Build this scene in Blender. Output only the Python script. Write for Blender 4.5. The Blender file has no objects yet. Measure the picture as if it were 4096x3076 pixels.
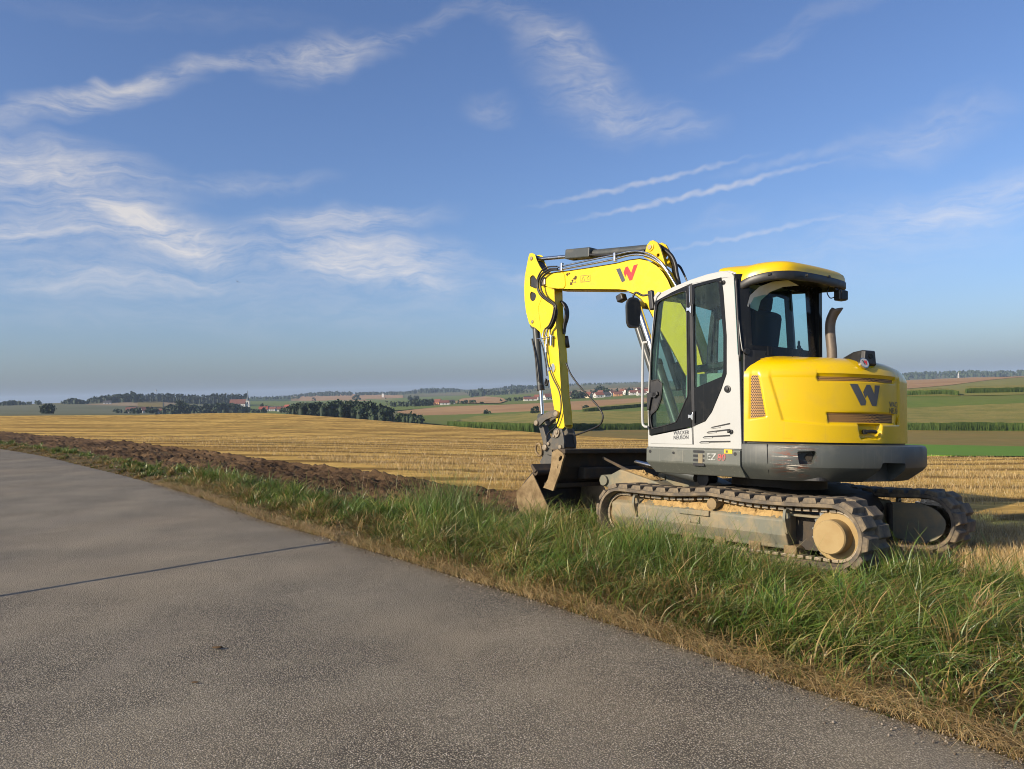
import bpy, bmesh, math, random
import numpy as np
from mathutils import Vector, Matrix
from mathutils.geometry import tessellate_polygon
from mathutils import noise as mnoise

random.seed(7)
rng = np.random.default_rng(11)
SC = bpy.context.scene
COL = SC.collection
R_ = math.radians

# ------------------------------------------------------------------ camera
EYE, FPX, PITCH, ROLL = 1.6, 3188.7, 0.0069, 0.0269      # pixels of the 4096 wide photograph
CX, CY = 2048.0, 1538.0
_f = np.array([0, math.cos(PITCH), math.sin(PITCH)])
_r = np.array([1.0, 0, 0])
_u = np.cross(_r, _f)
CR = _r * math.cos(ROLL) - _u * math.sin(ROLL)
CU = _u * math.cos(ROLL) + _r * math.sin(ROLL)
CF = _f
cam = bpy.data.cameras.new("camera")
cam.sensor_width = 36.0
cam.lens = 36.0 * FPX / 4096.0
cam.clip_start = 0.05
cam.clip_end = 30000.0
camo = bpy.data.objects.new("camera", cam)
COL.objects.link(camo)
camo.matrix_world = Matrix(((CR[0], CU[0], -CF[0], 0), (CR[1], CU[1], -CF[1], 0), (CR[2], CU[2], -CF[2], EYE), (0, 0, 0, 1)))
SC.camera = camo

# ------------------------------------------------------------------ light and sky
SUN_DIR = np.array([-0.852, -0.523, 0.0])                  # towards the sun, in plan
SUN_DIR /= np.linalg.norm(SUN_DIR)
SUN_EL = R_(25.0)
sun = bpy.data.lights.new("sun", "SUN")
sun.energy = 5.0
sun.angle = R_(0.53)
sun.color = (1.0, 0.86, 0.66)
suno = bpy.data.objects.new("sun", sun)
COL.objects.link(suno)
sd = Vector((SUN_DIR[0] * math.cos(SUN_EL), SUN_DIR[1] * math.cos(SUN_EL), math.sin(SUN_EL)))
suno.rotation_euler = sd.to_track_quat("Z", "Y").to_euler()
suno.location = (-20, -12, 12)

SC.view_settings.view_transform = "Standard"
SC.view_settings.look = "None"
SC.view_settings.exposure = 0.25
SC.view_settings.gamma = 1.0
SC.view_settings.use_curve_mapping = False
SC.render.film_transparent = False
SC.cycles.use_denoising = True
SC.cycles.filter_width = 1.0
SC.cycles.max_bounces = 6
SC.cycles.diffuse_bounces = 3
SC.cycles.glossy_bounces = 3
SC.cycles.transmission_bounces = 4
SC.cycles.transparent_max_bounces = 16
SC.cycles.volume_bounces = 0
SC.cycles.caustics_reflective = False
SC.cycles.caustics_refractive = False


def ray(px, py):
    return CF + CR * (px - CX) / FPX - CU * (py - CY) / FPX


def azel(px, py):
    d = ray(px, py)
    d = d / np.linalg.norm(d)
    return math.atan2(d[0], d[1]), math.asin(d[2])


class NT:
    """small node helper"""
    def __init__(self, tree):
        self.t = tree

    def n(self, typ, **kw):
        nd = self.t.nodes.new(typ)
        ins = kw.pop("ins", {})
        for k, v in kw.items():
            setattr(nd, k, v)
        for k, v in ins.items():
            s = nd.inputs[k]
            if hasattr(v, "is_linked") or isinstance(v, bpy.types.NodeSocket):
                self.t.links.new(v, s)
            else:
                s.default_value = v
        return nd

    def link(self, a, b):
        self.t.links.new(a, b)

    def math(self, op, a, b=None, c=None, clamp=False):
        ins = {0: a}
        if b is not None:
            ins[1] = b
        if c is not None:
            ins[2] = c
        return self.n("ShaderNodeMath", operation=op, use_clamp=clamp, ins=ins).outputs[0]

    def vmath(self, op, a, b=None):
        nd = self.n("ShaderNodeVectorMath", operation=op)
        for i, v in ((0, a), (1, b)):
            if v is None:
                continue
            if isinstance(v, bpy.types.NodeSocket):
                self.link(v, nd.inputs[i])
            else:
                nd.inputs[i].default_value = v
        return nd.outputs["Value"] if op in ("DOT_PRODUCT", "LENGTH") else nd.outputs["Vector"]

    def mapr(self, v, a, b, c=0.0, d=1.0, interp="LINEAR"):
        nd = self.n("ShaderNodeMapRange", interpolation_type=interp)
        self.link(v, nd.inputs["Value"])
        nd.inputs["From Min"].default_value = a
        nd.inputs["From Max"].default_value = b
        nd.inputs["To Min"].default_value = c
        nd.inputs["To Max"].default_value = d
        return nd.outputs["Result"]

    def noise(self, vec, scale, detail=4.0, rough=0.55, dim="3D", dist=0.0):
        nd = self.n("ShaderNodeTexNoise", noise_dimensions=dim)
        if vec is not None:
            self.link(vec, nd.inputs["Vector"])
        nd.inputs["Scale"].default_value = scale
        nd.inputs["Detail"].default_value = detail
        nd.inputs["Roughness"].default_value = rough
        nd.inputs["Distortion"].default_value = dist
        return nd

    def mix(self, fac, a, b, mode="MIX"):
        nd = self.n("ShaderNodeMix", data_type="RGBA", blend_type=mode)
        for i, v in ((0, fac), (6, a), (7, b)):
            if isinstance(v, bpy.types.NodeSocket):
                self.link(v, nd.inputs[i])
            elif i == 0:
                nd.inputs[0].default_value = v
            else:
                nd.inputs[i].default_value = (*v[:3], 1.0)
        return nd.outputs[2]

    def mapping(self, vec, scale=(1, 1, 1), rot=(0, 0, 0), loc=(0, 0, 0)):
        nd = self.n("ShaderNodeMapping")
        self.link(vec, nd.inputs["Vector"])
        nd.inputs["Scale"].default_value = scale
        nd.inputs["Rotation"].default_value = rot
        nd.inputs["Location"].default_value = loc
        return nd.outputs["Vector"]


world = bpy.data.worlds.new("World")
SC.world = world
world.use_nodes = True
wt = world.node_tree
for nd in list(wt.nodes):
    wt.nodes.remove(nd)
W = NT(wt)
sky = W.n("ShaderNodeTexSky", sky_type="NISHITA")
sky.sun_disc = False
sky.sun_elevation = SUN_EL
sky.sun_rotation = math.atan2(SUN_DIR[0], SUN_DIR[1])
sky.altitude = 450.0
sky.air_density = 1.0
sky.dust_density = 2.4
sky.ozone_density = 2.0
tc = W.n("ShaderNodeTexCoord")
dirv = W.vmath("NORMALIZE", tc.outputs["Generated"])
sep = W.n("ShaderNodeSeparateXYZ", ins={0: dirv})
az = W.math("ARCTAN2", sep.outputs[0], sep.outputs[1])
el = W.math("ARCSINE", sep.outputs[2])
P0 = W.n("ShaderNodeCombineXYZ", ins={0: az, 1: el}).outputs[0]
wn = W.noise(P0, 9.0, 3.0, 0.6)
warp = W.vmath("SCALE", W.vmath("SUBTRACT", wn.outputs["Color"], (0.5, 0.5, 0.5)))
warp.node.inputs["Scale"].default_value = 0.058
P1 = W.vmath("ADD", P0, warp)
CLOUDS = [  # centre px, half length, half width, tilt deg, amount
    (300, 395, 520, 62, 14, .9), (600, 320, 420, 40, 14, .5), (930, 245, 380, 50, 12, .6), (1330, 215, 370, 100, 14, .95), (1760, 75, 400, 45, 15, .38),
    (2330, 330, 380, 200, -35, .62), (2640, 480, 300, 90, -12, .55), (1960, 420, 160, 80, -10, .45), (2150, 130, 360, 90, -20, .38),
    (250, 640, 560, 120, -8, .8), (330, 800, 700, 140, -14, .75), (680, 930, 400, 80, -20, .7), (1000, 715, 380, 55, 4, .4),
    (90, 930, 300, 80, 5, .6), (1400, 870, 480, 70, 2, .9), (1500, 1010, 560, 130, -5, .75), (1560, 1120, 420, 85, -8, .7),
    (2150, 1120, 280, 70, -12, .55), (300, 1110, 700, 70, 0, .6), (800, 1010, 1200, 170, -4, .5), (1100, 1230, 2600, 120, 0, .22),
    (3700, 520, 380, 110, 10, .4), (3950, 790, 620, 120, 8, .45), (2900, 870, 170, 60, 5, .3), (3500, 960, 800, 220, 5, .2),
    (3200, 120, 500, 60, 14, .25), (700, 60, 900, 60, 3, .12),
]
TRAILS = [(2560, 735, 540, 17, 8.5, .6), (2800, 772, 620, 17, 8.2, .66), (3010, 935, 430, 15, 7, .45), (3150, 640, 350, 26, 8, .25)]


def cloud_sum(items, vec):
    tot = None
    for (px, py, hl, hw, tilt, amt) in items:
        a0, e0 = azel(px, py)
        k = 1.0 / FPX * math.cos(e0)
        ca, sa = math.cos(R_(tilt) + ROLL * 0), math.sin(R_(tilt))
        v = W.vmath("SUBTRACT", vec, (a0, e0, 0.0))
        uu = W.vmath("DOT_PRODUCT", v, (ca / (hl * k), sa / (hl * k), 0))
        vv = W.vmath("DOT_PRODUCT", v, (-sa / (hw * k), ca / (hw * k), 0))
        ln = W.vmath("LENGTH", W.n("ShaderNodeCombineXYZ", ins={0: uu, 1: vv}).outputs[0])
        m = W.mapr(ln, 1.08, 0.12, 0.0, amt, "SMOOTHSTEP")
        tot = m if tot is None else W.math("ADD", tot, m)
    return tot


big = cloud_sum(CLOUDS, P1)
# cirrus fibres: noise stretched along the flow, warped
fm = W.mapping(P1, scale=(8.0, 44.0, 1.0), rot=(0, 0, R_(-12)))
f1 = W.noise(fm, 1.0, 6.0, 0.68, dist=0.5).outputs["Fac"]
fm2 = W.mapping(P1, scale=(30.0, 60.0, 1.0), rot=(0, 0, R_(-25)))
f2 = W.noise(fm2, 1.0, 3.0, 0.65, dist=0.8).outputs["Fac"]
fib = W.math("ADD", W.mapr(f1, 0.38, 0.70), W.math("MULTIPLY", W.mapr(f2, 0.3, 0.75), 0.35))
dens = W.math("MULTIPLY", big, W.math("ADD", W.math("MULTIPLY", fib, 0.95), 0.06))
wn2 = W.noise(P0, 60.0, 1.0, 0.6)
warp2 = W.vmath("SCALE", W.vmath("SUBTRACT", wn2.outputs["Color"], (0.5, 0.5, 0.5)))
warp2.node.inputs["Scale"].default_value = 0.012
P2 = W.vmath("ADD", P0, warp2)
tr = cloud_sum(TRAILS, P2)
tf = W.mapr(W.noise(P0, 45.0, 1.0, 0.6).outputs["Fac"], 0.25, 0.65, 0.35, 1.0)
dens = W.math("ADD", dens, W.math("MULTIPLY", tr, tf))
dens = W.math("MULTIPLY", dens, 0.74, clamp=True)
# cirrus seen against the sky: slightly brighter and whiter than the blue behind it
lum = W.vmath("DOT_PRODUCT", sky.outputs[0], (0.25, 0.45, 0.3))
cloudc = W.n("ShaderNodeCombineColor")
for i, g in enumerate((2.2, 2.15, 2.2)):
    W.link(W.math("MULTIPLY_ADD", lum, g * 0.42, 1.9 * g), cloudc.inputs[i])
skyt = W.mix(1.0, sky.outputs[0], (0.98, 1.13, 1.46), "MULTIPLY")
skyc = W.mix(dens, skyt, cloudc.outputs[0])
bg = W.n("ShaderNodeBackground", ins={"Color": skyc, "Strength": 0.088})
out = W.n("ShaderNodeOutputWorld", ins={"Surface": bg.outputs[0]})
try:
    world.cycles.sampling_method = "MANUAL"
    world.cycles.sample_map_resolution = 512
except Exception:
    pass

# ------------------------------------------------------------------ helpers
def tag(o, label=None, cat=None, group=None, kind=None):
    if label: o["label"] = label
    if cat: o["category"] = cat
    if group: o["group"] = group
    if kind: o["kind"] = kind
    return o


def empty(name, mw=None):
    o = bpy.data.objects.new(name, None)
    o.empty_display_size = 0.2
    COL.objects.link(o)
    if mw is not None:
        o.matrix_world = mw
    return o


def obj(name, V, F, mat=None, parent=None, smooth=False, recalc=True, auto=None, bevel=0.0, bseg=2, uv=None):
    """one mesh object from vertex and face lists"""
    me = bpy.data.meshes.new(name)
    me.from_pydata([tuple(map(float, v)) for v in V], [], [tuple(int(i) for i in f) for f in F])
    if recalc:
        bm = bmesh.new(); bm.from_mesh(me)
        bmesh.ops.recalc_face_normals(bm, faces=bm.faces)
        bm.to_mesh(me); bm.free()
    if smooth:
        me.polygons.foreach_set("use_smooth", [True] * len(me.polygons))
    if mat is not None:
        me.materials.append(mat)
    o = bpy.data.objects.new(name, me)
    COL.objects.link(o)
    if parent is not None:
        o.parent = parent
    if bevel > 0:
        b = o.modifiers.new("bevel", "BEVEL"); b.width = bevel; b.segments = bseg; b.limit_method = "ANGLE"; b.angle_limit = R_(35)
        if hasattr(b, "harden_normals"): b.harden_normals = False
    if auto is not None:
        try:
            me.set_sharp_from_angle(angle=R_(auto))
        except Exception:
            pass
    return o


def fast_mesh(name, V, F, mat, kind=None, smooth=False, cols=None, parent=None, uv=None):
    """numpy arrays: V (n,3), F (m,k) with k = 3 or 4; cols (n,3) point colours"""
    V = np.asarray(V, np.float32); F = np.asarray(F, np.int32)
    me = bpy.data.meshes.new(name)
    k = F.shape[1]
    me.vertices.add(len(V)); me.vertices.foreach_set("co", V.ravel())
    me.loops.add(F.size); me.loops.foreach_set("vertex_index", F.ravel())
    me.polygons.add(len(F)); me.polygons.foreach_set("loop_start", np.arange(0, F.size, k, dtype=np.int32))
    try:
        me.polygons.foreach_set("loop_total", np.full(len(F), k, np.int32))
    except Exception:
        pass
    if smooth:
        me.polygons.foreach_set("use_smooth", np.ones(len(F), bool))
    me.update(calc_edges=True)
    if cols is not None:
        at = me.color_attributes.new("tint", "FLOAT_COLOR", "POINT")
        c4 = np.ones((len(V), 4), np.float32); c4[:, :3] = cols
        at.data.foreach_set("color", c4.ravel())
    if uv is not None:
        ul = me.uv_layers.new(name="UVMap")
        ul.data.foreach_set("uv", np.asarray(uv, np.float32)[F.ravel()].ravel())
    me.materials.append(mat)
    o = bpy.data.objects.new(name, me); COL.objects.link(o)
    if kind: o["kind"] = kind
    if parent is not None: o.parent = parent
    return o


AX = {"x": (1, 2, 0), "y": (0, 2, 1), "z": (0, 1, 2)}     # in-plane axes, normal axis


def P3(ax, a, b, c):
    i, j, k = AX[ax]
    v = [0, 0, 0]; v[i] = a; v[j] = b; v[k] = c
    return v


def plate_vf(outer, holes, ax, lo, hi):
    """extruded polygon with holes, in the plane normal to ax, from lo to hi"""
    loops = [list(outer)] + [list(h) for h in holes]
    tris = tessellate_polygon([[Vector((p[0], p[1], 0)) for p in l] for l in loops])
    flat = [p for l in loops for p in l]
    n = len(flat)
    V = [P3(ax, p[0], p[1], lo) for p in flat] + [P3(ax, p[0], p[1], hi) for p in flat]
    F = []
    for t in tris:
        F.append(tuple(t)); F.append(tuple(i + n for i in reversed(t)))
    o = 0
    for l in loops:
        m = len(l)
        for i in range(m):
            a, b = o + i, o + (i + 1) % m
            F.append((a, b, b + n, a + n))
        o += m
    return V, F


def plate(name, outer, ax, lo, hi, mat, parent, holes=(), bevel=0.0, smooth=False):
    V, F = plate_vf(outer, holes, ax, lo, hi)
    return obj(name, V, F, mat, parent, bevel=bevel, smooth=smooth)


def box_vf(c, s, rot=None):
    V = []
    for dx in (-.5, .5):
        for dy in (-.5, .5):
            for dz in (-.5, .5):
                v = Vector((dx * s[0], dy * s[1], dz * s[2]))
                if rot is not None:
                    v = rot @ v
                V.append((v.x + c[0], v.y + c[1], v.z + c[2]))
    F = [(0, 1, 3, 2), (4, 6, 7, 5), (0, 4, 5, 1), (2, 3, 7, 6), (0, 2, 6, 4), (1, 5, 7, 3)]
    return V, F


def box(name, c, s, mat, parent, rot=None, bevel=0.0):
    V, F = box_vf(c, s, rot)
    return obj(name, V, F, mat, parent, bevel=bevel)


def join_vf(parts):
    V, F = [], []
    for v, f in parts:
        o = len(V)
        V += list(v); F += [tuple(i + o for i in ff) for ff in f]
    return V, F


def cyl_vf(p0, p1, r0, r1=None, n=24, cap=True):
    r1 = r0 if r1 is None else r1
    p0, p1 = Vector(p0), Vector(p1)
    d = (p1 - p0).normalized()
    a = d.orthogonal().normalized(); b = d.cross(a)
    V, F = [], []
    for p, r in ((p0, r0), (p1, r1)):
        for i in range(n):
            t = 2 * math.pi * i / n
            V.append(p + a * (r * math.cos(t)) + b * (r * math.sin(t)))
    for i in range(n):
        j = (i + 1) % n
        F.append((i, j, j + n, i + n))
    if cap:
        F.append(tuple(range(n - 1, -1, -1))); F.append(tuple(range(n, 2 * n)))
    return [tuple(v) for v in V], F


def cyl(name, p0, p1, r, mat, parent, r1=None, n=24, bevel=0.0):
    V, F = cyl_vf(p0, p1, r, r1, n)
    o = obj(name, V, F, mat, parent, smooth=True, auto=40, bevel=bevel)
    return o


def lathe_vf(axis_p, axis_d, prof, n=32):
    """profile [(distance along axis, radius)] closed by caps"""
    p, d = Vector(axis_p), Vector(axis_d).normalized()
    a = d.orthogonal().normalized(); b = d.cross(a)
    V, F = [], []
    for (s, r) in prof:
        for i in range(n):
            t = 2 * math.pi * i / n
            V.append(tuple(p + d * s + a * (r * math.cos(t)) + b * (r * math.sin(t))))
    m = len(prof)
    for k in range(m - 1):
        for i in range(n):
            j = (i + 1) % n
            F.append((k * n + i, k * n + j, (k + 1) * n + j, (k + 1) * n + i))
    F.append(tuple(range(n - 1, -1, -1))); F.append(tuple((m - 1) * n + i for i in range(n)))
    return V, F


def catmull(pts, k=8):
    P = [np.array(p, float) for p in pts]
    P = [2 * P[0] - P[1]] + P + [2 * P[-1] - P[-2]]
    out = []
    for i in range(1, len(P) - 2):
        for s in range(k):
            t = s / k
            out.append(.5 * ((2 * P[i]) + (P[i + 1] - P[i - 1]) * t + (2 * P[i - 1] - 5 * P[i] + 4 * P[i + 1] - P[i + 2]) * t * t + (3 * P[i] - P[i - 1] - 3 * P[i + 1] + P[i + 2]) * t ** 3))
    out.append(P[-2])
    return out


def tube_vf(pts, r, n=10, spline=True, k=8, rad=None):
    C = catmull(pts, k) if spline and len(pts) > 2 else [np.array(p, float) for p in pts]
    V, F = [], []
    m = len(C)
    up = None
    for i, c in enumerate(C):
        d = C[min(i + 1, m - 1)] - C[max(i - 1, 0)]
        d = Vector(d).normalized()
        if up is None:
            up = d.orthogonal().normalized()
        up = (up - d * up.dot(d)).normalized()
        b = d.cross(up)
        rr = r if rad is None else r * rad(i / (m - 1))
        for j in range(n):
            t = 2 * math.pi * j / n
            V.append(tuple(Vector(c) + up * (rr * math.cos(t)) + b * (rr * math.sin(t))))
    for i in range(m - 1):
        for j in range(n):
            q = (j + 1) % n
            F.append((i * n + j, i * n + q, (i + 1) * n + q, (i + 1) * n + j))
    F.append(tuple(range(n - 1, -1, -1))); F.append(tuple((m - 1) * n + j for j in range(n)))
    return V, F


def tube(name, pts, r, mat, parent, n=10, spline=True, k=8, rad=None):
    V, F = tube_vf(pts, r, n, spline, k, rad)
    return obj(name, V, F, mat, parent, smooth=True, auto=50)


def grid_vf(nu, nv, fn, close_u=False):
    V = [fn(i / (nu - 1 if not close_u else nu), j / (nv - 1)) for j in range(nv) for i in range(nu)]
    F = []
    for j in range(nv - 1):
        for i in range(nu if close_u else nu - 1):
            q = (i + 1) % nu
            F.append((j * nu + i, j * nu + q, (j + 1) * nu + q, (j + 1) * nu + i))
    return V, F


def rounded(poly, r, seg=4):
    """round the corners of a 2D polygon"""
    out = []
    n = len(poly)
    for i in range(n):
        p0, p, p1 = (np.array(poly[(i + k) % n], float) for k in (-1, 0, 1))
        a, b = p0 - p, p1 - p
        la, lb = np.linalg.norm(a), np.linalg.norm(b)
        rr = min(r, la * .45, lb * .45)
        A, B = p + a / la * rr, p + b / lb * rr
        for s in range(seg + 1):
            t = s / seg
            out.append(tuple((1 - t) ** 2 * A + 2 * t * (1 - t) * p + t * t * B))
    return out


def copy_obj(o, parent=None, mat4=None):
    c = o.copy(); COL.objects.link(c)
    c.parent = parent
    if mat4 is not None: c.matrix_local = mat4
    return c


# ------------------------------------------------------------------ materials
def new_mat(name):
    m = bpy.data.materials.new(name); m.use_nodes = True
    t = m.node_tree
    for nd in list(t.nodes):
        t.nodes.remove(nd)
    N = NT(t)
    b = N.n("ShaderNodeBsdfPrincipled")
    o = N.n("ShaderNodeOutputMaterial", ins={"Surface": b.outputs[0]})
    return m, N, b, o


def srgb(r, g, b):
    f = lambda c: (c / 255 / 12.92) if c / 255 <= .04045 else ((c / 255 + .055) / 1.055) ** 2.4
    return (f(r), f(g), f(b))


def paint(name, col, rough=0.4, metal=0.0, dirt=(0.20, 0.14, 0.08), amt=0.15, scale=6.0, streak=0.0, coat=0.0, bump=0.0, scratch=0.0, scol=(.5, .5, .48), spec=0.5, lo=0.52):
    """a painted or bare surface with blotchy dust, vertical run marks, fine scratches"""
    m, N, b, o = new_mat(name)
    co = N.n("ShaderNodeTexCoord").outputs["Object"]
    nz = N.noise(co, scale, 6.0, 0.65)
    f = N.mapr(nz.outputs["Fac"], lo, lo + .26)
    fac = N.math("MULTIPLY", f, amt, clamp=True)
    c = N.mix(fac, col, dirt)
    big = N.noise(co, 1.7, 2.0, 0.5).outputs["Fac"]
    v = N.mapr(big, 0.3, 0.7, 0.93, 1.06)
    c = N.mix(1.0, c, N.n("ShaderNodeCombineColor", ins={0: v, 1: v, 2: v}).outputs[0], "MULTIPLY")
    if streak > 0:
        sm = N.mapping(co, scale=(42, 42, 1.3))
        s = N.noise(sm, 1.0, 3.0, 0.6).outputs["Fac"]
        c = N.mix(N.math("MULTIPLY", N.mapr(s, 0.58, 0.75), streak, clamp=True), c, dirt)
    if scratch > 0:
        sm = N.mapping(co, scale=(9, 9, 70), rot=(0.15, 0.1, 0.0))
        s = N.noise(sm, 1.0, 4.0, 0.7, dist=1.2).outputs["Fac"]
        g = N.mapr(N.noise(co, 2.2, 2.0).outputs["Fac"], 0.48, 0.62)
        c = N.mix(N.math("MULTIPLY", N.math("MULTIPLY", N.mapr(s, 0.66, 0.70), g), scratch, clamp=True), c, scol)
    N.link(c, b.inputs["Base Color"])
    rr = N.math("ADD", N.math("MULTIPLY", f, 0.25), rough, clamp=True)
    N.link(rr, b.inputs["Roughness"])
    b.inputs["Metallic"].default_value = metal
    b.inputs["Specular IOR Level"].default_value = spec
    if coat: b.inputs["Coat Weight"].default_value = coat; b.inputs["Coat Roughness"].default_value = 0.08
    if bump > 0:
        bm_ = N.n("ShaderNodeBump", ins={"Strength": bump, "Distance": 0.004, "Height": N.noise(co, scale * 9, 4.0).outputs["Fac"]})
        N.link(bm_.outputs[0], b.inputs["Normal"])
    return m

# ------------------------------------------------------------------ terrain shape
def hor_px(px):
    """row of the true horizon at column px"""
    return 1560.0 - (px - 2048.0) * math.tan(ROLL)


def az_of(px):
    return math.atan((px - CX) / FPX)


FAR_COLS = {   # column px: [(distance, pixels below the horizon)]
    -2200: [(115, 49), (160, 52), (300, 46), (600, 41), (900, 25), (1200, 8), (1500, 4), (2200, 6), (3500, 10), (7000, 8)],
    0: [(110, 49), (160, 52), (300, 46), (600, 41), (900, 25), (1200, 8), (1500, 4), (2200, 6), (3500, 10), (7000, 8)],
    550: [(105, 60), (160, 66), (300, 62), (600, 57), (800, 55), (1100, 35), (1250, 18), (1450, 5), (2000, 6), (3500, 8), (7000, 6)],
    1000: [(95, 64), (160, 72), (300, 70), (600, 68), (900, 60), (1200, 50), (1600, 30), (2200, 14), (3000, 3), (7000, 4)],
    1450: [(85, 103), (160, 118), (300, 112), (450, 100), (700, 75), (1000, 55), (1500, 32), (2000, 22), (2600, 8), (3200, 0), (7000, 2)],
    1850: [(70, 144), (150, 165), (300, 155), (430, 147), (560, 95), (850, 53), (1100, 46), (1500, 35), (2000, 25), (2600, 10), (3200, -3), (7000, 0)],
    2300: [(55, 190), (100, 215), (150, 205), (200, 188), (260, 168), (306, 165), (420, 112), (520, 85), (800, 45), (1000, 40), (1150, 30), (1500, 8), (2200, -2), (3000, -12), (7000, -8)],
    2900: [(42, 240), (90, 262), (140, 240), (200, 215), (270, 195), (330, 140), (400, 105), (600, 60), (900, 35), (1300, 15), (2200, 2), (3000, -14), (7000, -10)],
    3400: [(34, 290), (70, 305), (110, 296), (150, 265), (240, 205), (300, 135), (360, 80), (600, 48), (900, 22), (1400, 8), (2500, 8), (3200, -17), (7000, -12)],
    3750: [(30, 313), (60, 322), (100, 313), (150, 265), (230, 209), (290, 145), (350, 72), (600, 42), (900, 10), (1400, 6), (2500, 9), (3200, -15), (7000, -10)],
    4096: [(27, 326), (60, 331), (100, 324), (150, 281), (230, 216), (290, 134), (350, 72), (600, 30), (900, 8), (1400, 4), (2500, 5), (3200, -11), (7000, -8)],
    6200: [(26, 326), (60, 331), (100, 324), (150, 281), (230, 216), (290, 134), (350, 72), (600, 30), (900, 8), (1400, 4), (2500, 5), (3200, -11), (7000, -8)],
}


class RBF:
    def __init__(self, X, z, lam=1e-6):
        self.X = np.asarray(X, float); n = len(X)
        K = self.k(self.X, self.X) + lam * np.eye(n)
        P = np.hstack([np.ones((n, 1)), self.X])
        A = np.block([[K, P], [P.T, np.zeros((3, 3))]])
        s = np.linalg.solve(A, np.concatenate([z, np.zeros(3)]))
        self.w, self.c = s[:n], s[n:]

    @staticmethod
    def k(a, b):
        d2 = ((a[:, None, :] - b[None, :, :]) ** 2).sum(-1)
        return np.where(d2 > 1e-12, .5 * d2 * np.log(np.maximum(d2, 1e-12)), 0)

    def __call__(self, Q):
        Q = np.asarray(Q, float)
        out = np.empty(len(Q))
        for i in range(0, len(Q), 20000):
            q = Q[i:i + 20000]
            out[i:i + 20000] = self.k(q, self.X) @ self.w + self.c[0] + q @ self.c[1:]
        return out


fx, fz, crest_az, crest_d, near = [], [], [], [], []
for px, rows in FAR_COLS.items():
    a = az_of(px)
    crest_az.append(a); crest_d.append(rows[0][0] / math.cos(a))
    for (D, b) in rows:
        # heights are measured along the level of the eye at this azimuth
        r = D / math.cos(a)
        fx.append((a * 2.2, math.log(r))); fz.append(EYE - D * b / FPX)
    near.append((rows[0][0] * math.tan(a), rows[0][0], EYE - rows[0][0] * rows[0][1] / FPX))
far_rbf = RBF(fx, np.array(fz), 1e-3)
crest_az = np.array(crest_az); crest_d = np.array(crest_d)

# machine frame (fitted to the photograph)
MA, MTP, MTR = 0.8446, -0.0087, 0.0664
_h0 = np.array([-math.cos(MA), math.sin(MA), 0]); _l0 = -np.array([math.sin(MA), math.cos(MA), 0]); _z = np.array([0, 0, 1.0])
MH = _h0 * math.cos(MTP) + _z * math.sin(MTP); _u2 = _z * math.cos(MTP) - _h0 * math.sin(MTP)
ML = _l0 * math.cos(MTR) + _u2 * math.sin(MTR); MU = _u2 * math.cos(MTR) - _l0 * math.sin(MTR)
MO = np.array([2.5234, 6.4265, 0.0182]) + MH * 1.128 - ML * 1.1635
MM = np.stack([MH, ML, MU], 1)

EDGE = [(7.0, -4.6), (4.15, 0.1), (2.08, 3.31), (1.29, 4.47), (0.24, 5.92), (-0.59, 6.99), (-1.91, 8.67), (-3.5, 10.66), (-5.86, 13.91), (-10.38, 19.46), (-18.28, 28.38), (-42.0, 52.0), (-95.0, 98.0)]
EDGE_S = np.array(catmull([(p[0], p[1], 0) for p in EDGE], 18))[:, :2]


def edge_dist(x, y):
    """signed distance from the road edge, positive on the field side; and the arc parameter"""
    Q = np.stack([np.ravel(x), np.ravel(y)], 1)
    A, B = EDGE_S[:-1], EDGE_S[1:]
    best = np.full(len(Q), 1e9); sg = np.ones(len(Q))
    for i in range(len(A)):
        ab = B[i] - A[i]
        t = np.clip(((Q - A[i]) @ ab) / (ab @ ab), 0, 1)
        p = Q - (A[i] + t[:, None] * ab)
        d = np.hypot(p[:, 0], p[:, 1])
        cr = ab[0] * (Q[:, 1] - A[i][1]) - ab[1] * (Q[:, 0] - A[i][0])
        m = d < best
        best[m] = d[m]; sg[m] = np.where(cr[m] < 0, 1, -1)
    return (best * sg).reshape(np.shape(x))


for p in EDGE[1:]:
    near.append((p[0], p[1], 0.0))
    near.append((p[0] - 4.8, p[1] - 3.6, 0.0))
    near.append((p[0] - 16, p[1] - 12, -0.05))
for (x_, y_) in ((-1.2, 1.2), (0, 1.2), (1.2, 1.2), (-1.2, -1.2), (0, -1.2), (1.2, -1.2), (2.8, 0), (-2.4, 0), (-2.2, -2.2)):
    w = MO + MM @ np.array([x_, y_, 0.0]); near.append(tuple(w))
near.append((10, -2, -0.1)); near.append((14, 6, -0.5)); near.append((30, -10, -1.0)); near.append((-30, -20, -0.1)); near.append((0, -30, -0.3))
near = np.array(near)
near_rbf = RBF(near[:, :2] / 20, near[:, 2], 1e-5)


def H(x, y):
    x = np.asarray(x, float); y = np.asarray(y, float)
    sh = x.shape
    x, y = x.ravel(), y.ravel()
    a = np.arctan2(x, y); r = np.hypot(x, y)
    ac = np.clip(a, -0.97, 0.92)
    rc = np.interp(ac, crest_az, crest_d)
    zn = np.zeros(len(x))
    mk = r < rc * 1.25
    if mk.any():
        zn[mk] = near_rbf(np.stack([x[mk], y[mk]], 1) / 20)
    zf = far_rbf(np.stack([ac * 2.2, np.log(np.clip(r, 24, 9000))], 1))
    back = np.clip((np.abs(a) - 1.2) / 0.7, 0, 1)
    zf = zf * (1 - back) + (-2.5) * back
    w = np.clip((r / rc - 0.96) / 0.16, 0, 1); w = w * w * (3 - 2 * w)
    return (zn * (1 - w) + zf * w).reshape(sh)


def h1(x, y):
    return float(H(np.array([x]), np.array([y]))[0])


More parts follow.
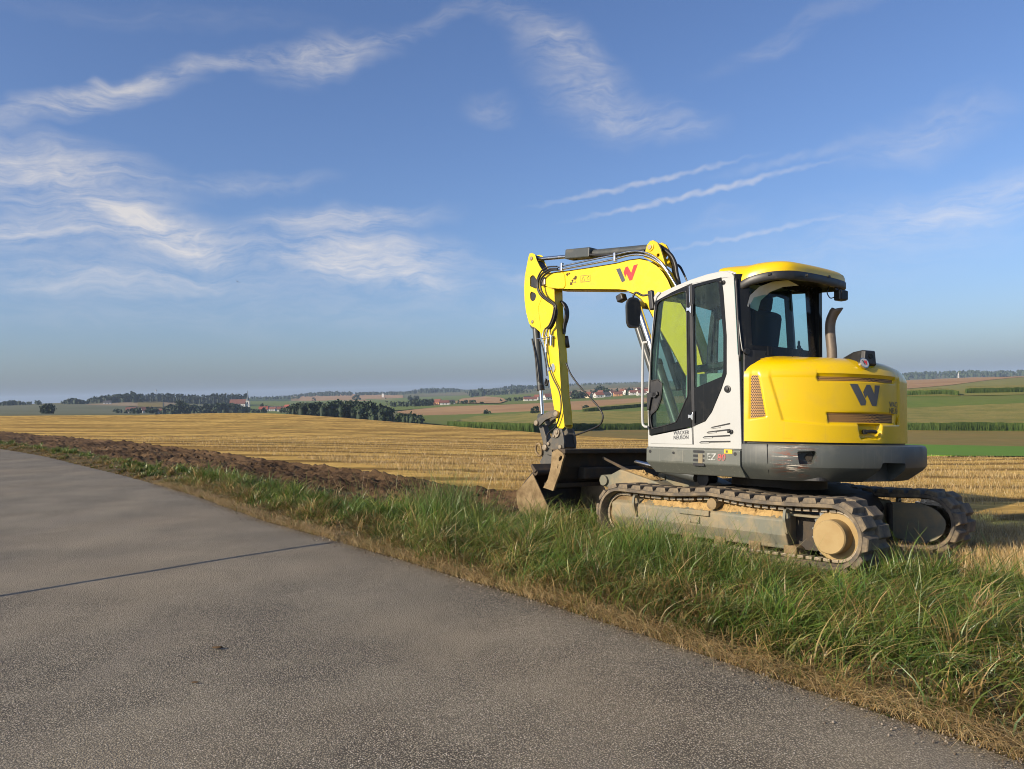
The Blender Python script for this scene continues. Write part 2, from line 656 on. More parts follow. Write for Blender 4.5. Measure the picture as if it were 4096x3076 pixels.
_TA = np.linspace(-1.1, 1.1, 360); _TL = np.linspace(math.log(15), math.log(9000), 420)
_ta, _tl = np.meshgrid(_TA, _TL, indexing="ij")
_TH = H(np.exp(_tl) * np.sin(_ta), np.exp(_tl) * np.cos(_ta))


def Hf(x, y):
    """table look-up of the land height"""
    a = np.clip((np.arctan2(x, y) - _TA[0]) / (_TA[1] - _TA[0]), 0, len(_TA) - 1.001)
    l = np.clip((np.log(np.hypot(x, y)) - _TL[0]) / (_TL[1] - _TL[0]), 0, len(_TL) - 1.001)
    i = a.astype(int); j = l.astype(int); u = a - i; v = l - j
    return (_TH[i, j] * (1 - u) + _TH[i + 1, j] * u) * (1 - v) + (_TH[i, j + 1] * (1 - u) + _TH[i + 1, j + 1] * u) * v


def drape(PX, PY, off=0.0, k0=1.6):
    """where the sight lines through photograph pixels meet the land (raised by off)"""
    PX = np.asarray(PX, float).ravel(); PY = np.asarray(PY, float).ravel()
    d = CF[None] + CR[None] * ((PX - CX) / FPX)[:, None] - CU[None] * ((PY - CY) / FPX)[:, None]
    T = np.interp(np.arctan2(d[:, 0], d[:, 1]), crest_az, crest_d * np.cos(crest_az))[:, None] * k0 * np.geomspace(1, 60, 420)[None]
    X = d[:, 0:1] * T; Y = d[:, 1:2] * T
    G = EYE + d[:, 2:3] * T - Hf(X, Y) - off
    neg = G < 0
    k = np.where(neg.any(1), neg.argmax(1), G.argmin(1))
    kk = np.maximum(k - 1, 0); ix = np.arange(len(PX))
    a0, a1 = G[ix, kk], G[ix, k]
    f = np.where((a0 > 0) & (a1 < 0), a0 / np.where(a0 - a1 == 0, 1, a0 - a1), 1.0)
    t = T[ix, kk] + (T[ix, k] - T[ix, kk]) * f
    out = np.stack([d[:, 0] * t, d[:, 1] * t, np.zeros(len(PX))], 1)
    out[:, 2] = Hf(out[:, 0], out[:, 1]) + off
    return out


def at(px, D):
    """plan position on the land at column px and distance D"""
    x = D * math.tan(az_of(px)); return x, D, h1(x, D)


def height_for(px, D, py_top):
    """height above the land at which something at column px, distance D shows its top at row py_top"""
    x, y, z = at(px, D)
    return EYE - D * (py_top - hor_px(px)) / FPX - z

# ------------------------------------------------------------------ ground materials
def ground_mat(name, cols, scale, rough=0.95, bump=0.0, bscale=20.0, bdist=0.03, stretch=(1, 1, 1), rot=0.0, extra=None):
    """three colours mixed by two noises in world metres"""
    m, N, b, o = new_mat(name)
    co = N.n("ShaderNodeTexCoord").outputs["Object"]
    mp = N.mapping(co, scale=stretch, rot=(0, 0, rot))
    n1 = N.noise(mp, scale, 6.0, 0.65).outputs["Fac"]
    n2 = N.noise(co, scale * 0.13, 3.0, 0.5).outputs["Fac"]
    c = N.mix(N.mapr(n1, 0.36, 0.64), cols[0], cols[1])
    c = N.mix(N.mapr(n2, 0.42, 0.7), c, cols[2])
    if extra: c = extra(N, co, c)
    N.link(c, b.inputs["Base Color"])
    b.inputs["Roughness"].default_value = rough
    b.inputs["Specular IOR Level"].default_value = 0.15
    if bump > 0:
        bn = N.noise(mp, bscale, 6.0, 0.7).outputs["Fac"]
        bb = N.n("ShaderNodeBump", ins={"Strength": bump, "Distance": bdist, "Height": bn})
        N.link(bb.outputs[0], b.inputs["Normal"])
    return m


def asphalt():
    m, N, b, o = new_mat("asphalt")
    co = N.n("ShaderNodeTexCoord").outputs["Object"]
    v = N.n("ShaderNodeTexVoronoi", feature="F1", ins={"Vector": co, "Scale": 112.0, "Randomness": 1.0})
    stone = N.n("ShaderNodeSeparateColor", ins={0: v.outputs["Color"]})
    base = N.mix(N.mapr(stone.outputs[0], 0.0, 1.0), (0.225, 0.190, 0.132), (0.48, 0.41, 0.29))
    base = N.mix(N.mapr(stone.outputs[1], 0.80, 0.98), base, (0.66, 0.58, 0.46))
    gap = N.mapr(v.outputs["Distance"], 0.26, 0.55)
    base = N.mix(N.math("MULTIPLY", gap, 0.92), base, (0.040, 0.035, 0.027))
    n2 = N.noise(co, 0.9, 4.0, 0.6).outputs["Fac"]
    base = N.mix(N.mapr(n2, 0.4, 0.65, 0.0, 0.35), base, (0.33, 0.285, 0.205))
    n3 = N.noise(co, 0.35, 3.0, 0.55).outputs["Fac"]
    base = N.mix(N.mapr(n3, 0.45, 0.7, 0.0, 0.3), base, (0.32, 0.25, 0.16))
    n5 = N.noise(N.mapping(co, scale=(1.3, .35, 1), rot=(0, 0, R_(-38))), 1.1, 3.0, 0.55).outputs["Fac"]
    base = N.mix(N.mapr(n5, 0.52, 0.7, 0.0, 0.38), base, (0.20, 0.17, 0.13))
    # a few earth stains dropped by traffic
    n4 = N.noise(co, 2.1, 5.0, 0.7).outputs["Fac"]
    base = N.mix(N.mapr(n4, 0.72, 0.78, 0.0, 0.5), base, (0.06, 0.04, 0.028))
    N.link(base, b.inputs["Base Color"])
    b.inputs["Roughness"].default_value = 0.85
    b.inputs["Specular IOR Level"].default_value = 0.3
    hgt = N.math("SUBTRACT", 1.0, v.outputs["Distance"])
    n6 = N.noise(co, 210.0, 3.0, 0.6).outputs["Fac"]
    bb = N.n("ShaderNodeBump", ins={"Strength": 0.6, "Distance": 0.006, "Height": N.math("ADD", hgt, N.math("MULTIPLY", n6, 0.5))})
    N.link(bb.outputs[0], b.inputs["Normal"])
    return m


def stubble_mat():
    def rows(N, co, c):
        rot = R_(7)
        sw = N.noise(N.mapping(co, scale=(0.018, 0.36, 1), rot=(0, 0, rot)), 1.0, 3.0, 0.6, dist=0.25).outputs["Fac"]
        c = N.mix(N.mapr(sw, 0.46, 0.60, 0.0, 0.75), c, (0.28, 0.16, 0.04))
        wv = N.n("ShaderNodeTexWave", wave_type="BANDS", bands_direction="Y", wave_profile="SIN")
        N.link(N.mapping(co, scale=(0.004, 0.125, 1), rot=(0, 0, rot)), wv.inputs["Vector"])
        wv.inputs["Scale"].default_value = 1.0; wv.inputs["Distortion"].default_value = 1.4; wv.inputs["Detail"].default_value = 3.0
        wv.inputs["Detail Scale"].default_value = 1.6
        c = N.mix(N.mapr(wv.outputs["Fac"], 0.62, 0.95, 0.0, 0.8), c, (0.17, 0.095, 0.022))
        gr = N.noise(N.mapping(co, scale=(0.05, 0.25, 1), rot=(0, 0, rot)), 1.0, 4.0, 0.65).outputs["Fac"]
        c = N.mix(N.mapr(gr, 0.60, 0.70, 0.0, 0.65), c, (0.13, 0.12, 0.03))
        return c
    return ground_mat("stubble_soil", [(0.52, 0.32, 0.075), (0.82, 0.54, 0.16), (0.68, 0.43, 0.115)], 3.2, bump=1.0, bscale=6.0, bdist=0.12, stretch=(0.7, 1.6, 1), rot=R_(7), extra=rows)


M_ASPH = asphalt()
M_VERGE = ground_mat("verge_soil", [(0.055, 0.040, 0.020), (0.10, 0.075, 0.035), (0.15, 0.11, 0.05)], 14.0, bump=0.8, bscale=40)
M_SOIL = ground_mat("turned_soil", [(0.048, 0.028, 0.014), (0.082, 0.049, 0.025), (0.15, 0.092, 0.046)], 2.4, bump=0.9, bscale=22, bdist=0.03)
M_STUB = stubble_mat()
M_LAND = ground_mat("far_land", [(0.085, 0.10, 0.03), (0.13, 0.13, 0.045), (0.16, 0.13, 0.06)], 0.02)
FIELD = {
    "olive": ground_mat("field_olive", [(0.20, 0.185, 0.040), (0.25, 0.215, 0.052), (0.17, 0.175, 0.036)], 0.35, stretch=(1, 1, 1)),
    "green": ground_mat("field_green", [(0.105, 0.150, 0.020), (0.135, 0.17, 0.026), (0.15, 0.16, 0.032)], 0.2),
    "bright": ground_mat("field_bright_green", [(0.105, 0.215, 0.016), (0.125, 0.235, 0.022), (0.12, 0.21, 0.022)], 0.6),
    "dark": ground_mat("field_dark_green", [(0.030, 0.060, 0.016), (0.045, 0.075, 0.02), (0.05, 0.07, 0.022)], 0.2),
    "orange": ground_mat("field_ripe", [(0.34, 0.20, 0.085), (0.40, 0.245, 0.11), (0.30, 0.17, 0.075)], 0.12, stretch=(.25, 1, 1)),
    "tan": ground_mat("field_tan", [(0.30, 0.22, 0.12), (0.27, 0.20, 0.10), (0.25, 0.17, 0.09)], 0.08),
    "brown": ground_mat("field_dry_grass", [(0.185, 0.130, 0.030), (0.25, 0.178, 0.045), (0.18, 0.148, 0.032)], 0.5, stretch=(.5, 1, 1)),
    "sage": ground_mat("field_sage", [(0.125, 0.125, 0.06), (0.15, 0.145, 0.075), (0.11, 0.115, 0.05)], 0.06),
}
M_MAIZE_TOP = ground_mat("maize_tassels", [(0.23, 0.195, 0.045), (0.29, 0.24, 0.065), (0.17, 0.17, 0.036)], 0.8, stretch=(1, 1, 1), bump=0.8, bscale=2.0, bdist=0.5)
M_MAIZE_SIDE = ground_mat("maize_leaves", [(0.030, 0.058, 0.012), (0.085, 0.12, 0.026), (0.05, 0.08, 0.018)], 1.6, stretch=(1, 1, .25), bump=0.8, bscale=3.0, bdist=0.3)

# ------------------------------------------------------------------ base sheet to the horizon
na = 200
rr = np.concatenate([[0.5], np.geomspace(3, 9000, 110)])
aa = np.linspace(-math.pi, math.pi, na, endpoint=False)
A_, R2 = np.meshgrid(aa, rr)
X = R2 * np.sin(A_); Y = R2 * np.cos(A_)
Z = H(X, Y) - 0.06 - np.clip(R2 - 30, 0, 400) * 0.0012
V = np.stack([X, Y, Z], -1).reshape(-1, 3)
ii, jj = np.meshgrid(np.arange(na), np.arange(len(rr) - 1))
q = (ii + 1) % na
F = np.stack([jj * na + ii, jj * na + q, (jj + 1) * na + q, (jj + 1) * na + ii], -1).reshape(-1, 4)[:, ::-1]
ground = fast_mesh("ground", V, F, M_LAND, kind="structure", smooth=True)


def strip(name, s0, s1, d0, d1, ns, nd, mat, zoff, rough=None, kind="structure", wob=None):
    """a sheet that follows the road edge from arc index s0 to s1, between offsets d0 and d1"""
    S = np.linspace(s0, s1, ns) * (len(EDGE_S) - 1)
    i = np.clip(S.astype(int), 0, len(EDGE_S) - 2); t = (S - i)[:, None]
    P = EDGE_S[i] * (1 - t) + EDGE_S[i + 1] * t
    T = EDGE_S[i + 1] - EDGE_S[i]; T /= np.linalg.norm(T, axis=1)[:, None]
    Nn = np.stack([T[:, 1], -T[:, 0]], 1)
    u = np.linspace(0, 1, nd)
    D0 = d0(S / (len(EDGE_S) - 1)) if callable(d0) else np.full(ns, d0)
    D1 = d1(S / (len(EDGE_S) - 1)) if callable(d1) else np.full(ns, d1)
    D = D0[None] * (1 - u[:, None]) + D1[None] * u[:, None]
    X = P[None, :, 0] + Nn[None, :, 0] * D; Y = P[None, :, 1] + Nn[None, :, 1] * D
    Z = H(X, Y) + zoff
    if rough is not None: Z = Z + rough(X, Y, D, u[:, None] + 0 * D)
    V = np.stack([X, Y, Z], -1).reshape(-1, 3)
    ii, jj = np.meshgrid(np.arange(ns - 1), np.arange(nd - 1))
    F = np.stack([jj * ns + ii, jj * ns + ii + 1, (jj + 1) * ns + ii + 1, (jj + 1) * ns + ii], -1).reshape(-1, 4)
    return fast_mesh(name, V, F, mat, kind=kind, smooth=True)


def fbm(X, Y, sc, octv=4, seed=0.0):
    """cheap value noise, vectorised"""
    out = np.zeros(np.shape(X)); amp = 1.0; tot = 0
    for k in range(octv):
        x = X * sc + 17.3 * k + seed; y = Y * sc - 9.1 * k + seed * .7
        xi = np.floor(x); yi = np.floor(y); xf = x - xi; yf = y - yi
        xf = xf * xf * (3 - 2 * xf); yf = yf * yf * (3 - 2 * yf)
        hsh = lambda a, b: np.mod(np.sin(a * 127.1 + b * 311.7 + k * 13.7) * 43758.5453, 1.0)
        v = (hsh(xi, yi) * (1 - xf) + hsh(xi + 1, yi) * xf) * (1 - yf) + (hsh(xi, yi + 1) * (1 - xf) + hsh(xi + 1, yi + 1) * xf) * yf
        out += amp * v; tot += amp; amp *= 0.5; sc *= 2.03
    return out / tot


road = strip("road", 0.0, 1.0, -5.6, lambda s: 0.03 + .07 * (fbm(s * 900, s * 0, 1.0, 4) - .45), 1500, 30, M_ASPH, 0.0, lambda X, Y, D, u: 0.004 + 0.012 * (fbm(X, Y, .6) - .5) - 0.02 * np.clip((D + .25) / .3, 0, 1) ** 2)
verge = strip("verge", 0.0, 0.93, 0.0, 3.2, 420, 40, M_VERGE, 0.0, lambda X, Y, D, u: -0.016 + 0.05 * fbm(X, Y, 3.0) * np.clip(D / .5, 0, 1) + 0.04 * np.clip(D / .6, 0, 1) * np.clip((2.4 - D) / 1.0, 0, 1))
opp = strip("opposite_verge", 0.0, 0.93, -9.5, -5.55, 160, 20, M_VERGE, 0.0, lambda X, Y, D, u: 0.03 * fbm(X, Y, 2.0))


# turned earth beside the road, from the bucket to the far left
def soil_sx(s):
    i = np.clip(s * (len(EDGE_S) - 1), 0, len(EDGE_S) - 1).astype(int); return EDGE_S[i, 0]
def soil_lo(s): return np.interp(soil_sx(s), [-60, -18, -10, -6, -3.5, -1.9, -.3, .6], [1.2, 1.0, .9, 1.0, 1.25, 1.5, 1.9, 2.2])
def soil_hi(s): return np.interp(soil_sx(s), [-60, -18, -10, -6, -3.5, -1.9, -.3, .6], [5.5, 4.3, 3.9, 4.0, 4.2, 4.3, 3.9, 2.9])
def soil_rough(X, Y, D, u):
    edge = np.clip(np.minimum(u, 1 - u) / 0.10, 0, 1)
    n = fbm(X, Y, 1.3, 5) * 0.13 + np.abs(fbm(X, Y, 4.0, 4, 3.3) - .5) * 0.26 + (fbm(X, Y, 12.0, 3, 8.1) - .5) * 0.12
    ridge = 0.09 * np.exp(-((u - .93) / .05) ** 2) * (0.4 + fbm(X, Y, 2.2, 3, 5.0))
    # crawler ruts pressed along the strip
    rut = -0.05 * np.exp(-((u - .30) / .06) ** 2) - 0.05 * np.exp(-((u - .62) / .06) ** 2)
    return -0.03 + edge * (n + rut) * 0.9 + ridge
soil = strip("bare_soil", 0.31, 0.97, soil_lo, soil_hi, 900, 90, M_SOIL, 0.0, soil_rough)

# harvested field: polar sheet from the verge out to the crest
na, nr = 420, 150
az_ = np.linspace(-0.92, 1.25, na)
rc = np.interp(az_, crest_az, crest_d) * 1.0
lo = 4.2
tt = np.linspace(0, 1, nr) ** 1.6
Rg = lo * (1 - tt[:, None]) + rc[None] * 1.03 * tt[:, None]
X = Rg * np.sin(az_)[None]; Y = Rg * np.cos(az_)[None]
D = edge_dist(X, Y)
Z = H(X, Y) - 0.035 + 0.06 * (fbm(X, Y, 1.2, 4, 2.0)) * np.clip((D - 2) / 1.0, 0, 1)
V = np.stack([X, Y, Z], -1).reshape(-1, 3)
ii, jj = np.meshgrid(np.arange(na - 1), np.arange(nr - 1))
F = np.stack([jj * na + ii, jj * na + ii + 1, (jj + 1) * na + ii + 1, (jj + 1) * na + ii], -1).reshape(-1, 4)
keep = (D.reshape(-1)[F] > 2.0).all(1)
stub = fast_mesh("stubble_field", V, F[keep][:, ::-1], M_STUB, kind="structure", smooth=True)


# ------------------------------------------------------------------ fields beyond the crest
def field(name, upper, lower, mat, nx=40, ny=7, off=0.0, kind="structure"):
    x0 = max(upper[0][0], lower[0][0]); x1 = min(upper[-1][0], lower[-1][0])
    xs = np.linspace(x0, x1, nx)
    yu = np.interp(xs, *zip(*upper)); yl = np.interp(xs, *zip(*lower))
    t = np.linspace(0, 1, ny)[:, None]
    PY = yu[None] * (1 - t) + yl[None] * t
    PX = np.broadcast_to(xs[None], PY.shape)
    V = drape(PX, PY, off)
    d = np.hypot(V[:, 0], V[:, 1])
    V[:, 2] += 0.03 + d * 0.0002
    ii, jj = np.meshgrid(np.arange(nx - 1), np.arange(ny - 1))
    F = np.stack([jj * nx + ii, (jj + 1) * nx + ii, (jj + 1) * nx + ii + 1, jj * nx + ii + 1], -1).reshape(-1, 4)
    o = fast_mesh(name, V, F, mat, kind=kind, smooth=True)
    return o, V.reshape(ny, nx, 3)


def maize(name, label, upper, lower, h=2.4, nx=70, ny=10, jag=0.25):
    """a standing maize crop: uneven top, leafy front and end walls"""
    root = empty(name)
    tag(root, label, "maize crop")
    x0 = max(upper[0][0], lower[0][0]); x1 = min(upper[-1][0], lower[-1][0])
    xs = np.linspace(x0, x1, nx)
    yu = np.interp(xs, *zip(*upper)); yl = np.interp(xs, *zip(*lower))
    t = np.linspace(0, 1, ny)[:, None]
    PY = yu[None] * (1 - t) + yl[None] * t
    V = drape(np.broadcast_to(xs[None], PY.shape), PY, h, 3.6)
    V[:, 2] += (fbm(V[:, 0], V[:, 1], .5, 3) - .5) * jag * 2
    G = V.reshape(ny, nx, 3)
    ii, jj = np.meshgrid(np.arange(nx - 1), np.arange(ny - 1))
    F = np.stack([jj * nx + ii, (jj + 1) * nx + ii, (jj + 1) * nx + ii + 1, jj * nx + ii + 1], -1).reshape(-1, 4)
    fast_mesh("crop_top", V, F, M_MAIZE_TOP, smooth=True, parent=root)
    # walls along the outline, with a wavy leafy face
    ring = np.concatenate([G[-1], G[::-1][1:, -1], G[0][::-1][1:], G[1:, 0][:-1]]) if ny > 2 else G[-1]
    rows = 4
    n = len(ring)
    W_ = np.zeros((rows, n, 3))
    gz = H(ring[:, 0], ring[:, 1])
    for k in range(rows):
        f = k / (rows - 1)
        W_[k, :, :2] = ring[:, :2]
        W_[k, :, 2] = ring[:, 2] * (1 - f) + (gz - .3) * f
        if 0 < k < rows - 1:
            W_[k, :, :2] += (rng.random((n, 2)) - .5) * 0.5
    ii, jj = np.meshgrid(np.arange(n), np.arange(rows - 1)); q = (ii + 1) % n
    F = np.stack([jj * n + ii, (jj + 1) * n + ii, (jj + 1) * n + q, jj * n + q], -1).reshape(-1, 4)
    fast_mesh("crop_side", W_.reshape(-1, 3), F, M_MAIZE_SIDE, parent=root)
    # upright leaves along the front edge so that the outline is ragged
    fr = G[-1]
    L_ = np.linalg.norm(np.diff(fr[:, :2], axis=0), axis=1); cum = np.concatenate([[0], np.cumsum(L_)])
    cnt = int(min(2600, cum[-1] * 7))
    s = rng.random(cnt) * cum[-1]
    bx = np.interp(s, cum, fr[:, 0]) + (rng.random(cnt) - .5) * .8; by = np.interp(s, cum, fr[:, 1]) + (rng.random(cnt) - .5) * .8 - .25
    bz = H(bx, by)
    th = rng.random(cnt) * math.pi
    hh = h * (0.65 + .42 * rng.random(cnt)); w = 0.05 + .06 * rng.random(cnt)
    lean = (rng.random((cnt, 2)) - .5) * .5
    dx, dy = np.cos(th) * w, np.sin(th) * w
    Vq = np.stack([np.stack([bx - dx, by - dy, bz], 1), np.stack([bx + dx, by + dy, bz], 1),
                   np.stack([bx + lean[:, 0] + dx * .3, by + lean[:, 1] + dy * .3, bz + hh], 1), np.stack([bx + lean[:, 0] - dx * .3, by + lean[:, 1] - dy * .3, bz + hh], 1)], 1).reshape(-1, 3)
    o = fast_mesh("leaf_edge", Vq, np.arange(cnt * 4).reshape(-1, 4), M_MAIZE_SIDE, parent=root)
    o["kind"] = "stuff"
    return root


field("sage_slope_field", [(-900, 1632), (0, 1624), (330, 1617), (480, 1622), (620, 1640)], [(-900, 1690), (0, 1672), (620, 1668)], FIELD["sage"], 50, 10)
field("pale_stubble_field", [(346, 1618), (560, 1607), (720, 1604)], [(346, 1620), (500, 1624), (650, 1632), (720, 1634)], FIELD["tan"])
field("ploughed_brown_field", [(552, 1608), (652, 1606)], [(552, 1627), (652, 1630)], FIELD["brown"], 16, 5, 0.6)
field("mown_green_field", [(652, 1604), (870, 1603), (990, 1603)], [(652, 1634), (870, 1637), (990, 1635)], FIELD["sage"])
field("dark_meadow_field", [(1000, 1591), (1200, 1588)], [(1000, 1605), (1200, 1606)], FIELD["dark"])
field("light_meadow_field", [(1000, 1605), (1240, 1604)], [(1000, 1660), (1240, 1660)], FIELD["green"], 24, 8)
field("ripe_hill_field", [(1163, 1586), (1250, 1580), (1420, 1577), (1613, 1582)], [(1163, 1604), (1300, 1606), (1470, 1606), (1613, 1596)], FIELD["orange"])
field("valley_meadow_field", [(1240, 1604), (1613, 1592), (1814, 1584), (1950, 1580), (2120, 1578), (2300, 1572), (2600, 1560)], [(1240, 1665), (1613, 1640), (1814, 1626), (2120, 1615), (2300, 1606), (2600, 1592)], FIELD["green"], 60, 12)
field("round_ripe_field", [(1814, 1610), (1850, 1594), (1940, 1586), (2000, 1590), (2031, 1600)], [(1814, 1612), (1850, 1613), (1940, 1613), (2000, 1612), (2031, 1602)], FIELD["orange"], 30, 6, 0.8)
field("hillside_ripe_field", [(2270, 1566), (2420, 1553), (2600, 1548), (2900, 1542)], [(2270, 1572), (2420, 1566), (2600, 1560), (2900, 1556)], FIELD["tan"], 30, 6, 0.8)
field("wide_ripe_field", [(1590, 1647), (1640, 1640), (1800, 1625), (2000, 1620), (2145, 1614), (2300, 1605), (2480, 1596), (2590, 1590), (2900, 1580), (3500, 1562)], [(1590, 1651), (1680, 1663), (1800, 1660), (1900, 1656), (2110, 1646), (2300, 1641), (2430, 1635), (2590, 1620), (2900, 1604), (3500, 1580)], FIELD["orange"], 70, 10)
field("strip_meadow_field", [(1640, 1664), (1680, 1663), (1900, 1656), (2110, 1646), (2300, 1641), (2590, 1620), (3000, 1598), (3640, 1582), (4096, 1577), (5200, 1560)], [(1640, 1690), (1780, 1700), (1900, 1715), (2300, 1720), (2590, 1722), (3000, 1722), (3640, 1724), (4096, 1728), (5200, 1740)], FIELD["green"], 120, 16)
field("dry_grass_field", [(2250, 1722), (2588, 1720), (3640, 1722), (4096, 1726), (5200, 1740)], [(2250, 1752), (2440, 1756), (2588, 1760), (3640, 1779), (4096, 1788), (5200, 1800)], FIELD["brown"], 90, 10, 0.1)
field("bright_green_field", [(2380, 1756), (2440, 1754), (2588, 1759), (3640, 1778), (4096, 1787), (5200, 1800)], [(2380, 1775), (2588, 1790), (3640, 1840), (4096, 1846), (5200, 1860)], FIELD["bright"], 90, 10, 0.15)
field("upper_olive_field", [(2900, 1575), (3620, 1554), (3800, 1540), (3950, 1520), (4096, 1507), (5200, 1470)], [(2900, 1590), (3620, 1584), (3800, 1584), (3950, 1582), (4096, 1579), (5200, 1560)], FIELD["olive"], 70, 10, 0.2)
field("upper_ripe_field", [(3000, 1545), (3620, 1522), (3800, 1514), (3940, 1507), (4096, 1505), (5200, 1470)], [(3000, 1576), (3620, 1556), (3800, 1541), (3950, 1521), (4096, 1508), (5200, 1474)], FIELD["orange"], 60, 8, 0.5)
maize("maize_crop", "long block of standing maize across the valley floor, dark leafy front",
      [(1790, 1690), (1900, 1664), (2050, 1655), (2300, 1646), (2590, 1644), (3000, 1640), (3640, 1631), (4096, 1612), (4800, 1590)],
      [(1790, 1692), (1900, 1694), (2300, 1694), (2590, 1693), (3640, 1690), (4096, 1690), (4800, 1696)], 2.4, 150, 12)
maize("maize_crop", "short maize block with rounded end on the right-hand slope", [(3300, 1562), (3620, 1558), (3770, 1552), (3835, 1560)], [(3300, 1570), (3620, 1563), (3770, 1558), (3835, 1562)], 2.4, 40, 5)
maize("maize_crop", "maize block running out of the picture on the right-hand slope", [(3862, 1545), (4096, 1540), (4700, 1532)], [(3862, 1554), (4096, 1549), (4700, 1545)], 2.4, 50, 5)
maize("maize_crop", "narrow dark maize strip between the ripe field and the meadow", [(2330, 1632), (2430, 1620), (2590, 1606)], [(2330, 1635), (2430, 1626), (2590, 1613)], 2.2, 30, 4)

# ------------------------------------------------------------------ excavator
_o = MM.T @ (np.array([0, 0, EYE]) - MO)


def BP(px, py, **k):
    """point of the machine (its own frame) seen at a photograph pixel, on the plane x=, y=, z= or the upright cylinder r="""
    d = MM.T @ ray(px, py)
    (ax, val), = k.items()
    if ax == "r":
        a = d[0] ** 2 + d[1] ** 2; b = 2 * (_o[0] * d[0] + _o[1] * d[1]); c = _o[0] ** 2 + _o[1] ** 2 - val ** 2
        t = (-b - math.sqrt(max(b * b - 4 * a * c, 0))) / (2 * a)
    else:
        i = "xyz".index(ax); t = (val - _o[i]) / d[i]
    return _o + d * t


def XZ(pts, y, ox=0, oy=0, s=1.0):
    """side-view outline: zoomed pixels -> (x, z) on the plane y"""
    out = []
    for p in pts:
        v = BP(ox + p[0] / s, oy + p[1] / s, y=y); out.append((v[0], v[2]))
    return out


YEL = paint("yellow_paint", (0.72, 0.47, 0.0), 0.28, dirt=(0.36, 0.24, 0.10), amt=0.22, scale=5, streak=0.10, coat=0.2)
YELW = paint("yellow_paint_worn", (0.78, 0.56, 0.01), 0.36, dirt=(0.20, 0.10, 0.03), amt=0.35, scale=7, streak=0.12, scratch=0.5, scol=(.20, .09, .03))
WHITE = paint("light_grey_paint", (0.44, 0.445, 0.425), 0.35, dirt=(0.35, 0.30, 0.22), amt=0.18, scale=4, streak=0.12, coat=0.2)
SKIRT = paint("grey_green_steel", (0.115, 0.122, 0.105), 0.48, dirt=(0.33, 0.30, 0.24), amt=0.35, scale=5, streak=0.45, scratch=0.6)
FRAME = paint("dusty_grey_steel", (0.155, 0.155, 0.115), 0.6, dirt=(0.34, 0.25, 0.13), amt=0.8, scale=4, streak=0.25, scratch=0.35, bump=.2, lo=.40)
BLADE = paint("worn_blade_steel", (0.050, 0.043, 0.035), 0.6, dirt=(0.16, 0.105, 0.055), amt=0.6, scale=5, scratch=0.4, bump=.3, spec=.25, lo=.46)
EARTHY = paint("mud_covered_steel", (0.27, 0.195, 0.105), 0.85, dirt=(0.11, 0.072, 0.036), amt=0.8, scale=7, bump=.8, spec=.2, lo=.42)
HUBM = paint("dusty_hub", (0.38, 0.275, 0.13), 0.85, dirt=(0.33, 0.22, 0.10), amt=0.6, scale=9, bump=.25, spec=.15, lo=.42)
CAKED = paint("dried_clay", (0.46, 0.31, 0.13), 0.92, dirt=(0.22, 0.135, 0.06), amt=0.75, scale=12, bump=1.0, spec=.1, lo=.45)
RUBBER = paint("dusty_rubber", (0.105, 0.090, 0.072), 0.8, dirt=(0.33, 0.25, 0.15), amt=0.75, scale=7, bump=.5, spec=.25, lo=.42)
BLACK = paint("black_plastic", (0.018, 0.018, 0.019), 0.42, dirt=(0.12, 0.10, 0.08), amt=0.25, scale=8)
BLKGL = paint("black_glass_print", (0.010, 0.011, 0.012), 0.16, dirt=(0.07, 0.065, 0.055), amt=0.3, scale=6, streak=0.5, spec=0.18)
HOSE = paint("black_hose", (0.015, 0.014, 0.013), 0.45, dirt=(0.09, 0.07, 0.05), amt=0.3, scale=12)
STEEL = paint("bright_steel", (0.62, 0.60, 0.56), 0.22, metal=1.0, dirt=(0.25, 0.2, 0.14), amt=0.15, scale=8)
PIN = paint("pin_steel", (0.34, 0.28, 0.20), 0.45, metal=0.6, dirt=(0.16, 0.09, 0.04), amt=0.6, scale=22)
CYL = paint("cylinder_grey", (0.060, 0.066, 0.062), 0.35, dirt=(0.16, 0.13, 0.10), amt=0.25, scale=6)
DARKST = paint("dark_coupler_steel", (0.085, 0.080, 0.068), 0.55, dirt=(0.26, 0.18, 0.10), amt=0.5, scale=9, scratch=0.6)
EXHST = paint("exhaust_steel", (0.17, 0.14, 0.115), 0.55, metal=0.4, dirt=(0.35, 0.27, 0.2), amt=0.4, scale=12)
LOGOGREY = paint("logo_grey", (0.075, 0.078, 0.085), 0.35, amt=0.05)
LOGORED = paint("logo_red", (0.68, 0.035, 0.03), 0.35, amt=0.05)
DECAL = paint("decal_white", (0.55, 0.55, 0.52), 0.45, amt=1.0, dirt=(0.15, 0.16, 0.14), scale=26, lo=.36)
DECALRED = paint("decal_red", (0.62, 0.07, 0.07), 0.5, amt=1.0, dirt=(0.14, 0.15, 0.13), scale=26, lo=.36)
DECALYEL = paint("decal_yellow", (0.80, 0.52, 0.02), 0.45, amt=0.1)
SEATM = paint("seat_fabric", (0.014, 0.015, 0.018), 0.9, amt=0.1)
PALE = paint("pale_trim", (0.52, 0.52, 0.48), 0.5, amt=0.2)


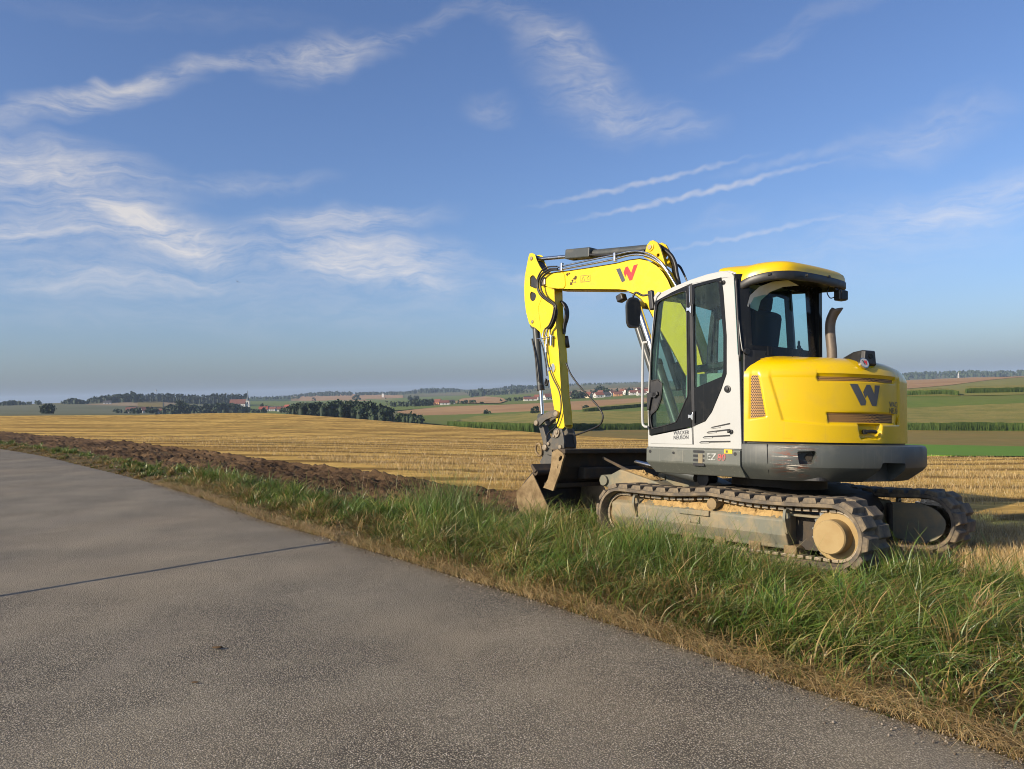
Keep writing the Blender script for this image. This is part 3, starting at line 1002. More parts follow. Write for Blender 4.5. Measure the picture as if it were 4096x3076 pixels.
def glass_mat(name, tint, dirt_amt, gloss=0.02):
    m = bpy.data.materials.new(name); m.use_nodes = True
    t = m.node_tree
    for nd in list(t.nodes): t.nodes.remove(nd)
    N = NT(t)
    co = N.n("ShaderNodeTexCoord").outputs["Object"]
    tr = N.n("ShaderNodeBsdfTransparent", ins={"Color": (*tint, 1)})
    gl = N.n("ShaderNodeBsdfGlossy", ins={"Color": (1, 1, 1, 1), "Roughness": 0.02})
    ge = N.n("ShaderNodeNewGeometry")
    cs = N.math("ABSOLUTE", N.vmath("DOT_PRODUCT", ge.outputs["Normal"], ge.outputs["Incoming"]))
    sch = N.math("MULTIPLY_ADD", N.math("POWER", N.math("SUBTRACT", 1.0, cs, clamp=True), 5.0), 0.9, gloss)
    s1 = N.n("ShaderNodeMixShader", ins={0: sch, 1: tr.outputs[0], 2: gl.outputs[0]})
    df = N.n("ShaderNodeBsdfDiffuse", ins={"Color": (0.42, 0.46, 0.42, 1)})
    runs = N.noise(N.mapping(co, scale=(46, 46, 1.6)), 1.0, 4.0, 0.65, dist=0.5).outputs["Fac"]
    blot = N.noise(co, 7.0, 5.0, 0.7).outputs["Fac"]
    spots = N.noise(co, 60.0, 2.0, 0.6).outputs["Fac"]
    d = N.math("ADD", N.math("MULTIPLY", N.mapr(runs, 0.56, 0.80), 0.55), N.math("MULTIPLY", N.mapr(blot, 0.42, 0.8), 0.35))
    d = N.math("ADD", d, N.math("MULTIPLY", N.mapr(spots, 0.62, 0.8), 0.4))
    d = N.math("MULTIPLY", d, dirt_amt, clamp=True)
    s2 = N.n("ShaderNodeMixShader", ins={0: d, 1: s1.outputs[0], 2: df.outputs[0]})
    N.n("ShaderNodeOutputMaterial", ins={"Surface": s2.outputs[0]})
    return m


GLASS = glass_mat("tinted_glass_dirty", (0.62, 0.76, 0.70), 0.12)
GLASSR = glass_mat("tinted_rear_glass", (0.56, 0.78, 0.76), 0.06)
GLASSF = glass_mat("clear_glass", (0.80, 0.88, 0.85), 0.05)

MW = Matrix(((MH[0], ML[0], MU[0], MO[0]), (MH[1], ML[1], MU[1], MO[1]), (MH[2], ML[2], MU[2], MO[2]), (0, 0, 0, 1)))
EX = empty("excavator", MW)
tag(EX, "yellow and grey crawler excavator with dozer blade parked on the grass verge", "excavator")


def grp(name, parent=EX):
    """a part that is itself made of sub-parts"""
    o = empty(name); o.parent = parent
    return o


def text_vf(txt, size, bold=0.03, shear=0.0, spacing=1.0, xs=1.0):
    cu = bpy.data.curves.new("lettering_tmp", "FONT"); cu.body = txt; cu.size = size; cu.align_x = "LEFT"; cu.shear = shear
    cu.space_character = spacing; cu.resolution_u = 3
    o = bpy.data.objects.new("lettering_tmp", cu); COL.objects.link(o)
    dg = bpy.context.evaluated_depsgraph_get()
    me = bpy.data.meshes.new_from_object(o.evaluated_get(dg))
    V0 = [tuple(v.co) for v in me.vertices]; F0 = [tuple(p.vertices) for p in me.polygons]
    V, F = [], []
    for k in range(4):                                     # four shifted copies thicken the strokes
        o_ = len(V); V += [(v[0] * xs + bold * size * (k % 2), v[1] + bold * size * (k // 2) * .7, v[2] + .0002 * k) for v in V0]; F += [tuple(i + o_ for i in f) for f in F0]
    bpy.data.objects.remove(o); bpy.data.curves.remove(cu); bpy.data.meshes.remove(me)
    return V, F


# W mark: two strokes, drawn in a unit box (x right, y up)
W_BAR = [(0.0, 1.0), (0.235, 1.0), (0.50, 0.28), (0.475, 0.10), (0.33, 0.08)]
W_ZIG = [(0.40, 0.66), (0.52, 0.99), (0.64, 0.99), (0.785, 0.60), (0.80, 0.98), (1.0, 0.98), (0.86, 0.08), (0.70, 0.08), (0.535, 0.55), (0.47, 0.40)]

# ---- crawler tracks
SPR, IDL, RO = (-1.12, 0.325), (1.128, 0.31), 0.262
def track_path(n=400):
    pts = []
    tb = np.linspace(0, 1, 60, endpoint=False)
    for t in tb: pts.append((SPR[0] + (IDL[0] - SPR[0]) * t, (SPR[1] - RO) * (1 - t) + (IDL[1] - RO) * t))
    for a in np.linspace(-math.pi / 2, math.pi / 2, 50, endpoint=False): pts.append((IDL[0] + RO * math.cos(a), IDL[1] + RO * math.sin(a)))
    for t in tb:
        sag = -0.010 * math.sin(math.pi * min(t / .48, 1)) - 0.014 * math.sin(math.pi * max((t - .48) / .52, 0)) + 0.022 * math.exp(-((t - .48) / .12) ** 2)
        pts.append((IDL[0] + (SPR[0] - IDL[0]) * t, (IDL[1] + RO) * (1 - t) + (SPR[1] + RO) * t + sag))
    for a in np.linspace(math.pi / 2, 3 * math.pi / 2, 50, endpoint=False): pts.append((SPR[0] + RO * math.cos(a), SPR[1] + RO * math.sin(a)))
    P = np.array(pts + [pts[0]])
    L = np.concatenate([[0], np.cumsum(np.linalg.norm(np.diff(P, axis=0), axis=1))])
    s = np.linspace(0, L[-1], n, endpoint=False)
    Q = np.stack([np.interp(s, L, P[:, 0]), np.interp(s, L, P[:, 1])], 1)
    T = np.roll(Q, -2, 0) - np.roll(Q, 2, 0); T /= np.linalg.norm(T, axis=1)[:, None]
    Nn = np.stack([T[:, 1], -T[:, 0]], 1)          # outward
    return Q, T, Nn, L[-1]


TQ, TT, TN, TLEN = track_path()
NLUG = 40


def lug_mesh():
    l0, l1, w, h = 0.128, 0.092, 0.212, 0.038
    V = []
    for (z, l, ww) in ((-0.004, l0, w), (h * .8, l1 + .012, w - .012), (h, l1, w - .03)):
        V += [(-l / 2, -ww / 2, z), (l / 2, -ww / 2, z), (l / 2, ww / 2, z), (-l / 2, ww / 2, z)]
    F = [(3, 2, 1, 0), (8, 9, 10, 11)]
    for k in (0, 4):
        F += [(k + i, k + (i + 1) % 4, k + 4 + (i + 1) % 4, k + 4 + i) for i in range(4)]
    return V, F


def track(side):
    y0, y1 = (0.732, 1.163)
    belt_n = len(TQ)
    prof = [(y0, 0.0), (y0 + .02, 0.012), (y1 - .02, 0.012), (y1, 0.0), (y1, -0.026), (y1 - .03, -0.038), (y0 + .03, -0.038), (y0, -0.026)]
    V, F = [], []
    m = len(prof)
    for i in range(belt_n):
        for (yy, off) in prof:
            p = TQ[i] + TN[i] * off
            V.append((p[0], side * yy, p[1]))
    for i in range(belt_n):
        j = (i + 1) % belt_n
        for k in range(m):
            q = (k + 1) % m
            F.append((i * m + k, i * m + q, j * m + q, j * m + k))
    b = obj("crawler_track", V, F, RUBBER, EX, smooth=True, auto=40)
    lv, lf = lug_mesh()
    first = None
    for k in range(NLUG):
        for row in (0, 1):
            s = ((k + (0.5 if row else 0.0)) / NLUG * belt_n) % belt_n
            i = int(s)
            T, Nn = TT[i], TN[i]
            yc = side * ((y0 + 0.11) if row == 0 else (y1 - 0.106))
            p = TQ[i] + Nn * 0.008
            mt = Matrix(((T[0], 0, Nn[0], p[0]), (0, 1, 0, yc), (T[1], 0, Nn[1], p[1]), (0, 0, 0, 1)))
            if first is None:
                first = obj("tread_lug", lv, lf, RUBBER, b); first.matrix_local = mt; lugs = first
            else:
                copy_obj(first, b, mt)
    if side > 0:
        gv, gf = box_vf((0, 0, -.030), (0.058, 0.085, 0.026))
        g0 = None
        for k in range(NLUG * 2):
            i = int(k / (NLUG * 2) * belt_n)
            T, Nn = TT[i], TN[i]; p = TQ[i] - Nn * 0.03
            mt = Matrix(((T[0], 0, Nn[0], p[0]), (0, 1, 0, 1.03), (T[1], 0, Nn[1], p[1]), (0, 0, 0, 1)))
            if g0 is None:
                g0 = obj("guide_link", gv, gf, PIN, b, bevel=0.004); g0.matrix_local = mt
            else: copy_obj(g0, b, mt)
    return b


track(1); track(-1)


def track_frame(side):
    S = side
    sec = [(1.055, .165), (1.062, .20), (1.10, .285), (1.105, .415), (1.09, .428), (.95, .50), (.80, .50), (.80, .165)]
    V, F = plate_vf([(S * a, b) for a, b in sec], [], "x", -0.70, 1.20)
    # taper the front end of the beam a little
    V = [(x + (0.06 if x > 1 and z > .2 and z < .45 else 0), y, z) for x, y, z in V]
    fr = obj("track_frame", V, F, FRAME, EX, bevel=0.012)
    # idler: rim ring, web and hub
    for nm, prof, mt in (("idler", [(0, .215), (.012, .222), (.05, .222), (.06, .17), (.062, .06)], EARTHY), ("idler_hub", [(0, .06), (.09, .06), (.10, .045)], EARTHY)):
        v, f = lathe_vf((IDL[0], S * .99, IDL[1]), (0, S, 0), prof, 40); obj(nm, v, f, mt, fr, smooth=True, auto=30)
    v, f = lathe_vf((IDL[0], S * .80, IDL[1]), (0, S, 0), [(0, .20), (.10, .20), (.12, .222), (.17, .222)], 40); obj("idler_rim", v, f, EARTHY, fr, smooth=True, auto=30)
    # sprocket with teeth
    nt = 20; V2, F2 = [], []
    ring = []
    for i in range(nt * 4):
        a = 2 * math.pi * i / (nt * 4); r = (.212, .228, .247, .228)[i % 4]
        ring.append((SPR[0] + r * math.cos(a), SPR[1] + r * math.sin(a)))
    lo, hi = sorted((S * .945, S * .99))
    plate("sprocket", ring, "y", lo, hi, STEEL, fr)
    v, f = lathe_vf((SPR[0], S * .985, SPR[1]), (0, S, 0), [(0, .208), (.055, .208), (.066, .200), (.068, .14)], 48); obj("final_drive", v, f, HUBM, fr, smooth=True, auto=30)
    v, f = lathe_vf((SPR[0], S * 1.045, SPR[1]), (0, S, 0), [(0, .138), (.125, .138), (.138, .130), (.140, .02)], 48); obj("hub_cap", v, f, HUBM, fr, smooth=True, auto=30)
    plate("drive_plate", rounded([(-.66, .16), (-.66, .47), (-.98, .46), (-.98, .17)], .02), "y", *sorted((S * .86, S * .93)), BLADE, fr)
    v, f = box_vf((-.84, S * .97, .462), (.30, .16, .02)); obj("drive_guard", v, f, FRAME, fr, bevel=.004)
    for x in (-.72, -.38, -.02, .34, .68, 1.0):
        v, f = lathe_vf((x, S * .84, .128), (0, S, 0), [(0, .06), (.03, .075), (.19, .075), (.20, .055), (.225, .05), (.23, .02)], 24)
        obj("track_roller", v, f, EARTHY, fr, smooth=True, auto=30)
        v, f = box_vf((x, S * 1.055, .165), (.12, .035, .075)); obj("roller_bracket", v, f, EARTHY, fr, bevel=.008)
    v, f = lathe_vf((.03, S * .90, .498), (0, S, 0), [(0, .055), (.12, .055), (.125, .045), (.16, .045), (.17, .052), (.225, .052), (.232, .03)], 24)
    obj("carrier_roller", v, f, EARTHY, fr, smooth=True, auto=30)
    for x in (.93, -.715):
        out = rounded([(S * 1.06, .30), (S * 1.06, .44), (S * 1.085, .515), (S * 1.15, .515), (S * 1.165, .43), (S * 1.12, .30)], .02)
        hole = rounded([(S * 1.085, .43), (S * 1.092, .49), (S * 1.142, .49), (S * 1.145, .43)], .018)
        plate("lashing_eye", out, "x", x - .012, x + .012, FRAME, fr, holes=[hole], bevel=.003)
    # step plate bolted to the side, small cover with two bolts
    v, f = box_vf((.23, S * 1.112, .405), (.34, .03, .05)); obj("step", v, f, FRAME, fr, bevel=.006)
    v, f = box_vf((.23, S * 1.106, .335), (.12, .02, .06)); obj("cover_plate", v, f, FRAME, fr, bevel=.006)
    for dx in (-.04, .04): cyl("bolt", (.23 + dx, S * 1.113, .325), (.23 + dx, S * 1.124, .325), .011, PIN, fr, n=6)
    # loose clay lying along the sloping top
    nx, ny = 150, 9
    def dirt(u, w):
        x = -.68 + 1.62 * u; yy = S * (1.092 - .27 * w)
        base = (.428 + (.50 - .428) * min((1.092 - abs(yy)) / .14, 1))
        n = mnoise.fractal(Vector((x * 9, yy * 9, S * 3)), 1.0, 2.0, 5)
        edge = min(1, w * 5) * min(1, (1 - w) * 6 + .3) * min(1, u * 14, (1 - u) * 14)
        return (x, yy, base - .006 + edge * (.024 + .028 * n) + .012 * mnoise.noise(Vector((x * 40, yy * 40, 1))))
    v, f = grid_vf(nx, ny, dirt)
    d = obj("loose_clay", v, f, CAKED, fr, smooth=False); d["kind"] = "stuff"
    return fr


track_frame(1); rf = track_frame(-1)
pl = rounded([(-.80, .50), (-1.08, .50), (-1.22, .46), (-1.315, .35), (-1.29, .23), (-1.20, .15), (-1.05, .125), (-.80, .15)], .06, 5)
plate("inner_cover", pl, "y", -.752, -.735, FRAME, rf, bevel=.006)
v, f = box_vf((-.80, -.728, .30), (.03, .03, .36)); obj("inner_rib", v, f, BLADE, rf, bevel=.004)

# ---- car body, turntable
cb = obj("car_body", *plate_vf([(-.62, .30), (-.72, .42), (-.62, .58), (-.2, .64), (.3, .64), (.85, .55), (.95, .42), (.85, .30)], [], "y", -.80, .80), BLADE, EX, bevel=.02)
cyl("slew_ring", (0, 0, .62), (0, 0, .745), .46, BLADE, cb, n=40)
v, f = lathe_vf((.36, .60, .70), (.15, 1, 0), [(0, .05), (.12, .05), (.13, .075), (.16, .075), (.165, .04)], 24); obj("grease_port", v, f, BLACK, cb, smooth=True, auto=30)
for sy in (1, -1):
    v, f = join_vf([box_vf((.45, sy * .72, .45), (.34, .2, .22)), box_vf((-.45, sy * .72, .45), (.34, .2, .22))])
    obj("cross_leg", v, f, BLADE, cb, bevel=.02)

# ---- dozer blade and its arms
ZB = [(630, 520), (700, 575), (720, 612), (690, 700), (660, 830), (612, 960), (572, 1075), (440, 1030), (500, 920), (540, 760), (556, 560)]
bl = XZ(ZB, 1.15, 2040, 1640, 3.32)
bx0 = bl[0][0]
blade = grp("dozer_blade")
hole = rounded(XZ([(645, 640), (672, 604), (692, 612), (690, 650), (660, 684), (645, 676)], 1.15, 2040, 1640, 3.32), .012)
hole2 = XZ([(628, 775), (634, 722), (643, 722), (638, 775)], 1.15, 2040, 1640, 3.32)
for sy in (1, -1):
    plate("end_plate", bl, "y", *sorted((sy * 1.125, sy * 1.15)), EARTHY if sy > 0 else BLADE, blade, holes=[hole, hole2], bevel=.004)
front = [(p[0] + .0, p[1]) for p in (bl[10], bl[9], bl[8], bl[7])]
back = [(p[0] - .045, p[1] + .004) for p in reversed(front)]
plate("mouldboard", front + back, "y", -1.124, 1.124, BLADE, blade, bevel=.006)
zt = bl[0][1]
v, f = box_vf((bl[10][0] - .085, 0, zt - .022), (.19, 2.247, .048)); obj("top_rail", v, f, BLADE, blade, bevel=.006)
v, f = box_vf((bl[7][0] - .07, 0, bl[7][1] + .03), (.16, 2.247, .05)); obj("cutting_edge", v, f, BLADE, blade, bevel=.006)
v, f = box_vf((bl[9][0] - .09, 0, (bl[9][1] + bl[8][1]) / 2), (.12, 1.5, .14)); obj("stiffener", v, f, BLADE, blade, bevel=.02)
for sy in (1, -1):
    yc = sy * .52
    prof = [(1.86, .54), (1.86, .655), (1.70, .67), (1.56, .735), (1.06, .625), (.82, .52), (.82, .42), (1.2, .44)]
    plate("push_arm", prof, "y", yc - .11, yc + .11, FRAME, blade, bevel=.018)
    V = []
    rid = [(1.93, .84), (1.91, .86), (1.56, .745), (1.08, .64), (1.08, .61), (1.56, .71)]
    plate("arm_rib", rid, "y", yc - .010, yc + .010, BLADE, blade, bevel=.003)
    cyl("arm_pin", (1.78, yc - .14, .60), (1.78, yc + .14, .60), .055, FRAME, blade, n=20)
    if sy > 0:
        def heap(u, w):
            x = 1.52 - .42 * u; y = yc - .10 + .20 * w
            return (x, y, .735 - (1.56 - x) * .215 + .004 + .030 * max(0, math.sin(math.pi * u)) * max(0, math.sin(math.pi * w)) * (1 + mnoise.fractal(Vector((x * 20, y * 20, 0)), 1, 2, 4)))
        v, f = grid_vf(30, 12, heap); hp = obj("loose_clay", v, f, CAKED, blade); hp["kind"] = "stuff"
lift = grp("blade_cylinder")
cyl("barrel", (1.0, 0, .66), (1.45, 0, .73), .055, CYL, lift); cyl("rod", (1.45, 0, .73), (1.86, 0, .79), .03, STEEL, lift)

# ---- lower deck and left side skirt
obj("deck", *plate_vf(rounded([(.80, 1.0), (.80, -1.05), (.2, -1.12), (-.9, -.9), (-1.02, 0), (-.9, .85), (-.3, 1.0)], .05), [], "z", .752, 1.0), BLACK, EX)
sk = obj("side_skirt", *plate_vf([(1.128, 1.008), (1.150, .995), (1.150, .862), (1.055, .752), (.98, .752), (.98, 1.008)], [], "x", -.285, .775), SKIRT, EX, bevel=.010)
for vv in sk.data.vertices:
    if vv.co.x > .7 and vv.co.z < .80: vv.co.x -= .055
v, f = box_vf((.455, 1.1495, .925), (.27, .006, .105)); obj("access_door", v, f, SKIRT, sk, bevel=.003)
cyl("door_lock", (.44, 1.150, .955), (.44, 1.160, .955), .012, BLACK, sk, n=12)
for x in (.725, -.235):
    V, F = cyl_vf((x, 1.146, .96 if x > 0 else .965), (x, 1.1525, .96 if x > 0 else .965), .016, n=16); obj("fixing_hole", V, F, BLACK, sk)
for k in range(4):
    zz = .975 - k * .040
    plate("vent_slot", rounded([(.215, zz - .012), (.215, zz + .012), (.09, zz + .012), (.09, zz - .012)], .008), "y", 1.147, 1.1525, BLACK, sk)
v, f = box_vf((.135, 1.1512, .912), (.05, .004, .09)); obj("vent_insert", v, f, FRAME, sk, bevel=.01)


def letters(name, txt, org, ux, uz, size, mat, parent, depth=.003, **kw):
    """flat raised lettering; ux, uz are unit vectors in the machine frame"""
    V, F = text_vf(txt, size, **kw)
    ux, uz, org = Vector(ux), Vector(uz), Vector(org)
    nn = ux.cross(uz)
    n = len(V)
    VV = [tuple(org + ux * a[0] + uz * a[1] + nn * a[2]) for a in V]
    return obj(name, VV, F, mat, parent, recalc=False)


# worn model lettering on the skirt: read from left to right towards the rear
letters("lettering", "EZ", (.07, 1.1535, .90), (-1, 0, 0.02), (0, 0, 1), .088, DECAL, sk, bold=.04, shear=.15)
letters("lettering", "80", (-.045, 1.1535, .898), (-1, 0, 0.02), (0, 0, 1), .088, DECALRED, sk, bold=.04, shear=.15)
v, f = box_vf((-.165, 1.1515, .985), (.085, .004, .036)); obj("warning_sticker", v, f, DECALYEL, sk)
v, f = box_vf((-.15, 1.154, .985), (.022, .003, .022)); obj("sticker_sign", v, f, LOGOGREY, sk)

# ---- counterweight: swept round the tail, with pockets cut in
def cw_r(th):
    a = abs(math.degrees(th))
    return 1.335 - .165 * max(0, min(1, (a - 40) / 36)) ** 1.3


def cw_vf():
    prof = [(-.30, .745), (-.155, .745), (-.035, .835), (-.006, .87), (0, .90), (0, 1.03), (-.012, 1.058), (-.035, 1.066), (-.30, 1.066)]
    nth = 110; V, F = [], []
    m = len(prof)
    tmax = R_(75.5)
    for i in range(nth):
        th = -tmax + 2 * tmax * i / (nth - 1)
        R0 = cw_r(th)
        for (dr, z) in prof:
            r = R0 + dr * (1.0 if abs(th) < 1.0 else 1 - .25 * (abs(th) - 1.0))
            V.append((-r * math.cos(th), -r * math.sin(th), z))
    for i in range(nth - 1):
        for k in range(m):
            q = (k + 1) % m
            F.append((i * m + k, i * m + q, (i + 1) * m + q, (i + 1) * m + k))
    F.append(tuple(range(m))); F.append(tuple((nth - 1) * m + k for k in range(m - 1, -1, -1)))
    return V, F


def cut(o, cutters):
    """subtract closed shapes from a mesh, once and for good"""
    dg = None
    tmp = []
    for (v, f) in cutters:
        c = obj("cutter_tmp", v, f, None, o.parent); tmp.append(c)
        md = o.modifiers.new("cut", "BOOLEAN"); md.operation = "DIFFERENCE"; md.object = c; md.solver = "EXACT"
    bpy.context.view_layer.update()
    dg = bpy.context.evaluated_depsgraph_get()
    me = bpy.data.meshes.new_from_object(o.evaluated_get(dg))
    old = o.data
    for md in list(o.modifiers): o.modifiers.remove(md)
    o.data = me
    for c in tmp:
        d = c.data; bpy.data.objects.remove(c); bpy.data.meshes.remove(d)
    bpy.data.meshes.remove(old)


def cw_paint():
    m = paint("counterweight_steel", (0.066, 0.073, 0.068), 0.5, dirt=(0.25, 0.24, 0.19), amt=0.22, scale=5, streak=0.2, scratch=0.55, scol=(.42, .40, .34))
    t = m.node_tree; N = NT(t)
    b = next(n for n in t.nodes if n.type == "BSDF_PRINCIPLED")
    old = b.inputs["Base Color"].links[0].from_socket
    co = N.n("ShaderNodeTexCoord").outputs["Object"]
    # paint scraped off and rusting beside the first pocket
    c = BP(3170, 1845, r=1.30)
    dv = N.vmath("SUBTRACT", co, tuple(c))
    e = N.vmath("LENGTH", N.vmath("MULTIPLY", dv, (4.6, 4.6, 3.8)))
    nz = N.noise(N.mapping(co, scale=(5, 5, 26)), 1.0, 6.0, 0.7, dist=.8).outputs["Fac"]
    f = N.math("MULTIPLY", N.mapr(e, 1.05, 0.25), N.mapr(nz, 0.50, 0.57))
    c1 = N.mix(f, old, (0.135, 0.035, 0.014))
    nz2 = N.noise(N.mapping(co, scale=(6, 6, 60), rot=(0, 0, 0)), 1.0, 4.0, 0.7).outputs["Fac"]
    f2 = N.math("MULTIPLY", N.mapr(e, 0.9, 0.1), N.mapr(nz2, 0.56, 0.62))
    c2 = N.mix(f2, c1, (0.55, 0.50, 0.42))
    N.link(c2, b.inputs["Base Color"])
    return m


CWM = cw_paint()
cw = obj("counterweight", *cw_vf(), CWM, EX)
p1 = BP(3225, 1832, r=1.33); t1 = math.atan2(-p1[1], -p1[0])
def radial_prism(poly, r0, r1):
    """poly in (theta, z)"""
    V, F = [], []
    n = len(poly)
    for r in (r0, r1):
        for (t, z) in poly: V.append((-r * math.cos(t), -r * math.sin(t), z))
    F.append(tuple(range(n))); F.append(tuple(range(2 * n - 1, n - 1, -1)))
    for i in range(n):
        j = (i + 1) % n; F.append((i, j, j + n, i + n))
    return V, F
def TZ(pts, r):
    out = []
    for p in pts:
        v = BP(p[0], p[1], r=r); out.append((math.atan2(-v[1], -v[0]), v[2]))
    return out
pk1 = rounded(TZ([(3190, 1806), (3262, 1804), (3267, 1822), (3256, 1857), (3198, 1858)], 1.31), .012, 3)
pk2 = rounded(TZ([(3518, 1851), (3606, 1853), (3613, 1900), (3600, 1940), (3480, 1940), (3505, 1900)], 1.30), .012, 3)
pk2 = [(t, z if z > .80 else .70) for t, z in pk2]
pk3 = [(R_(-74) + .0, .90), (R_(-70), .90), (R_(-70), 1.01), (R_(-74), 1.01)]
rt = TZ([(3708, 1800), (3716, 1800), (3716, 1850), (3708, 1850)], 1.33)
cut(cw, [radial_prism(pk1, 1.21, 1.5), radial_prism(pk2, 1.16, 1.5)])
me = cw.data
me.polygons.foreach_set("use_smooth", [True] * len(me.polygons)); me.set_sharp_from_angle(angle=R_(28))
for pk, dz in ((pk1, 0.0), (pk2, .02)):
    tc_ = sum(p[0] for p in pk) / len(pk) + (.02 if dz == 0 else -.005); zc = (max(p[1] for p in pk) + min(max(.8, p[1]) for p in pk)) / 2
    a = Vector((-1.15 * math.cos(tc_), -1.15 * math.sin(tc_), zc)); b_ = a * 1.0; d_ = Vector((-math.cos(tc_), -math.sin(tc_), 0))
    cyl("bolt_head", a, a + d_ * (.075 if dz == 0 else .04), .026, BLADE, cw, n=6); cyl("washer", a - d_ * .01, a + d_ * (.07 if dz == 0 else .015), .036, BLADE, cw, n=20)
v, f = radial_prism([(R_(-62.0) + .75 * 0, .895), (R_(-58.5), .895), (R_(-58.5), 1.02), (R_(-62), 1.02)], 1.2, 1.3)
# dark joint between the end piece and the main casting
tj = TZ([(3058, 1790), (3085, 1922)], 1.27)
for th in (-R_(64.5),):
    pr = [(-.004, 1.064), (.0015, 1.03), (.0015, .90), (-.034, .835), (-.153, .747)]
    tube("casting_seam", [tuple(Vector((-(cw_r(th) + a) * math.cos(th + .03 * (1.05 - z)), -(cw_r(th) + a) * math.sin(th + .03 * (1.05 - z)), z))) for a, z in pr], .0035, BLACK, cw, n=6, spline=False)

# ---- engine hood
HR = 1.172
def sd_poly(X, Y, poly):
    """signed distance to a polygon, negative inside (arrays)"""
    P = np.array(poly, float); n = len(P)
    d = np.full(X.shape, 1e9); ins = np.zeros(X.shape, bool)
    for i in range(n):
        a, b = P[i], P[(i + 1) % n]
        ab = b - a
        t = np.clip(((X - a[0]) * ab[0] + (Y - a[1]) * ab[1]) / (ab @ ab), 0, 1)
        d = np.minimum(d, np.hypot(X - a[0] - t * ab[0], Y - a[1] - t * ab[1]))
        c = ((a[1] > Y) != (b[1] > Y)) & (X < (b[0] - a[0]) * (Y - a[1]) / (b[1] - a[1] + 1e-12) + a[0])
        ins ^= c
    return np.where(ins, -d, d)


def smooth01(x): x = np.clip(x, 0, 1); return x * x * (3 - 2 * x)


def hz(pts): return [(t * HR, z) for t, z in TZ(pts, HR)]


G_LEFT = hz([(3004, 1498), (3032, 1498), (3063, 1665), (3000, 1674)])
G_TOP = hz([(3266, 1490), (3420, 1493), (3580, 1503), (3582, 1533), (3420, 1524), (3277, 1521)])
G_LOW = hz([(3313, 1652), (3450, 1654), (3581, 1659), (3581, 1693), (3450, 1691), (3319, 1689)])
R_PANEL = hz([(3069, 1476), (3131, 1682), (3300, 1698), (3440, 1700), (3597, 1700), (3597, 1500), (3420, 1484), (3245, 1479)])
R_LATCH = hz([(3437, 1698), (3527, 1698), (3526, 1740), (3515, 1755), (3448, 1756), (3440, 1740)])
HTOP = 1.655
HPROF = [(0.0, 1.083), (0.0, HTOP), (-.006, 1.69), (-.022, 1.735), (-.055, 1.78), (-.11, 1.815), (-.20, 1.842), (-.36, 1.862), (-.62, 1.875), (-.95, 1.88)]
REARX = [(-.245, 1.145), (-.345, 1.06), (-.43, .90), (-.48, .6), (-.50, .12)]        # back of the cab in plan


def rear_x(y):
    ys = [p[1] for p in REARX][::-1]; xs = [p[0] for p in REARX][::-1]
    return float(np.interp(y, ys, xs)) if y > .12 else -.1


nth = 300
ths = np.linspace(R_(-74.6), R_(76), nth)
zs = list(np.linspace(1.083, HTOP, 74))
rows = [(0.0, z) for z in zs] + HPROF[2:]
TH, ZZ = np.meshgrid(ths, np.array([r[1] for r in rows]))
RR = HR + np.array([r[0] for r in rows])[:, None] + 0 * TH
U = TH * HR
dis = 0.015 * smooth01((-sd_poly(U, ZZ, R_PANEL) + .006) / .014)
for g_, dep in ((G_LEFT, .012), (G_TOP, .022), (G_LOW, .020)):
    dis += dep * smooth01((-sd_poly(U, ZZ, g_) + .010) / .012)
dis += 0.045 * smooth01((-sd_poly(U, ZZ, R_LATCH) + .008) / .02)
dis += 0.006 * smooth01((ZZ - 1.63) / .02) * 0            # crown line
# soft crease where the top rounds over
RR = RR - dis * (ZZ < 1.66)
# the tail end drops a little and the hood narrows towards the top
ZZ2 = ZZ - 0.05 * smooth01((ZZ - 1.6) / .25) * smooth01((TH + .35) / 1.2)
X = -RR * np.cos(TH); Y = -RR * np.sin(TH)
lim = np.vectorize(rear_x)(Y) - .012
X = np.where((Y > .0), np.minimum(X, lim), X)
V = np.stack([X, Y, ZZ2], -1).reshape(-1, 3)
ii, jj = np.meshgrid(np.arange(nth - 1), np.arange(len(rows) - 1))
F = np.stack([jj * nth + ii, jj * nth + ii + 1, (jj + 1) * nth + ii + 1, (jj + 1) * nth + ii], -1).reshape(-1, 4)
hood = fast_mesh("engine_hood", V, F, YEL, smooth=True, parent=EX)
hood.data.set_sharp_from_angle(angle=R_(50))
obj("hood_seal", *plate_vf([(-1.150 * math.cos(t), -1.150 * math.sin(t)) for t in np.linspace(R_(-75), R_(76), 60)] + [(-.2, -.9), (-.2, 1.05)], [], "z", 1.062, 1.09), BLACK, hood)
# dark gap between hood and cab pillar, filler behind the cab
obj("rear_bulkhead", *plate_vf([(-.315, 1.118), (-.295, 1.118), (-.29, .2), (-.46, .2), (-.43, .9), (-.37, 1.05)], [], "z", 1.0, 1.90), BLACK, EX)


def perforated():
    m, N, b, o = new_mat("perforated_plate")
    uv = N.n("ShaderNodeUVMap").outputs[0]
    sp = N.n("ShaderNodeSeparateXYZ", ins={0: uv})
    p = 0.0165
    def dist(ox, oy):
        x = N.math("SUBTRACT", N.math("FRACT", N.math("ADD", N.math("DIVIDE", sp.outputs[0], p), ox)), .5)
        y = N.math("MULTIPLY", N.math("SUBTRACT", N.math("FRACT", N.math("ADD", N.math("DIVIDE", sp.outputs[1], p * 1.732), oy)), .5), 1.732)
        return N.math("SQRT", N.math("ADD", N.math("MULTIPLY", x, x), N.math("MULTIPLY", y, y)))
    d = N.math("MINIMUM", dist(0, 0), dist(.5, .5))
    f = N.mapr(d, .40, .43)
    c = N.mix(f, (0.012, 0.006, 0.004), (0.62, 0.33, 0.09))
    N.link(c, b.inputs["Base Color"]); b.inputs["Roughness"].default_value = .55
    return m


PERF = perforated()


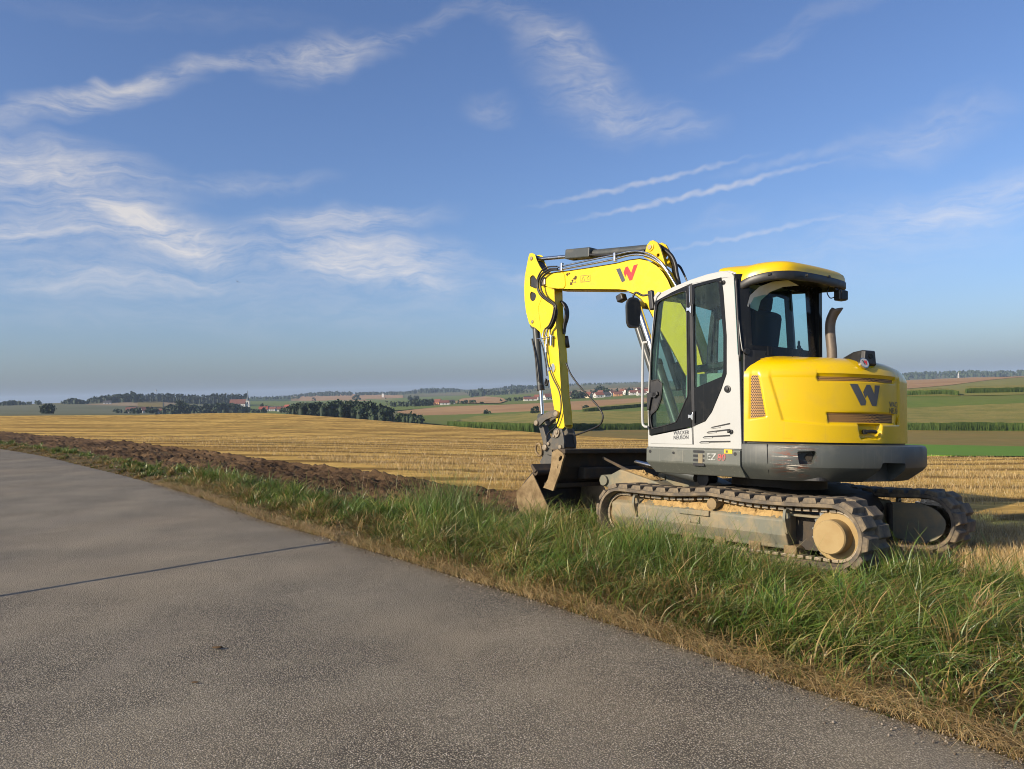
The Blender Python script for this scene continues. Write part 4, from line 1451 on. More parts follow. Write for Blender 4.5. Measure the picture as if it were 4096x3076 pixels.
def hood_patch(name, poly, inset, mat, parent, n=40, ny=6):
    """a curved plate that fills a four-sided opening of the hood"""
    P = np.array(poly); 
    k = len(P)
    if k == 4: up = [P[0], P[1]]; lo_ = [P[3], P[2]]
    else: up = [P[0], P[1], P[2]]; lo_ = [P[5], P[4], P[3]]
    V, UVs = [], []
    for j in range(ny):
        w = j / (ny - 1)
        for i in range(n):
            u = i / (n - 1) * (len(up) - 1); a = min(int(u), len(up) - 2); t = u - a
            p = (up[a] * (1 - t) + up[a + 1] * t) * (1 - w) + (lo_[a] * (1 - t) + lo_[a + 1] * t) * w
            th = p[0] / HR; r = HR - inset
            V.append((-r * math.cos(th), -r * math.sin(th), p[1])); UVs.append((p[0], p[1]))
    ii, jj = np.meshgrid(np.arange(n - 1), np.arange(ny - 1))
    F = np.stack([jj * n + ii, (jj + 1) * n + ii, (jj + 1) * n + ii + 1, jj * n + ii + 1], -1).reshape(-1, 4)
    return fast_mesh(name, V, F, mat, smooth=True, parent=parent, uv=UVs)


hood_patch("grille", G_LEFT, .0095, PERF, hood, 12, 30)
hood_patch("grille", G_TOP, .032, PERF, hood)
hood_patch("grille", G_LOW, .031, PERF, hood)


def on_hood(name, shapes, th0, z0, size, mat, lift=.0015, inset=.015, vf=None, height=None):
    """flat marking laid on the curved hood; shapes in a unit box, x runs to the right as seen from outside"""
    V, F = [], []
    if vf is None:
        for sh in shapes:
            o_ = len(V); V += [(p[0] * size, p[1] * (height or size)) for p in sh]
            for t in tessellate_polygon([[Vector((p[0], p[1], 0)) for p in sh]]): F.append(tuple(i + o_ for i in t))
    else: V, F = [(v[0], v[1]) for v in vf[0]], vf[1]
    r = HR - inset + lift
    VV = [(-r * math.cos(th0 + v[0] / HR), -r * math.sin(th0 + v[0] / HR), z0 + v[1]) for v in V]
    bm = bmesh.new(); 
    vs = [bm.verts.new(v) for v in VV]
    for f in F:
        try: bm.faces.new([vs[i] for i in f])
        except ValueError: pass
    bmesh.ops.subdivide_edges(bm, edges=[e for e in bm.edges if e.calc_length() > .06], cuts=2, use_grid_fill=True)
    bmesh.ops.triangulate(bm, faces=bm.faces)
    for v in bm.verts:
        rr = math.hypot(v.co.x, v.co.y); v.co.x *= r / rr; v.co.y *= r / rr
    me = bpy.data.meshes.new(name); bm.to_mesh(me); bm.free(); me.materials.append(mat)
    o = bpy.data.objects.new(name, me); COL.objects.link(o); o.parent = hood
    return o


t0, z0 = TZ([(3403, 1626)], HR)[0]; t1_, z1_ = TZ([(3525, 1538)], HR)[0]
wsz = (t1_ - t0) * HR
on_hood("w_mark", [W_BAR, W_ZIG], t0, z0 - .005, wsz, LOGOGREY, height=(z1_ - z0) * 1.0)
t2, z2 = TZ([(3563, 1628)], HR)[0]
for k, tx in enumerate(("WACKER", "NEUSON")):
    on_hood("lettering", None, t2, z2 - k * .058, 1, LOGOGREY, vf=text_vf(tx, .070, xs=.88), inset=.015)
tl, zl = TZ([(3150, 1743)], HR)[0]
sq = hz([(3132, 1731), (3167, 1731), (3167, 1754), (3132, 1754)])
hood_patch("filler_flap", sq, -.002, YEL, hood, 6, 4)
# door latch in its recess
tq, zq = TZ([(3485, 1728)], HR)[0]
def hp(th, z, r): return (-r * math.cos(th), -r * math.sin(th), z)
v, f = tube_vf([hp(tq - .05, zq, HR - .012), hp(tq - .02, zq + .004, HR - .004), hp(tq + .03, zq + .003, HR - .003), hp(tq + .058, zq, HR - .01)], .017, 8)
obj("latch", v, f, BLACK, hood, smooth=True, auto=40)
a = Vector(hp(tq - .05, zq, HR - .03)); b_ = Vector(hp(tq - .05, zq, HR - .002)); cyl("latch_lock", a, b_, .022, BLACK, hood, n=16)
# tail lens on the right
on_hood("reflector", [[(0, 0), (.55, 1), (1, 1), (1, 0)]], TZ([(3589, 1700)], HR)[0][0], TZ([(3589, 1700)], HR)[0][1], .10, YEL, inset=0.0, lift=-.004, height=.10)

# camera pod with the round badge
cx_ = BP(3462, 1440, r=1.09)
tc_, zc = math.atan2(-cx_[1], -cx_[0]), cx_[2]
pod = grp("rear_camera", EX)
er = Vector((-math.cos(tc_), -math.sin(tc_), 0)); et = Vector((math.sin(tc_), -math.cos(tc_), 0)); ez = Vector((0, 0, 1))
c0 = Vector(cx_)
def pod_pt(a, b, c): return tuple(c0 + er * a + et * b + ez * c)
secs = []
for (a, w, h0, h1_) in ((-.30, .03, -.03, -.005), (-.20, .07, -.035, .035), (-.08, .085, -.05, .075), (.02, .085, -.06, .085), (.055, .075, -.045, .080)):
    secs.append([pod_pt(a, -w, h0), pod_pt(a, -w * .8, h1_), pod_pt(a, w * .8, h1_), pod_pt(a, w, h0)])
V = [p for s in secs for p in s]; F = []
for i in range(len(secs) - 1):
    for k in range(4):
        q = (k + 1) % 4; F.append((i * 4 + k, i * 4 + q, (i + 1) * 4 + q, (i + 1) * 4 + k))
F += [(0, 1, 2, 3), tuple(len(V) - 4 + k for k in (3, 2, 1, 0))]
obj("camera_housing", V, F, BLACK, pod, bevel=.01)
cyl("camera_lens", pod_pt(.05, .0, .03), pod_pt(.062, .0, .03), .022, BLKGL, pod, n=20)
bc = BP(3457, 1452, r=1.155); bt = math.atan2(-bc[1], -bc[0])
e2 = Vector((-math.cos(bt), -math.sin(bt), .35)).normalized(); s2_ = Vector((math.sin(bt), -math.cos(bt), 0)); u2_ = e2.cross(s2_) * -1
if u2_.z < 0: u2_ = -u2_
bc = Vector(bc)
cyl("badge", bc - e2 * .02, bc + e2 * .006, .042, WHITE, pod, n=32); cyl("badge_rim", bc - e2 * .02, bc + e2 * .004, .050, STEEL, pod, n=32)
for nm, sh, mt in (("badge_bar", W_BAR, LOGOGREY), ("badge_zigzag", W_ZIG, LOGORED)):
    V = [tuple(bc + e2 * .008 + s2_ * ((p[0] - .5) * .052) + u2_ * ((p[1] - .5) * .048)) for p in sh]
    obj(nm, V, [tuple(t) for t in tessellate_polygon([[Vector((p[0], p[1], 0)) for p in sh]])], mt, pod, recalc=False)

# ---- exhaust
ep = [BP(*p, y=.06) for p in ((3328, 1450), (3327, 1400), (3321, 1335), (3322, 1290), (3333, 1258), (3346, 1238))]
V, F = tube_vf([tuple(p) for p in ep], .047, 20, True, 8)
exh = obj("exhaust_pipe", V, F[:-2], EXHST, EX, smooth=True)
# slanted mouth
tipdir = (Vector(ep[-1]) - Vector(ep[-2])).normalized()
n20 = 20
for k in range(n20):
    vv = exh.data.vertices[len(V) - n20 + k]
    c = Vector(ep[-1]); rel = vv.co - c
    vv.co = vv.co + tipdir * (.055 * (rel.z / .047) * -0.2 + .05 * (rel.x / .047) * -1)
md = exh.modifiers.new("wall", "SOLIDIFY"); md.thickness = .004; md.offset = -1

# ---- cab
Yc = 1.13
z3 = lambda L: XZ(L, Yc, 2560, 1040, 3.322)
z4 = lambda L: XZ(L, Yc, 2560, 1440, 3.322)
px_ = lambda L: XZ(L, Yc)
cab = grp("cab")
outline = px_([(2592, 1788), (2590, 1640), (2594, 1500), (2604, 1350), (2616, 1230), (2622, 1196), (2640, 1172), (2700, 1144), (2760, 1119), (2820, 1099), (2870, 1088), (2905, 1085), (2925, 1091), (2935, 1105), (2948, 1300), (2958, 1500), (2966, 1797)])
door_hole = px_([(2603, 1772), (2598, 1640), (2604, 1480), (2614, 1330), (2625, 1212), (2757, 1143), (2760, 1300), (2768, 1775)])
rw_hole = px_([(2771, 1143), (2883, 1114), (2891, 1170), (2903, 1341), (2903, 1491), (2882, 1556), (2845, 1644), (2820, 1680), (2782, 1698)])
shell = plate("side_shell", outline, "y", 1.085, 1.130, WHITE, cab, holes=[door_hole, rw_hole], bevel=.010)
blk = px_([(2599, 1740), (2595, 1650), (2601, 1460), (2611, 1330), (2622, 1206), (2690, 1168), (2757, 1138), (2760, 1300), (2768, 1706)])
gl_door = px_([(2629, 1222), (2640, 1205), (2680, 1186), (2735, 1166), (2745, 1170), (2748, 1185), (2752, 1480), (2753, 1578), (2745, 1600), (2710, 1680), (2695, 1692), (2618, 1713), (2609, 1706), (2605, 1663), (2629, 1639), (2644, 1600), (2649, 1560), (2648, 1532), (2632, 1518), (2607, 1523), (2605, 1490), (2609, 1400), (2619, 1311)])
door = plate("door", blk, "y", 1.118, 1.138, BLKGL, cab, holes=[gl_door], bevel=.003)
V, F = plate_vf(gl_door, [], "y", 1.124, 1.128); obj("door_pane", V, F, GLASS, door)
low = px_([(2600, 1745), (2768, 1711), (2771, 1777), (2602, 1774)])
plate("door_panel", low, "y", 1.112, 1.1365, WHITE, door, bevel=.003)
rim = [tuple(p) for p in gl_door]
V, F = tube_vf([(p[0], 1.139, p[1]) for p in gl_door + gl_door[:1]], .006, 6, True, 3); obj("pane_seal", V, F, BLACK, door, smooth=True)
rwo = px_([(2768, 1139), (2886, 1109), (2894, 1166), (2907, 1341), (2907, 1495), (2886, 1557), (2848, 1648), (2822, 1685), (2780, 1703)])
rwg = px_([(2777, 1153), (2785, 1148), (2865, 1127), (2873, 1130), (2880, 1184), (2894, 1341), (2894, 1480), (2888, 1506), (2785, 1550), (2780, 1546)])
rw = plate("rear_side_window", rwo, "y", 1.120, 1.136, BLKGL, cab, holes=[rwg], bevel=.003)
V, F = plate_vf(rwg, [], "y", 1.126, 1.130); obj("window_pane", V, F, GLASS, rw)
plate("door_post", px_([(2756, 1137), (2769, 1133), (2781, 1704), (2769, 1707)]), "y", 1.10, 1.1345, BLACK, cab); plate("door_seam", px_([(2770, 1706), (2773, 1706), (2775, 1778), (2772, 1778)]), "y", 1.10, 1.133, BLACK, cab)
plate("post_trim", px_([(2758.5, 1145), (2760.5, 1145), (2762, 1210), (2760, 1210)]), "y", 1.120, 1.142, STEEL, cab)
for (hx, hy) in ((2765, 1240), (2772, 1668)):
    hg = plate("hinge", px_([(hx - 14, hy - 10), (hx - 14, hy + 8), (hx - 5, hy + 4), (hx + 5, hy + 16), (hx + 6, hy - 18), (hx - 3, hy - 8)]), "y", 1.138, 1.158, STEEL, cab, bevel=.004)
    c = BP(hx + 5, hy, y=1.145); cyl("hinge_pin", (c[0], 1.145, c[2] - .055), (c[0], 1.145, c[2] + .055), .010, BLACK, cab, n=10)
# handle plate and lever on the door
plate("handle_recess", px_([(2604, 1524), (2632, 1520), (2646, 1535), (2646, 1560), (2641, 1600), (2627, 1637), (2604, 1660)]), "y", 1.134, 1.139, BLACK, door, bevel=.002)
c = BP(2619, 1580, y=1.15); cyl("door_lock", (c[0], 1.136, c[2]), (c[0], 1.165, c[2]), .026, BLACK, door, n=20)
plate("door_handle", px_([(2595, 1572), (2637, 1566), (2639, 1580), (2612, 1592), (2604, 1640), (2596, 1640)]), "y", 1.142, 1.165, BLACK, door, bevel=.006)
for k, tx in enumerate(("WACKER", "NEUSON")):
    c = BP(2693, 1739 + k * 19.0, y=1.139); letters("lettering", tx, (c[0], 1.1385, c[2]), (-1, 0, .045), (0, 0, 1), .052, LOGOGREY, door, xs=.84)
# round lock, rubber stops, louvre slots on the shell
c = BP(2911, 1556, y=1.13)
v, f = lathe_vf((c[0], 1.128, c[2]), (0, 1, 0), [(0, .033), (.012, .033), (.014, .022), (.026, .018), (.028, .006)], 24); obj("window_lock", v, f, BLACK, cab, smooth=True, auto=30)
for (sx, sy_) in ((2893, 1129), (2924, 1727)):
    c = BP(sx, sy_, y=1.14); v, f = lathe_vf((c[0], 1.128, c[2]), (.35, 1, 0), [(0, .020), (.012, .020), (.015, .013), (.045, .011), (.05, .004)], 16); obj("door_stop", v, f, BLACK, cab, smooth=True, auto=30)
for (x0, y0, x1, y1) in ((2842, 1710, 2921, 1694), (2826, 1729, 2921, 1718), (2811, 1748, 2921, 1742), (2797, 1768, 2922, 1766)):
    plate("louvre", px_([(x0, y0 + 3), (x0 + 7, y0 - 3), (x1, y1 - 3), (x1, y1 + 3)]), "y", 1.1285, 1.1325, BLACK, cab)
    plate("louvre_lip", px_([(x0 + 4, y0 + 5), (x0 + 40, y1 + (y0 - y1) * .65 + 5), (x0 + 40, y1 + (y0 - y1) * .65 + 2), (x0 + 8, y0 + 2)]), "y", 1.130, 1.138, WHITE, cab)
plate("sill_gap", px_([(2594, 1790), (2966, 1799), (2966, 1805), (2594, 1796)]), "y", 1.02, 1.127, BLACK, cab)
# far wall, front frame, roof skin, floor: the shell of the cab
far_out = [(p[0], p[1]) for p in outline]
far_hole = [( .66, 1.62), (.64, 2.36), (.30, 2.50), (-.05, 2.54), (-.14, 2.50), (-.20, 1.62)]
plate("far_wall", far_out, "y", .105, .135, BLACK, cab, holes=[far_hole])
V, F = plate_vf(far_hole, [], "y", .118, .121); obj("far_pane", V, F, GLASSF, cab)
fe = [outline[i] for i in range(0, 7)]                     # front edge from the sill up
for (ya, yb, nm, mt) in ((1.055, 1.0851, "front_post", WHITE), (.1349, .17, "front_post", BLACK)):
    V, F = [], []
    for (x, z) in fe:
        V += [(x, ya, z), (x, yb, z), (x - .05, yb, z), (x - .05, ya, z)]
    for i in range(len(fe) - 1):
        for k in range(4):
            q = (k + 1) % 4; F.append((i * 4 + k, i * 4 + q, (i + 1) * 4 + q, (i + 1) * 4 + k))
    obj(nm, V, F, mt, cab)
V, F = grid_vf(2, len(fe), lambda u, w: (fe[int(round(w * (len(fe) - 1)))][0] - .012, .17 + .885 * u, fe[int(round(w * (len(fe) - 1)))][1])); obj("windscreen", V, F, GLASSF, cab)
plate("front_sill", [(outline[0][0] - .06, 1.02), (outline[0][0] - .005, 1.02), (outline[0][0] - .005, 1.20), (outline[0][0] - .06, 1.20)], "y", .17, 1.055, BLACK, cab)
top = outline[5:14]
V, F = grid_vf(len(top), 8, lambda u, w: (top[int(round(u * (len(top) - 1)))][0], 1.086 - .95 * w, top[int(round(u * (len(top) - 1)))][1] + .020 * math.sin(math.pi * min(w + .02, 1)) - .004))
rs = obj("roof_skin", V, F, WHITE, cab, smooth=True); md = rs.modifiers.new("wall", "SOLIDIFY"); md.thickness = .03; md.offset = 0
plate("cab_floor", [(-.42, 1.06), (.72, 1.06), (.72, .14), (-.42, .14)], "z", 1.005, 1.06, BLACK, cab)
# rear: curved glass with black border, following the plan curve
def rear_pt(u, z, off=0.0):
    P = np.array(REARX); k = u * (len(P) - 1); i = min(int(k), len(P) - 2); t = k - i
    p = P[i] * (1 - t) + P[i + 1] * t
    lean = (z - 1.9) * .06
    return (p[0] - off + lean, p[1] - (.015 if u < .01 else 0), z)
def rear_patch(name, u0, u1, z0, z1, mat, off, n=14):
    V, F = grid_vf(n, 5, lambda u, w: rear_pt(u0 + (u1 - u0) * u, (z0(u0 + (u1 - u0) * u) if callable(z0) else z0) * (1 - w) + (z1(u0 + (u1 - u0) * u) if callable(z1) else z1) * w, off))
    o = obj(name, V, F, mat, cab, smooth=True, recalc=False)
    return o
ZR0, ZR1 = 1.86, 2.60
rear_patch("rear_pane", .0, 1.0, ZR0, ZR1, GLASSR, 0.0, 24)
rear_patch("rear_border", .0, .26, ZR0, ZR1, BLKGL, .004); rear_patch("rear_border", .90, 1.0, ZR0, ZR1, BLKGL, .004)
rear_patch("rear_border", .26, .90, ZR0, 1.945, BLKGL, .004); rear_patch("rear_border", .26, .90, 2.50, ZR1, BLKGL, .004)
v, f = tube_vf([rear_pt(0.02, 1.80, .02), rear_pt(0.02, 2.2, .02), rear_pt(.02, 2.56, .02)], .012, 8); obj("pillar_seal", v, f, BLACK, cab, smooth=True)
v, f = tube_vf([rear_pt(.05, 1.89, .03), rear_pt(.02, 2.02, .035), rear_pt(.01, 2.3, .025), rear_pt(.01, 2.5, .02)], .004, 6); obj("cable", v, f, PALE, cab, smooth=True)
c = rear_pt(.10, 1.885, .03); cyl("wiper_cap", c, (c[0] - .03, c[1] + .01, c[2]), .028, BLACK, cab, n=16)
plate("cab_right_post", [(-.46, .10), (-.52, .10), (-.52, .16), (-.46, .16)], "z", 1.86, 2.60, BLKGL, cab)

# roof hood: yellow cap, dark lip and black underside
RO_ = [(.02, 1.035, 2.640), (-.12, 1.085, 2.560), (-.226, 1.10, 2.525), (-.35, 1.09, 2.565), (-.50, 1.04, 2.592), (-.62, .96, 2.600), (-.68, .82, 2.606), (-.72, .5, 2.612), (-.745, .16, 2.606), (-.70, .045, 2.604), (-.4, .03, 2.62), (.02, .04, 2.655), (.06, .3, 2.668), (.07, .7, 2.668)]
RO_ = [tuple(p) for p in catmull(RO_ + RO_[:1], 4)][:-1]
cxr = np.mean([p[0] for p in RO_]); cyr = np.mean([p[1] for p in RO_])
def ring(sc, dz, flat=0.0, zf=2.70):
    return [(cxr + (p[0] - cxr) * sc, cyr + (p[1] - cyr) * sc, (p[2] + dz) * (1 - flat) + zf * flat) for p in RO_]
def rings_obj(name, rings, mat, cap_last=False):
    n = len(RO_); V = [p for r in rings for p in r]; F = []
    for k in range(len(rings) - 1):
        for i in range(n):
            q = (i + 1) % n; F.append((k * n + i, k * n + q, (k + 1) * n + q, (k + 1) * n + i))
    if cap_last: F.append(tuple((len(rings) - 1) * n + i for i in range(n)))
    return obj(name, V, F, mat, cab, smooth=True, recalc=True, auto=60)
rings_obj("roof_cap", [ring(1.0, 0), ring(.995, .03), ring(.975, .052, .15, 2.69), ring(.91, .072, .5, 2.700), ring(.7, .08, .8, 2.722), ring(.35, .1, 1, 2.735)], YEL, True)
rings_obj("roof_lip", [ring(1.0, .001), ring(1.012, -.01), ring(1.012, -.062), ring(.99, -.078), ring(.93, -.078), ring(.90, -.05, .3, 2.55), ring(.80, -.03, 1, 2.572)], BLACK, True)
for p in ((3083, 1091), (3232, 1095), (3317, 1101)):
    c = Vector(BP(p[0], p[1] + 6, x=-.62 if p[0] < 3100 else -.735)); cyl("lip_screw", c + Vector((.02, 0, 0)), c - Vector((.008, -.004, 0)), .012, BLACK, cab, n=10)
# pale curved bracket under the roof, speaker grille
V, F = [], []
arch = [(-.315, 1.085, 2.30), (-.33, 1.06, 2.40), (-.39, 1.00, 2.48), (-.47, .92, 2.525), (-.56, .80, 2.545)]
V, F = grid_vf(len(arch), 2, lambda u, w: (arch[int(round(u * 4))][0] - .03 * w, arch[int(round(u * 4))][1] - .13 * w, arch[int(round(u * 4))][2] - .035 * w)); obj("roof_bracket", V, F, PALE, cab, smooth=True)
lp_ = BP(3362, 1182, x=-.74)
lamp = grp("work_lamp")
lc_ = Vector(lp_); 
v, f = box_vf(lc_, (.075, .105, .10), Matrix.Rotation(R_(-12), 3, "Z")); obj("lamp_housing", v, f, BLACK, lamp, bevel=.012)
v, f = box_vf(lc_ + Vector((-.040, 0, 0)), (.008, .088, .082), Matrix.Rotation(R_(-12), 3, "Z")); obj("lamp_lens", v, f, BLKGL, lamp, bevel=.003)
cyl("lamp_stem", lc_ + Vector((.02, .03, .045)), lc_ + Vector((.04, .04, .10)), .018, BLACK, lamp)
tube("lamp_cable", [lc_ + Vector((.03, .06, -.02)), lc_ + Vector((.05, .10, -.03)), lc_ + Vector((.07, .12, .02)), lc_ + Vector((.06, .10, .08))], .005, BLACK, lamp, n=6)

# seat, console and levers inside
seat = grp("seat", EX)
def cushion(name, c, s, rot, mat=SEATM, bev=.05):
    v, f = box_vf(c, s, rot); return obj(name, v, f, mat, seat, bevel=bev)
cushion("seat_base", (.14, .56, 1.62), (.50, .52, .14), Matrix.Rotation(R_(-5), 3, "Y")); cushion("backrest", (-.12, .56, 1.99), (.13, .56, .70), Matrix.Rotation(R_(-8), 3, "Y"), bev=.06)
cushion("headrest", (-.165, .60, 2.41), (.10, .32, .19), Matrix.Rotation(R_(-8), 3, "Y")); cushion("pedestal", (.14, .56, 1.30), (.42, .42, .50), None, BLACK, .02)
for sy in (.28, .92):
    cushion("armrest", (.20, sy, 1.78), (.38, .08, .07), Matrix.Rotation(R_(4), 3, "Y"), BLACK, .02); cushion("console", (.22, sy, 1.52), (.44, .11, .40), None, PALE if sy > .5 else BLACK, .02)
    tube("joystick", [(.38, sy, 1.80), (.40, sy, 1.90), (.385, sy, 1.98)], .018, BLACK, seat, n=8, rad=lambda t: .7 + .8 * t)
for sy in (.52, .64): tube("pedal_lever", [(.62, sy, 1.06), (.60, sy, 1.30), (.56, sy, 1.52), (.58, sy, 1.62)], .010, STEEL, seat, n=8)
v, f = box_vf((.60, .28, 1.86), (.03, .16, .22), Matrix.Rotation(R_(25), 3, "Z")); obj("monitor", v, f, BLACK, seat, bevel=.012)
v, f = box_vf((.585, .29, 1.86), (.008, .13, .18), Matrix.Rotation(R_(25), 3, "Z")); obj("screen", v, f, BLKGL, seat)
tube("belt_strap", [(-.0, .88, 1.40), (-.04, .90, 1.8), (-.1, .84, 2.1)], .012, BLACK, seat, n=6)

# mirror, handrail, front lamp
mir = grp("mirror")
mc = Vector(BP(2534, 1250, y=1.16))
out = rounded([(-.062, -.155), (-.075, .06), (-.05, .15), (.05, .155), (.075, .09), (.068, -.10), (.045, -.155)], .035, 4)
rm = Matrix.Rotation(R_(-35), 3, "Z")
def mirror_shape(name, sc, x0, x1, mat, bev=.0):
    V, F = plate_vf([(a * sc, b * sc) for a, b in out], [], "x", x0, x1)
    V = [tuple(mc + rm @ Vector(v)) for v in V]; return obj(name, V, F, mat, mir, bevel=bev)
mirror_shape("mirror_shell", 1.0, -.015, .045, BLACK, .015); mirror_shape("mirror_glass", .86, -.020, -.013, BLKGL)
ma = Vector(BP(2608, 1188, y=1.12))
tube("mirror_arm", [mc + Vector((.02, 0, .14)), mc + Vector((-.01, -.02, .205)), (mc + ma) / 2 + Vector((0, 0, .095)), ma + Vector((0, 0, .02)), ma + Vector((.005, 0, -.10))], .011, BLACK, mir, n=8)
v, f = box_vf(ma + Vector((.01, -.01, -.03)), (.055, .05, .20), Matrix.Rotation(R_(8), 3, "Y")); obj("mirror_clamp", v, f, BLACK, mir, bevel=.012)
plate("mirror_bracket", px_([(2617, 1190), (2622, 1182), (2634, 1167), (2645, 1172), (2630, 1188), (2622, 1212)]), "y", 1.10, 1.142, WHITE, mir, bevel=.003)
hr = [BP(*p, y=1.17) for p in ((2592, 1369), (2578, 1371), (2572, 1388), (2570, 1550), (2570, 1680), (2577, 1704), (2592, 1708))]
tube("handrail", [tuple(p) for p in hr], .013, WHITE, EX, n=12)

# small toy rabbit on the ledge behind the seat
rb = Vector((-.40, .30, 1.955)); 
def ell(c, s, n=10, m=7):
    V, F = grid_vf(n, m, lambda u, w: (c[0] + s[0] * math.sin(math.pi * max(w, .001)) * math.cos(2 * math.pi * u), c[1] + s[1] * math.sin(math.pi * max(w, .001)) * math.sin(2 * math.pi * u), c[2] + s[2] * math.cos(math.pi * w)), close_u=True)
    return V, F
v, f = join_vf([ell(rb, (.028, .038, .026)), ell(rb + Vector((0, .022, .03)), (.020, .022, .022)), ell(rb + Vector((0, .034, .065)), (.006, .009, .028)), ell(rb + Vector((0, .012, .066)), (.006, .009, .028))])
rab = obj("toy_rabbit", v, f, BLACK, None, smooth=True); rab.matrix_world = MW
tag(rab, "little dark rabbit figure on the ledge inside the cab's rear window", "toy rabbit")

# ---- boom
YB0, YB1 = -.05, -.25
ZA = lambda L, y=YB0: XZ(L, y, 2000, 920, 2.765)
boom_px = [(470, 560), (490, 520), (540, 486), (640, 468), (720, 462), (1000, 420), (1290, 372), (1420, 338), (1540, 322), (1640, 342), (1730, 395), (1800, 470), (1850, 550), (1893, 650)]
bo = ZA(boom_px)
bo += [(1.06, 2.30), (.93, 1.80), (.86, 1.30), (.80, 1.08), (.70, 1.00), (.60, 1.06), (.58, 1.20), (.66, 1.60), (.80, 1.95)][:0]
# rear edge continues down behind the cab to the foot, then the front edge comes back up
rear = [(1.20, 2.55), (1.02, 2.10), (.86, 1.60), (.72, 1.22), (.68, 1.08), (.74, .98), (.84, .98), (.92, 1.08), (1.16, 1.76), (1.36, 2.08)]
und = ZA([(1690, 960), (1640, 862), (1560, 762), (1480, 702), (1390, 664), (1310, 656), (1000, 654), (640, 652), (560, 640), (505, 612)])
bp_out = bo + [p for p in rear if True] + und
boom = grp("boom")
plate("boom_side", bp_out, "y", YB0 - .012, YB0, YELW, boom, bevel=.004); plate("boom_side", bp_out, "y", YB1, YB1 + .012, YELW, boom, bevel=.004)
ins = bp_out
V, F = [], []
n = len(bp_out)
cxy = np.array(bp_out)
for yy in (YB0 - .012, YB1 + .012):
    for i in range(n):
        p0, p, p1 = cxy[i - 1], cxy[i], cxy[(i + 1) % n]
        t = p1 - p0; t = t / np.linalg.norm(t); nrm = np.array([t[1], -t[0]])
        q = p + nrm * -.014 if False else p - np.array([-t[1], t[0]]) * .014
        V.append((q[0], yy, q[1]))
for i in range(n):
    j = (i + 1) % n; F.append((i, j, j + n, i + n))
obj("boom_web", V, F, YELW, boom)
# raised casting at the nose
nose = rounded(ZA([(470, 566), (492, 520), (545, 488), (700, 470), (720, 500), (725, 620), (705, 648), (560, 638), (500, 612)]), .02)
plate("nose_plate", nose, "y", YB0, YB0 + .012, YELW, boom, bevel=.006); plate("nose_plate", nose, "y", YB1 - .012, YB1, YELW, boom, bevel=.006)
# W mark and warning label on the side
yl = YB0 + .0025
bar = ZA([(1285, 432), (1330, 422), (1382, 545), (1380, 562), (1350, 580)]); zig = ZA([(1367, 468), (1390, 410), (1413, 403), (1452, 474), (1480, 390), (1525, 378), (1462, 552), (1432, 560), (1400, 486), (1386, 522)])
for nm, sh, mt in (("mark_bar", bar, LOGOGREY), ("mark_zigzag", zig, LOGORED)):
    obj(nm, [(p[0], yl, p[1]) for p in sh], [tuple(t) for t in tessellate_polygon([[Vector((p[0], p[1], 0)) for p in sh]])], mt, boom, recalc=False)
def frame_line(pts, w, name, mat, y, parent):
    P = [Vector((p[0], y, p[1])) for p in pts]
    parts = []
    for i in range(len(P)):
        a, b = P[i], P[(i + 1) % len(P)]
        d = (b - a); L = d.length
        ang = math.atan2(d.z, d.x)
        parts.append(box_vf((a + b) / 2, (L + w, .0015, w), Matrix.Rotation(-ang, 3, "Y")))
    return obj(name, *join_vf(parts), mat, parent)
frame_line(ZA([(895, 508), (998, 496), (998, 566), (895, 578)]), .004, "warning_label", LOGOGREY, yl, boom)
frame_line(ZA([(905, 566), (920, 512), (940, 562)]), .004, "label_triangle", LOGOGREY, yl, boom); frame_line(ZA([(985, 505), (985, 555), (960, 540)]), .004, "label_sign", LOGOGREY, yl, boom)
frame_line(ZA([(798, 582), (820, 540), (843, 580)]), .004, "label_triangle", LOGOGREY, yl, boom)
MUD = paint("mud_spatter", (0.085, 0.050, 0.022), 0.95, amt=.3)
for (a, b, r) in ((745, 490, 22), (835, 528, 28), (790, 590, 26), (800, 560, 12), (765, 484, 16)):
    c = ZA([(a, b)])[0]; k = 11
    pts = [(c[0] + r * .0011 * (1 + .5 * random.uniform(-1, 1)) * math.cos(2 * math.pi * i / k), c[1] + r * .0009 * (1 + .6 * random.uniform(-1, 1)) * math.sin(2 * math.pi * i / k)) for i in range(k)]
    V = [(p[0], yl, p[1]) for p in pts] + [(c[0], yl + .006, c[1])]
    obj("mud_splash", V, [(i, (i + 1) % k, k) for i in range(k)], MUD, boom)
# ears for the arm cylinder
ear = ZA([(1585, 300), (1600, 245), (1622, 165), (1655, 122), (1690, 112), (1735, 136), (1770, 205), (1800, 300), (1835, 420), (1790, 400), (1700, 350)])
eh = ZA([(1728, 275), (1742, 258), (1760, 262), (1760, 285), (1742, 300), (1730, 292)])
for ya, yb in ((YB0 - .03, YB0 - .005), (YB1 + .005, YB1 + .03)): plate("cylinder_ear", ear, "y", min(ya, yb), max(ya, yb), YEL, boom, holes=[eh], bevel=.005)
pe = ZA([(1662, 190)])[0]
v, f = lathe_vf((pe[0], YB0 - .006, pe[1]), (0, 1, 0), [(0, .05), (.012, .048), (.014, .036)], 24); obj("ear_boss", v, f, YEL, boom, smooth=True, auto=30)
cyl("ear_pin", (pe[0], YB1 - .02, pe[1]), (pe[0], YB0 + .018, pe[1]), .028, PIN, boom, n=20)
# foot pin block
cyl("foot_pin", (.79, YB1 - .06, 1.05), (.79, YB0 + .06, 1.05), .06, PIN, boom, n=20)
for ya in (YB0 + .012, YB1 - .052): plate("boom_bracket", [(.55, .98), (.66, 1.22), (.80, 1.28), (.95, 1.15), (1.0, .98)], "y", ya, ya + .04, BLACK, EX, bevel=.006)

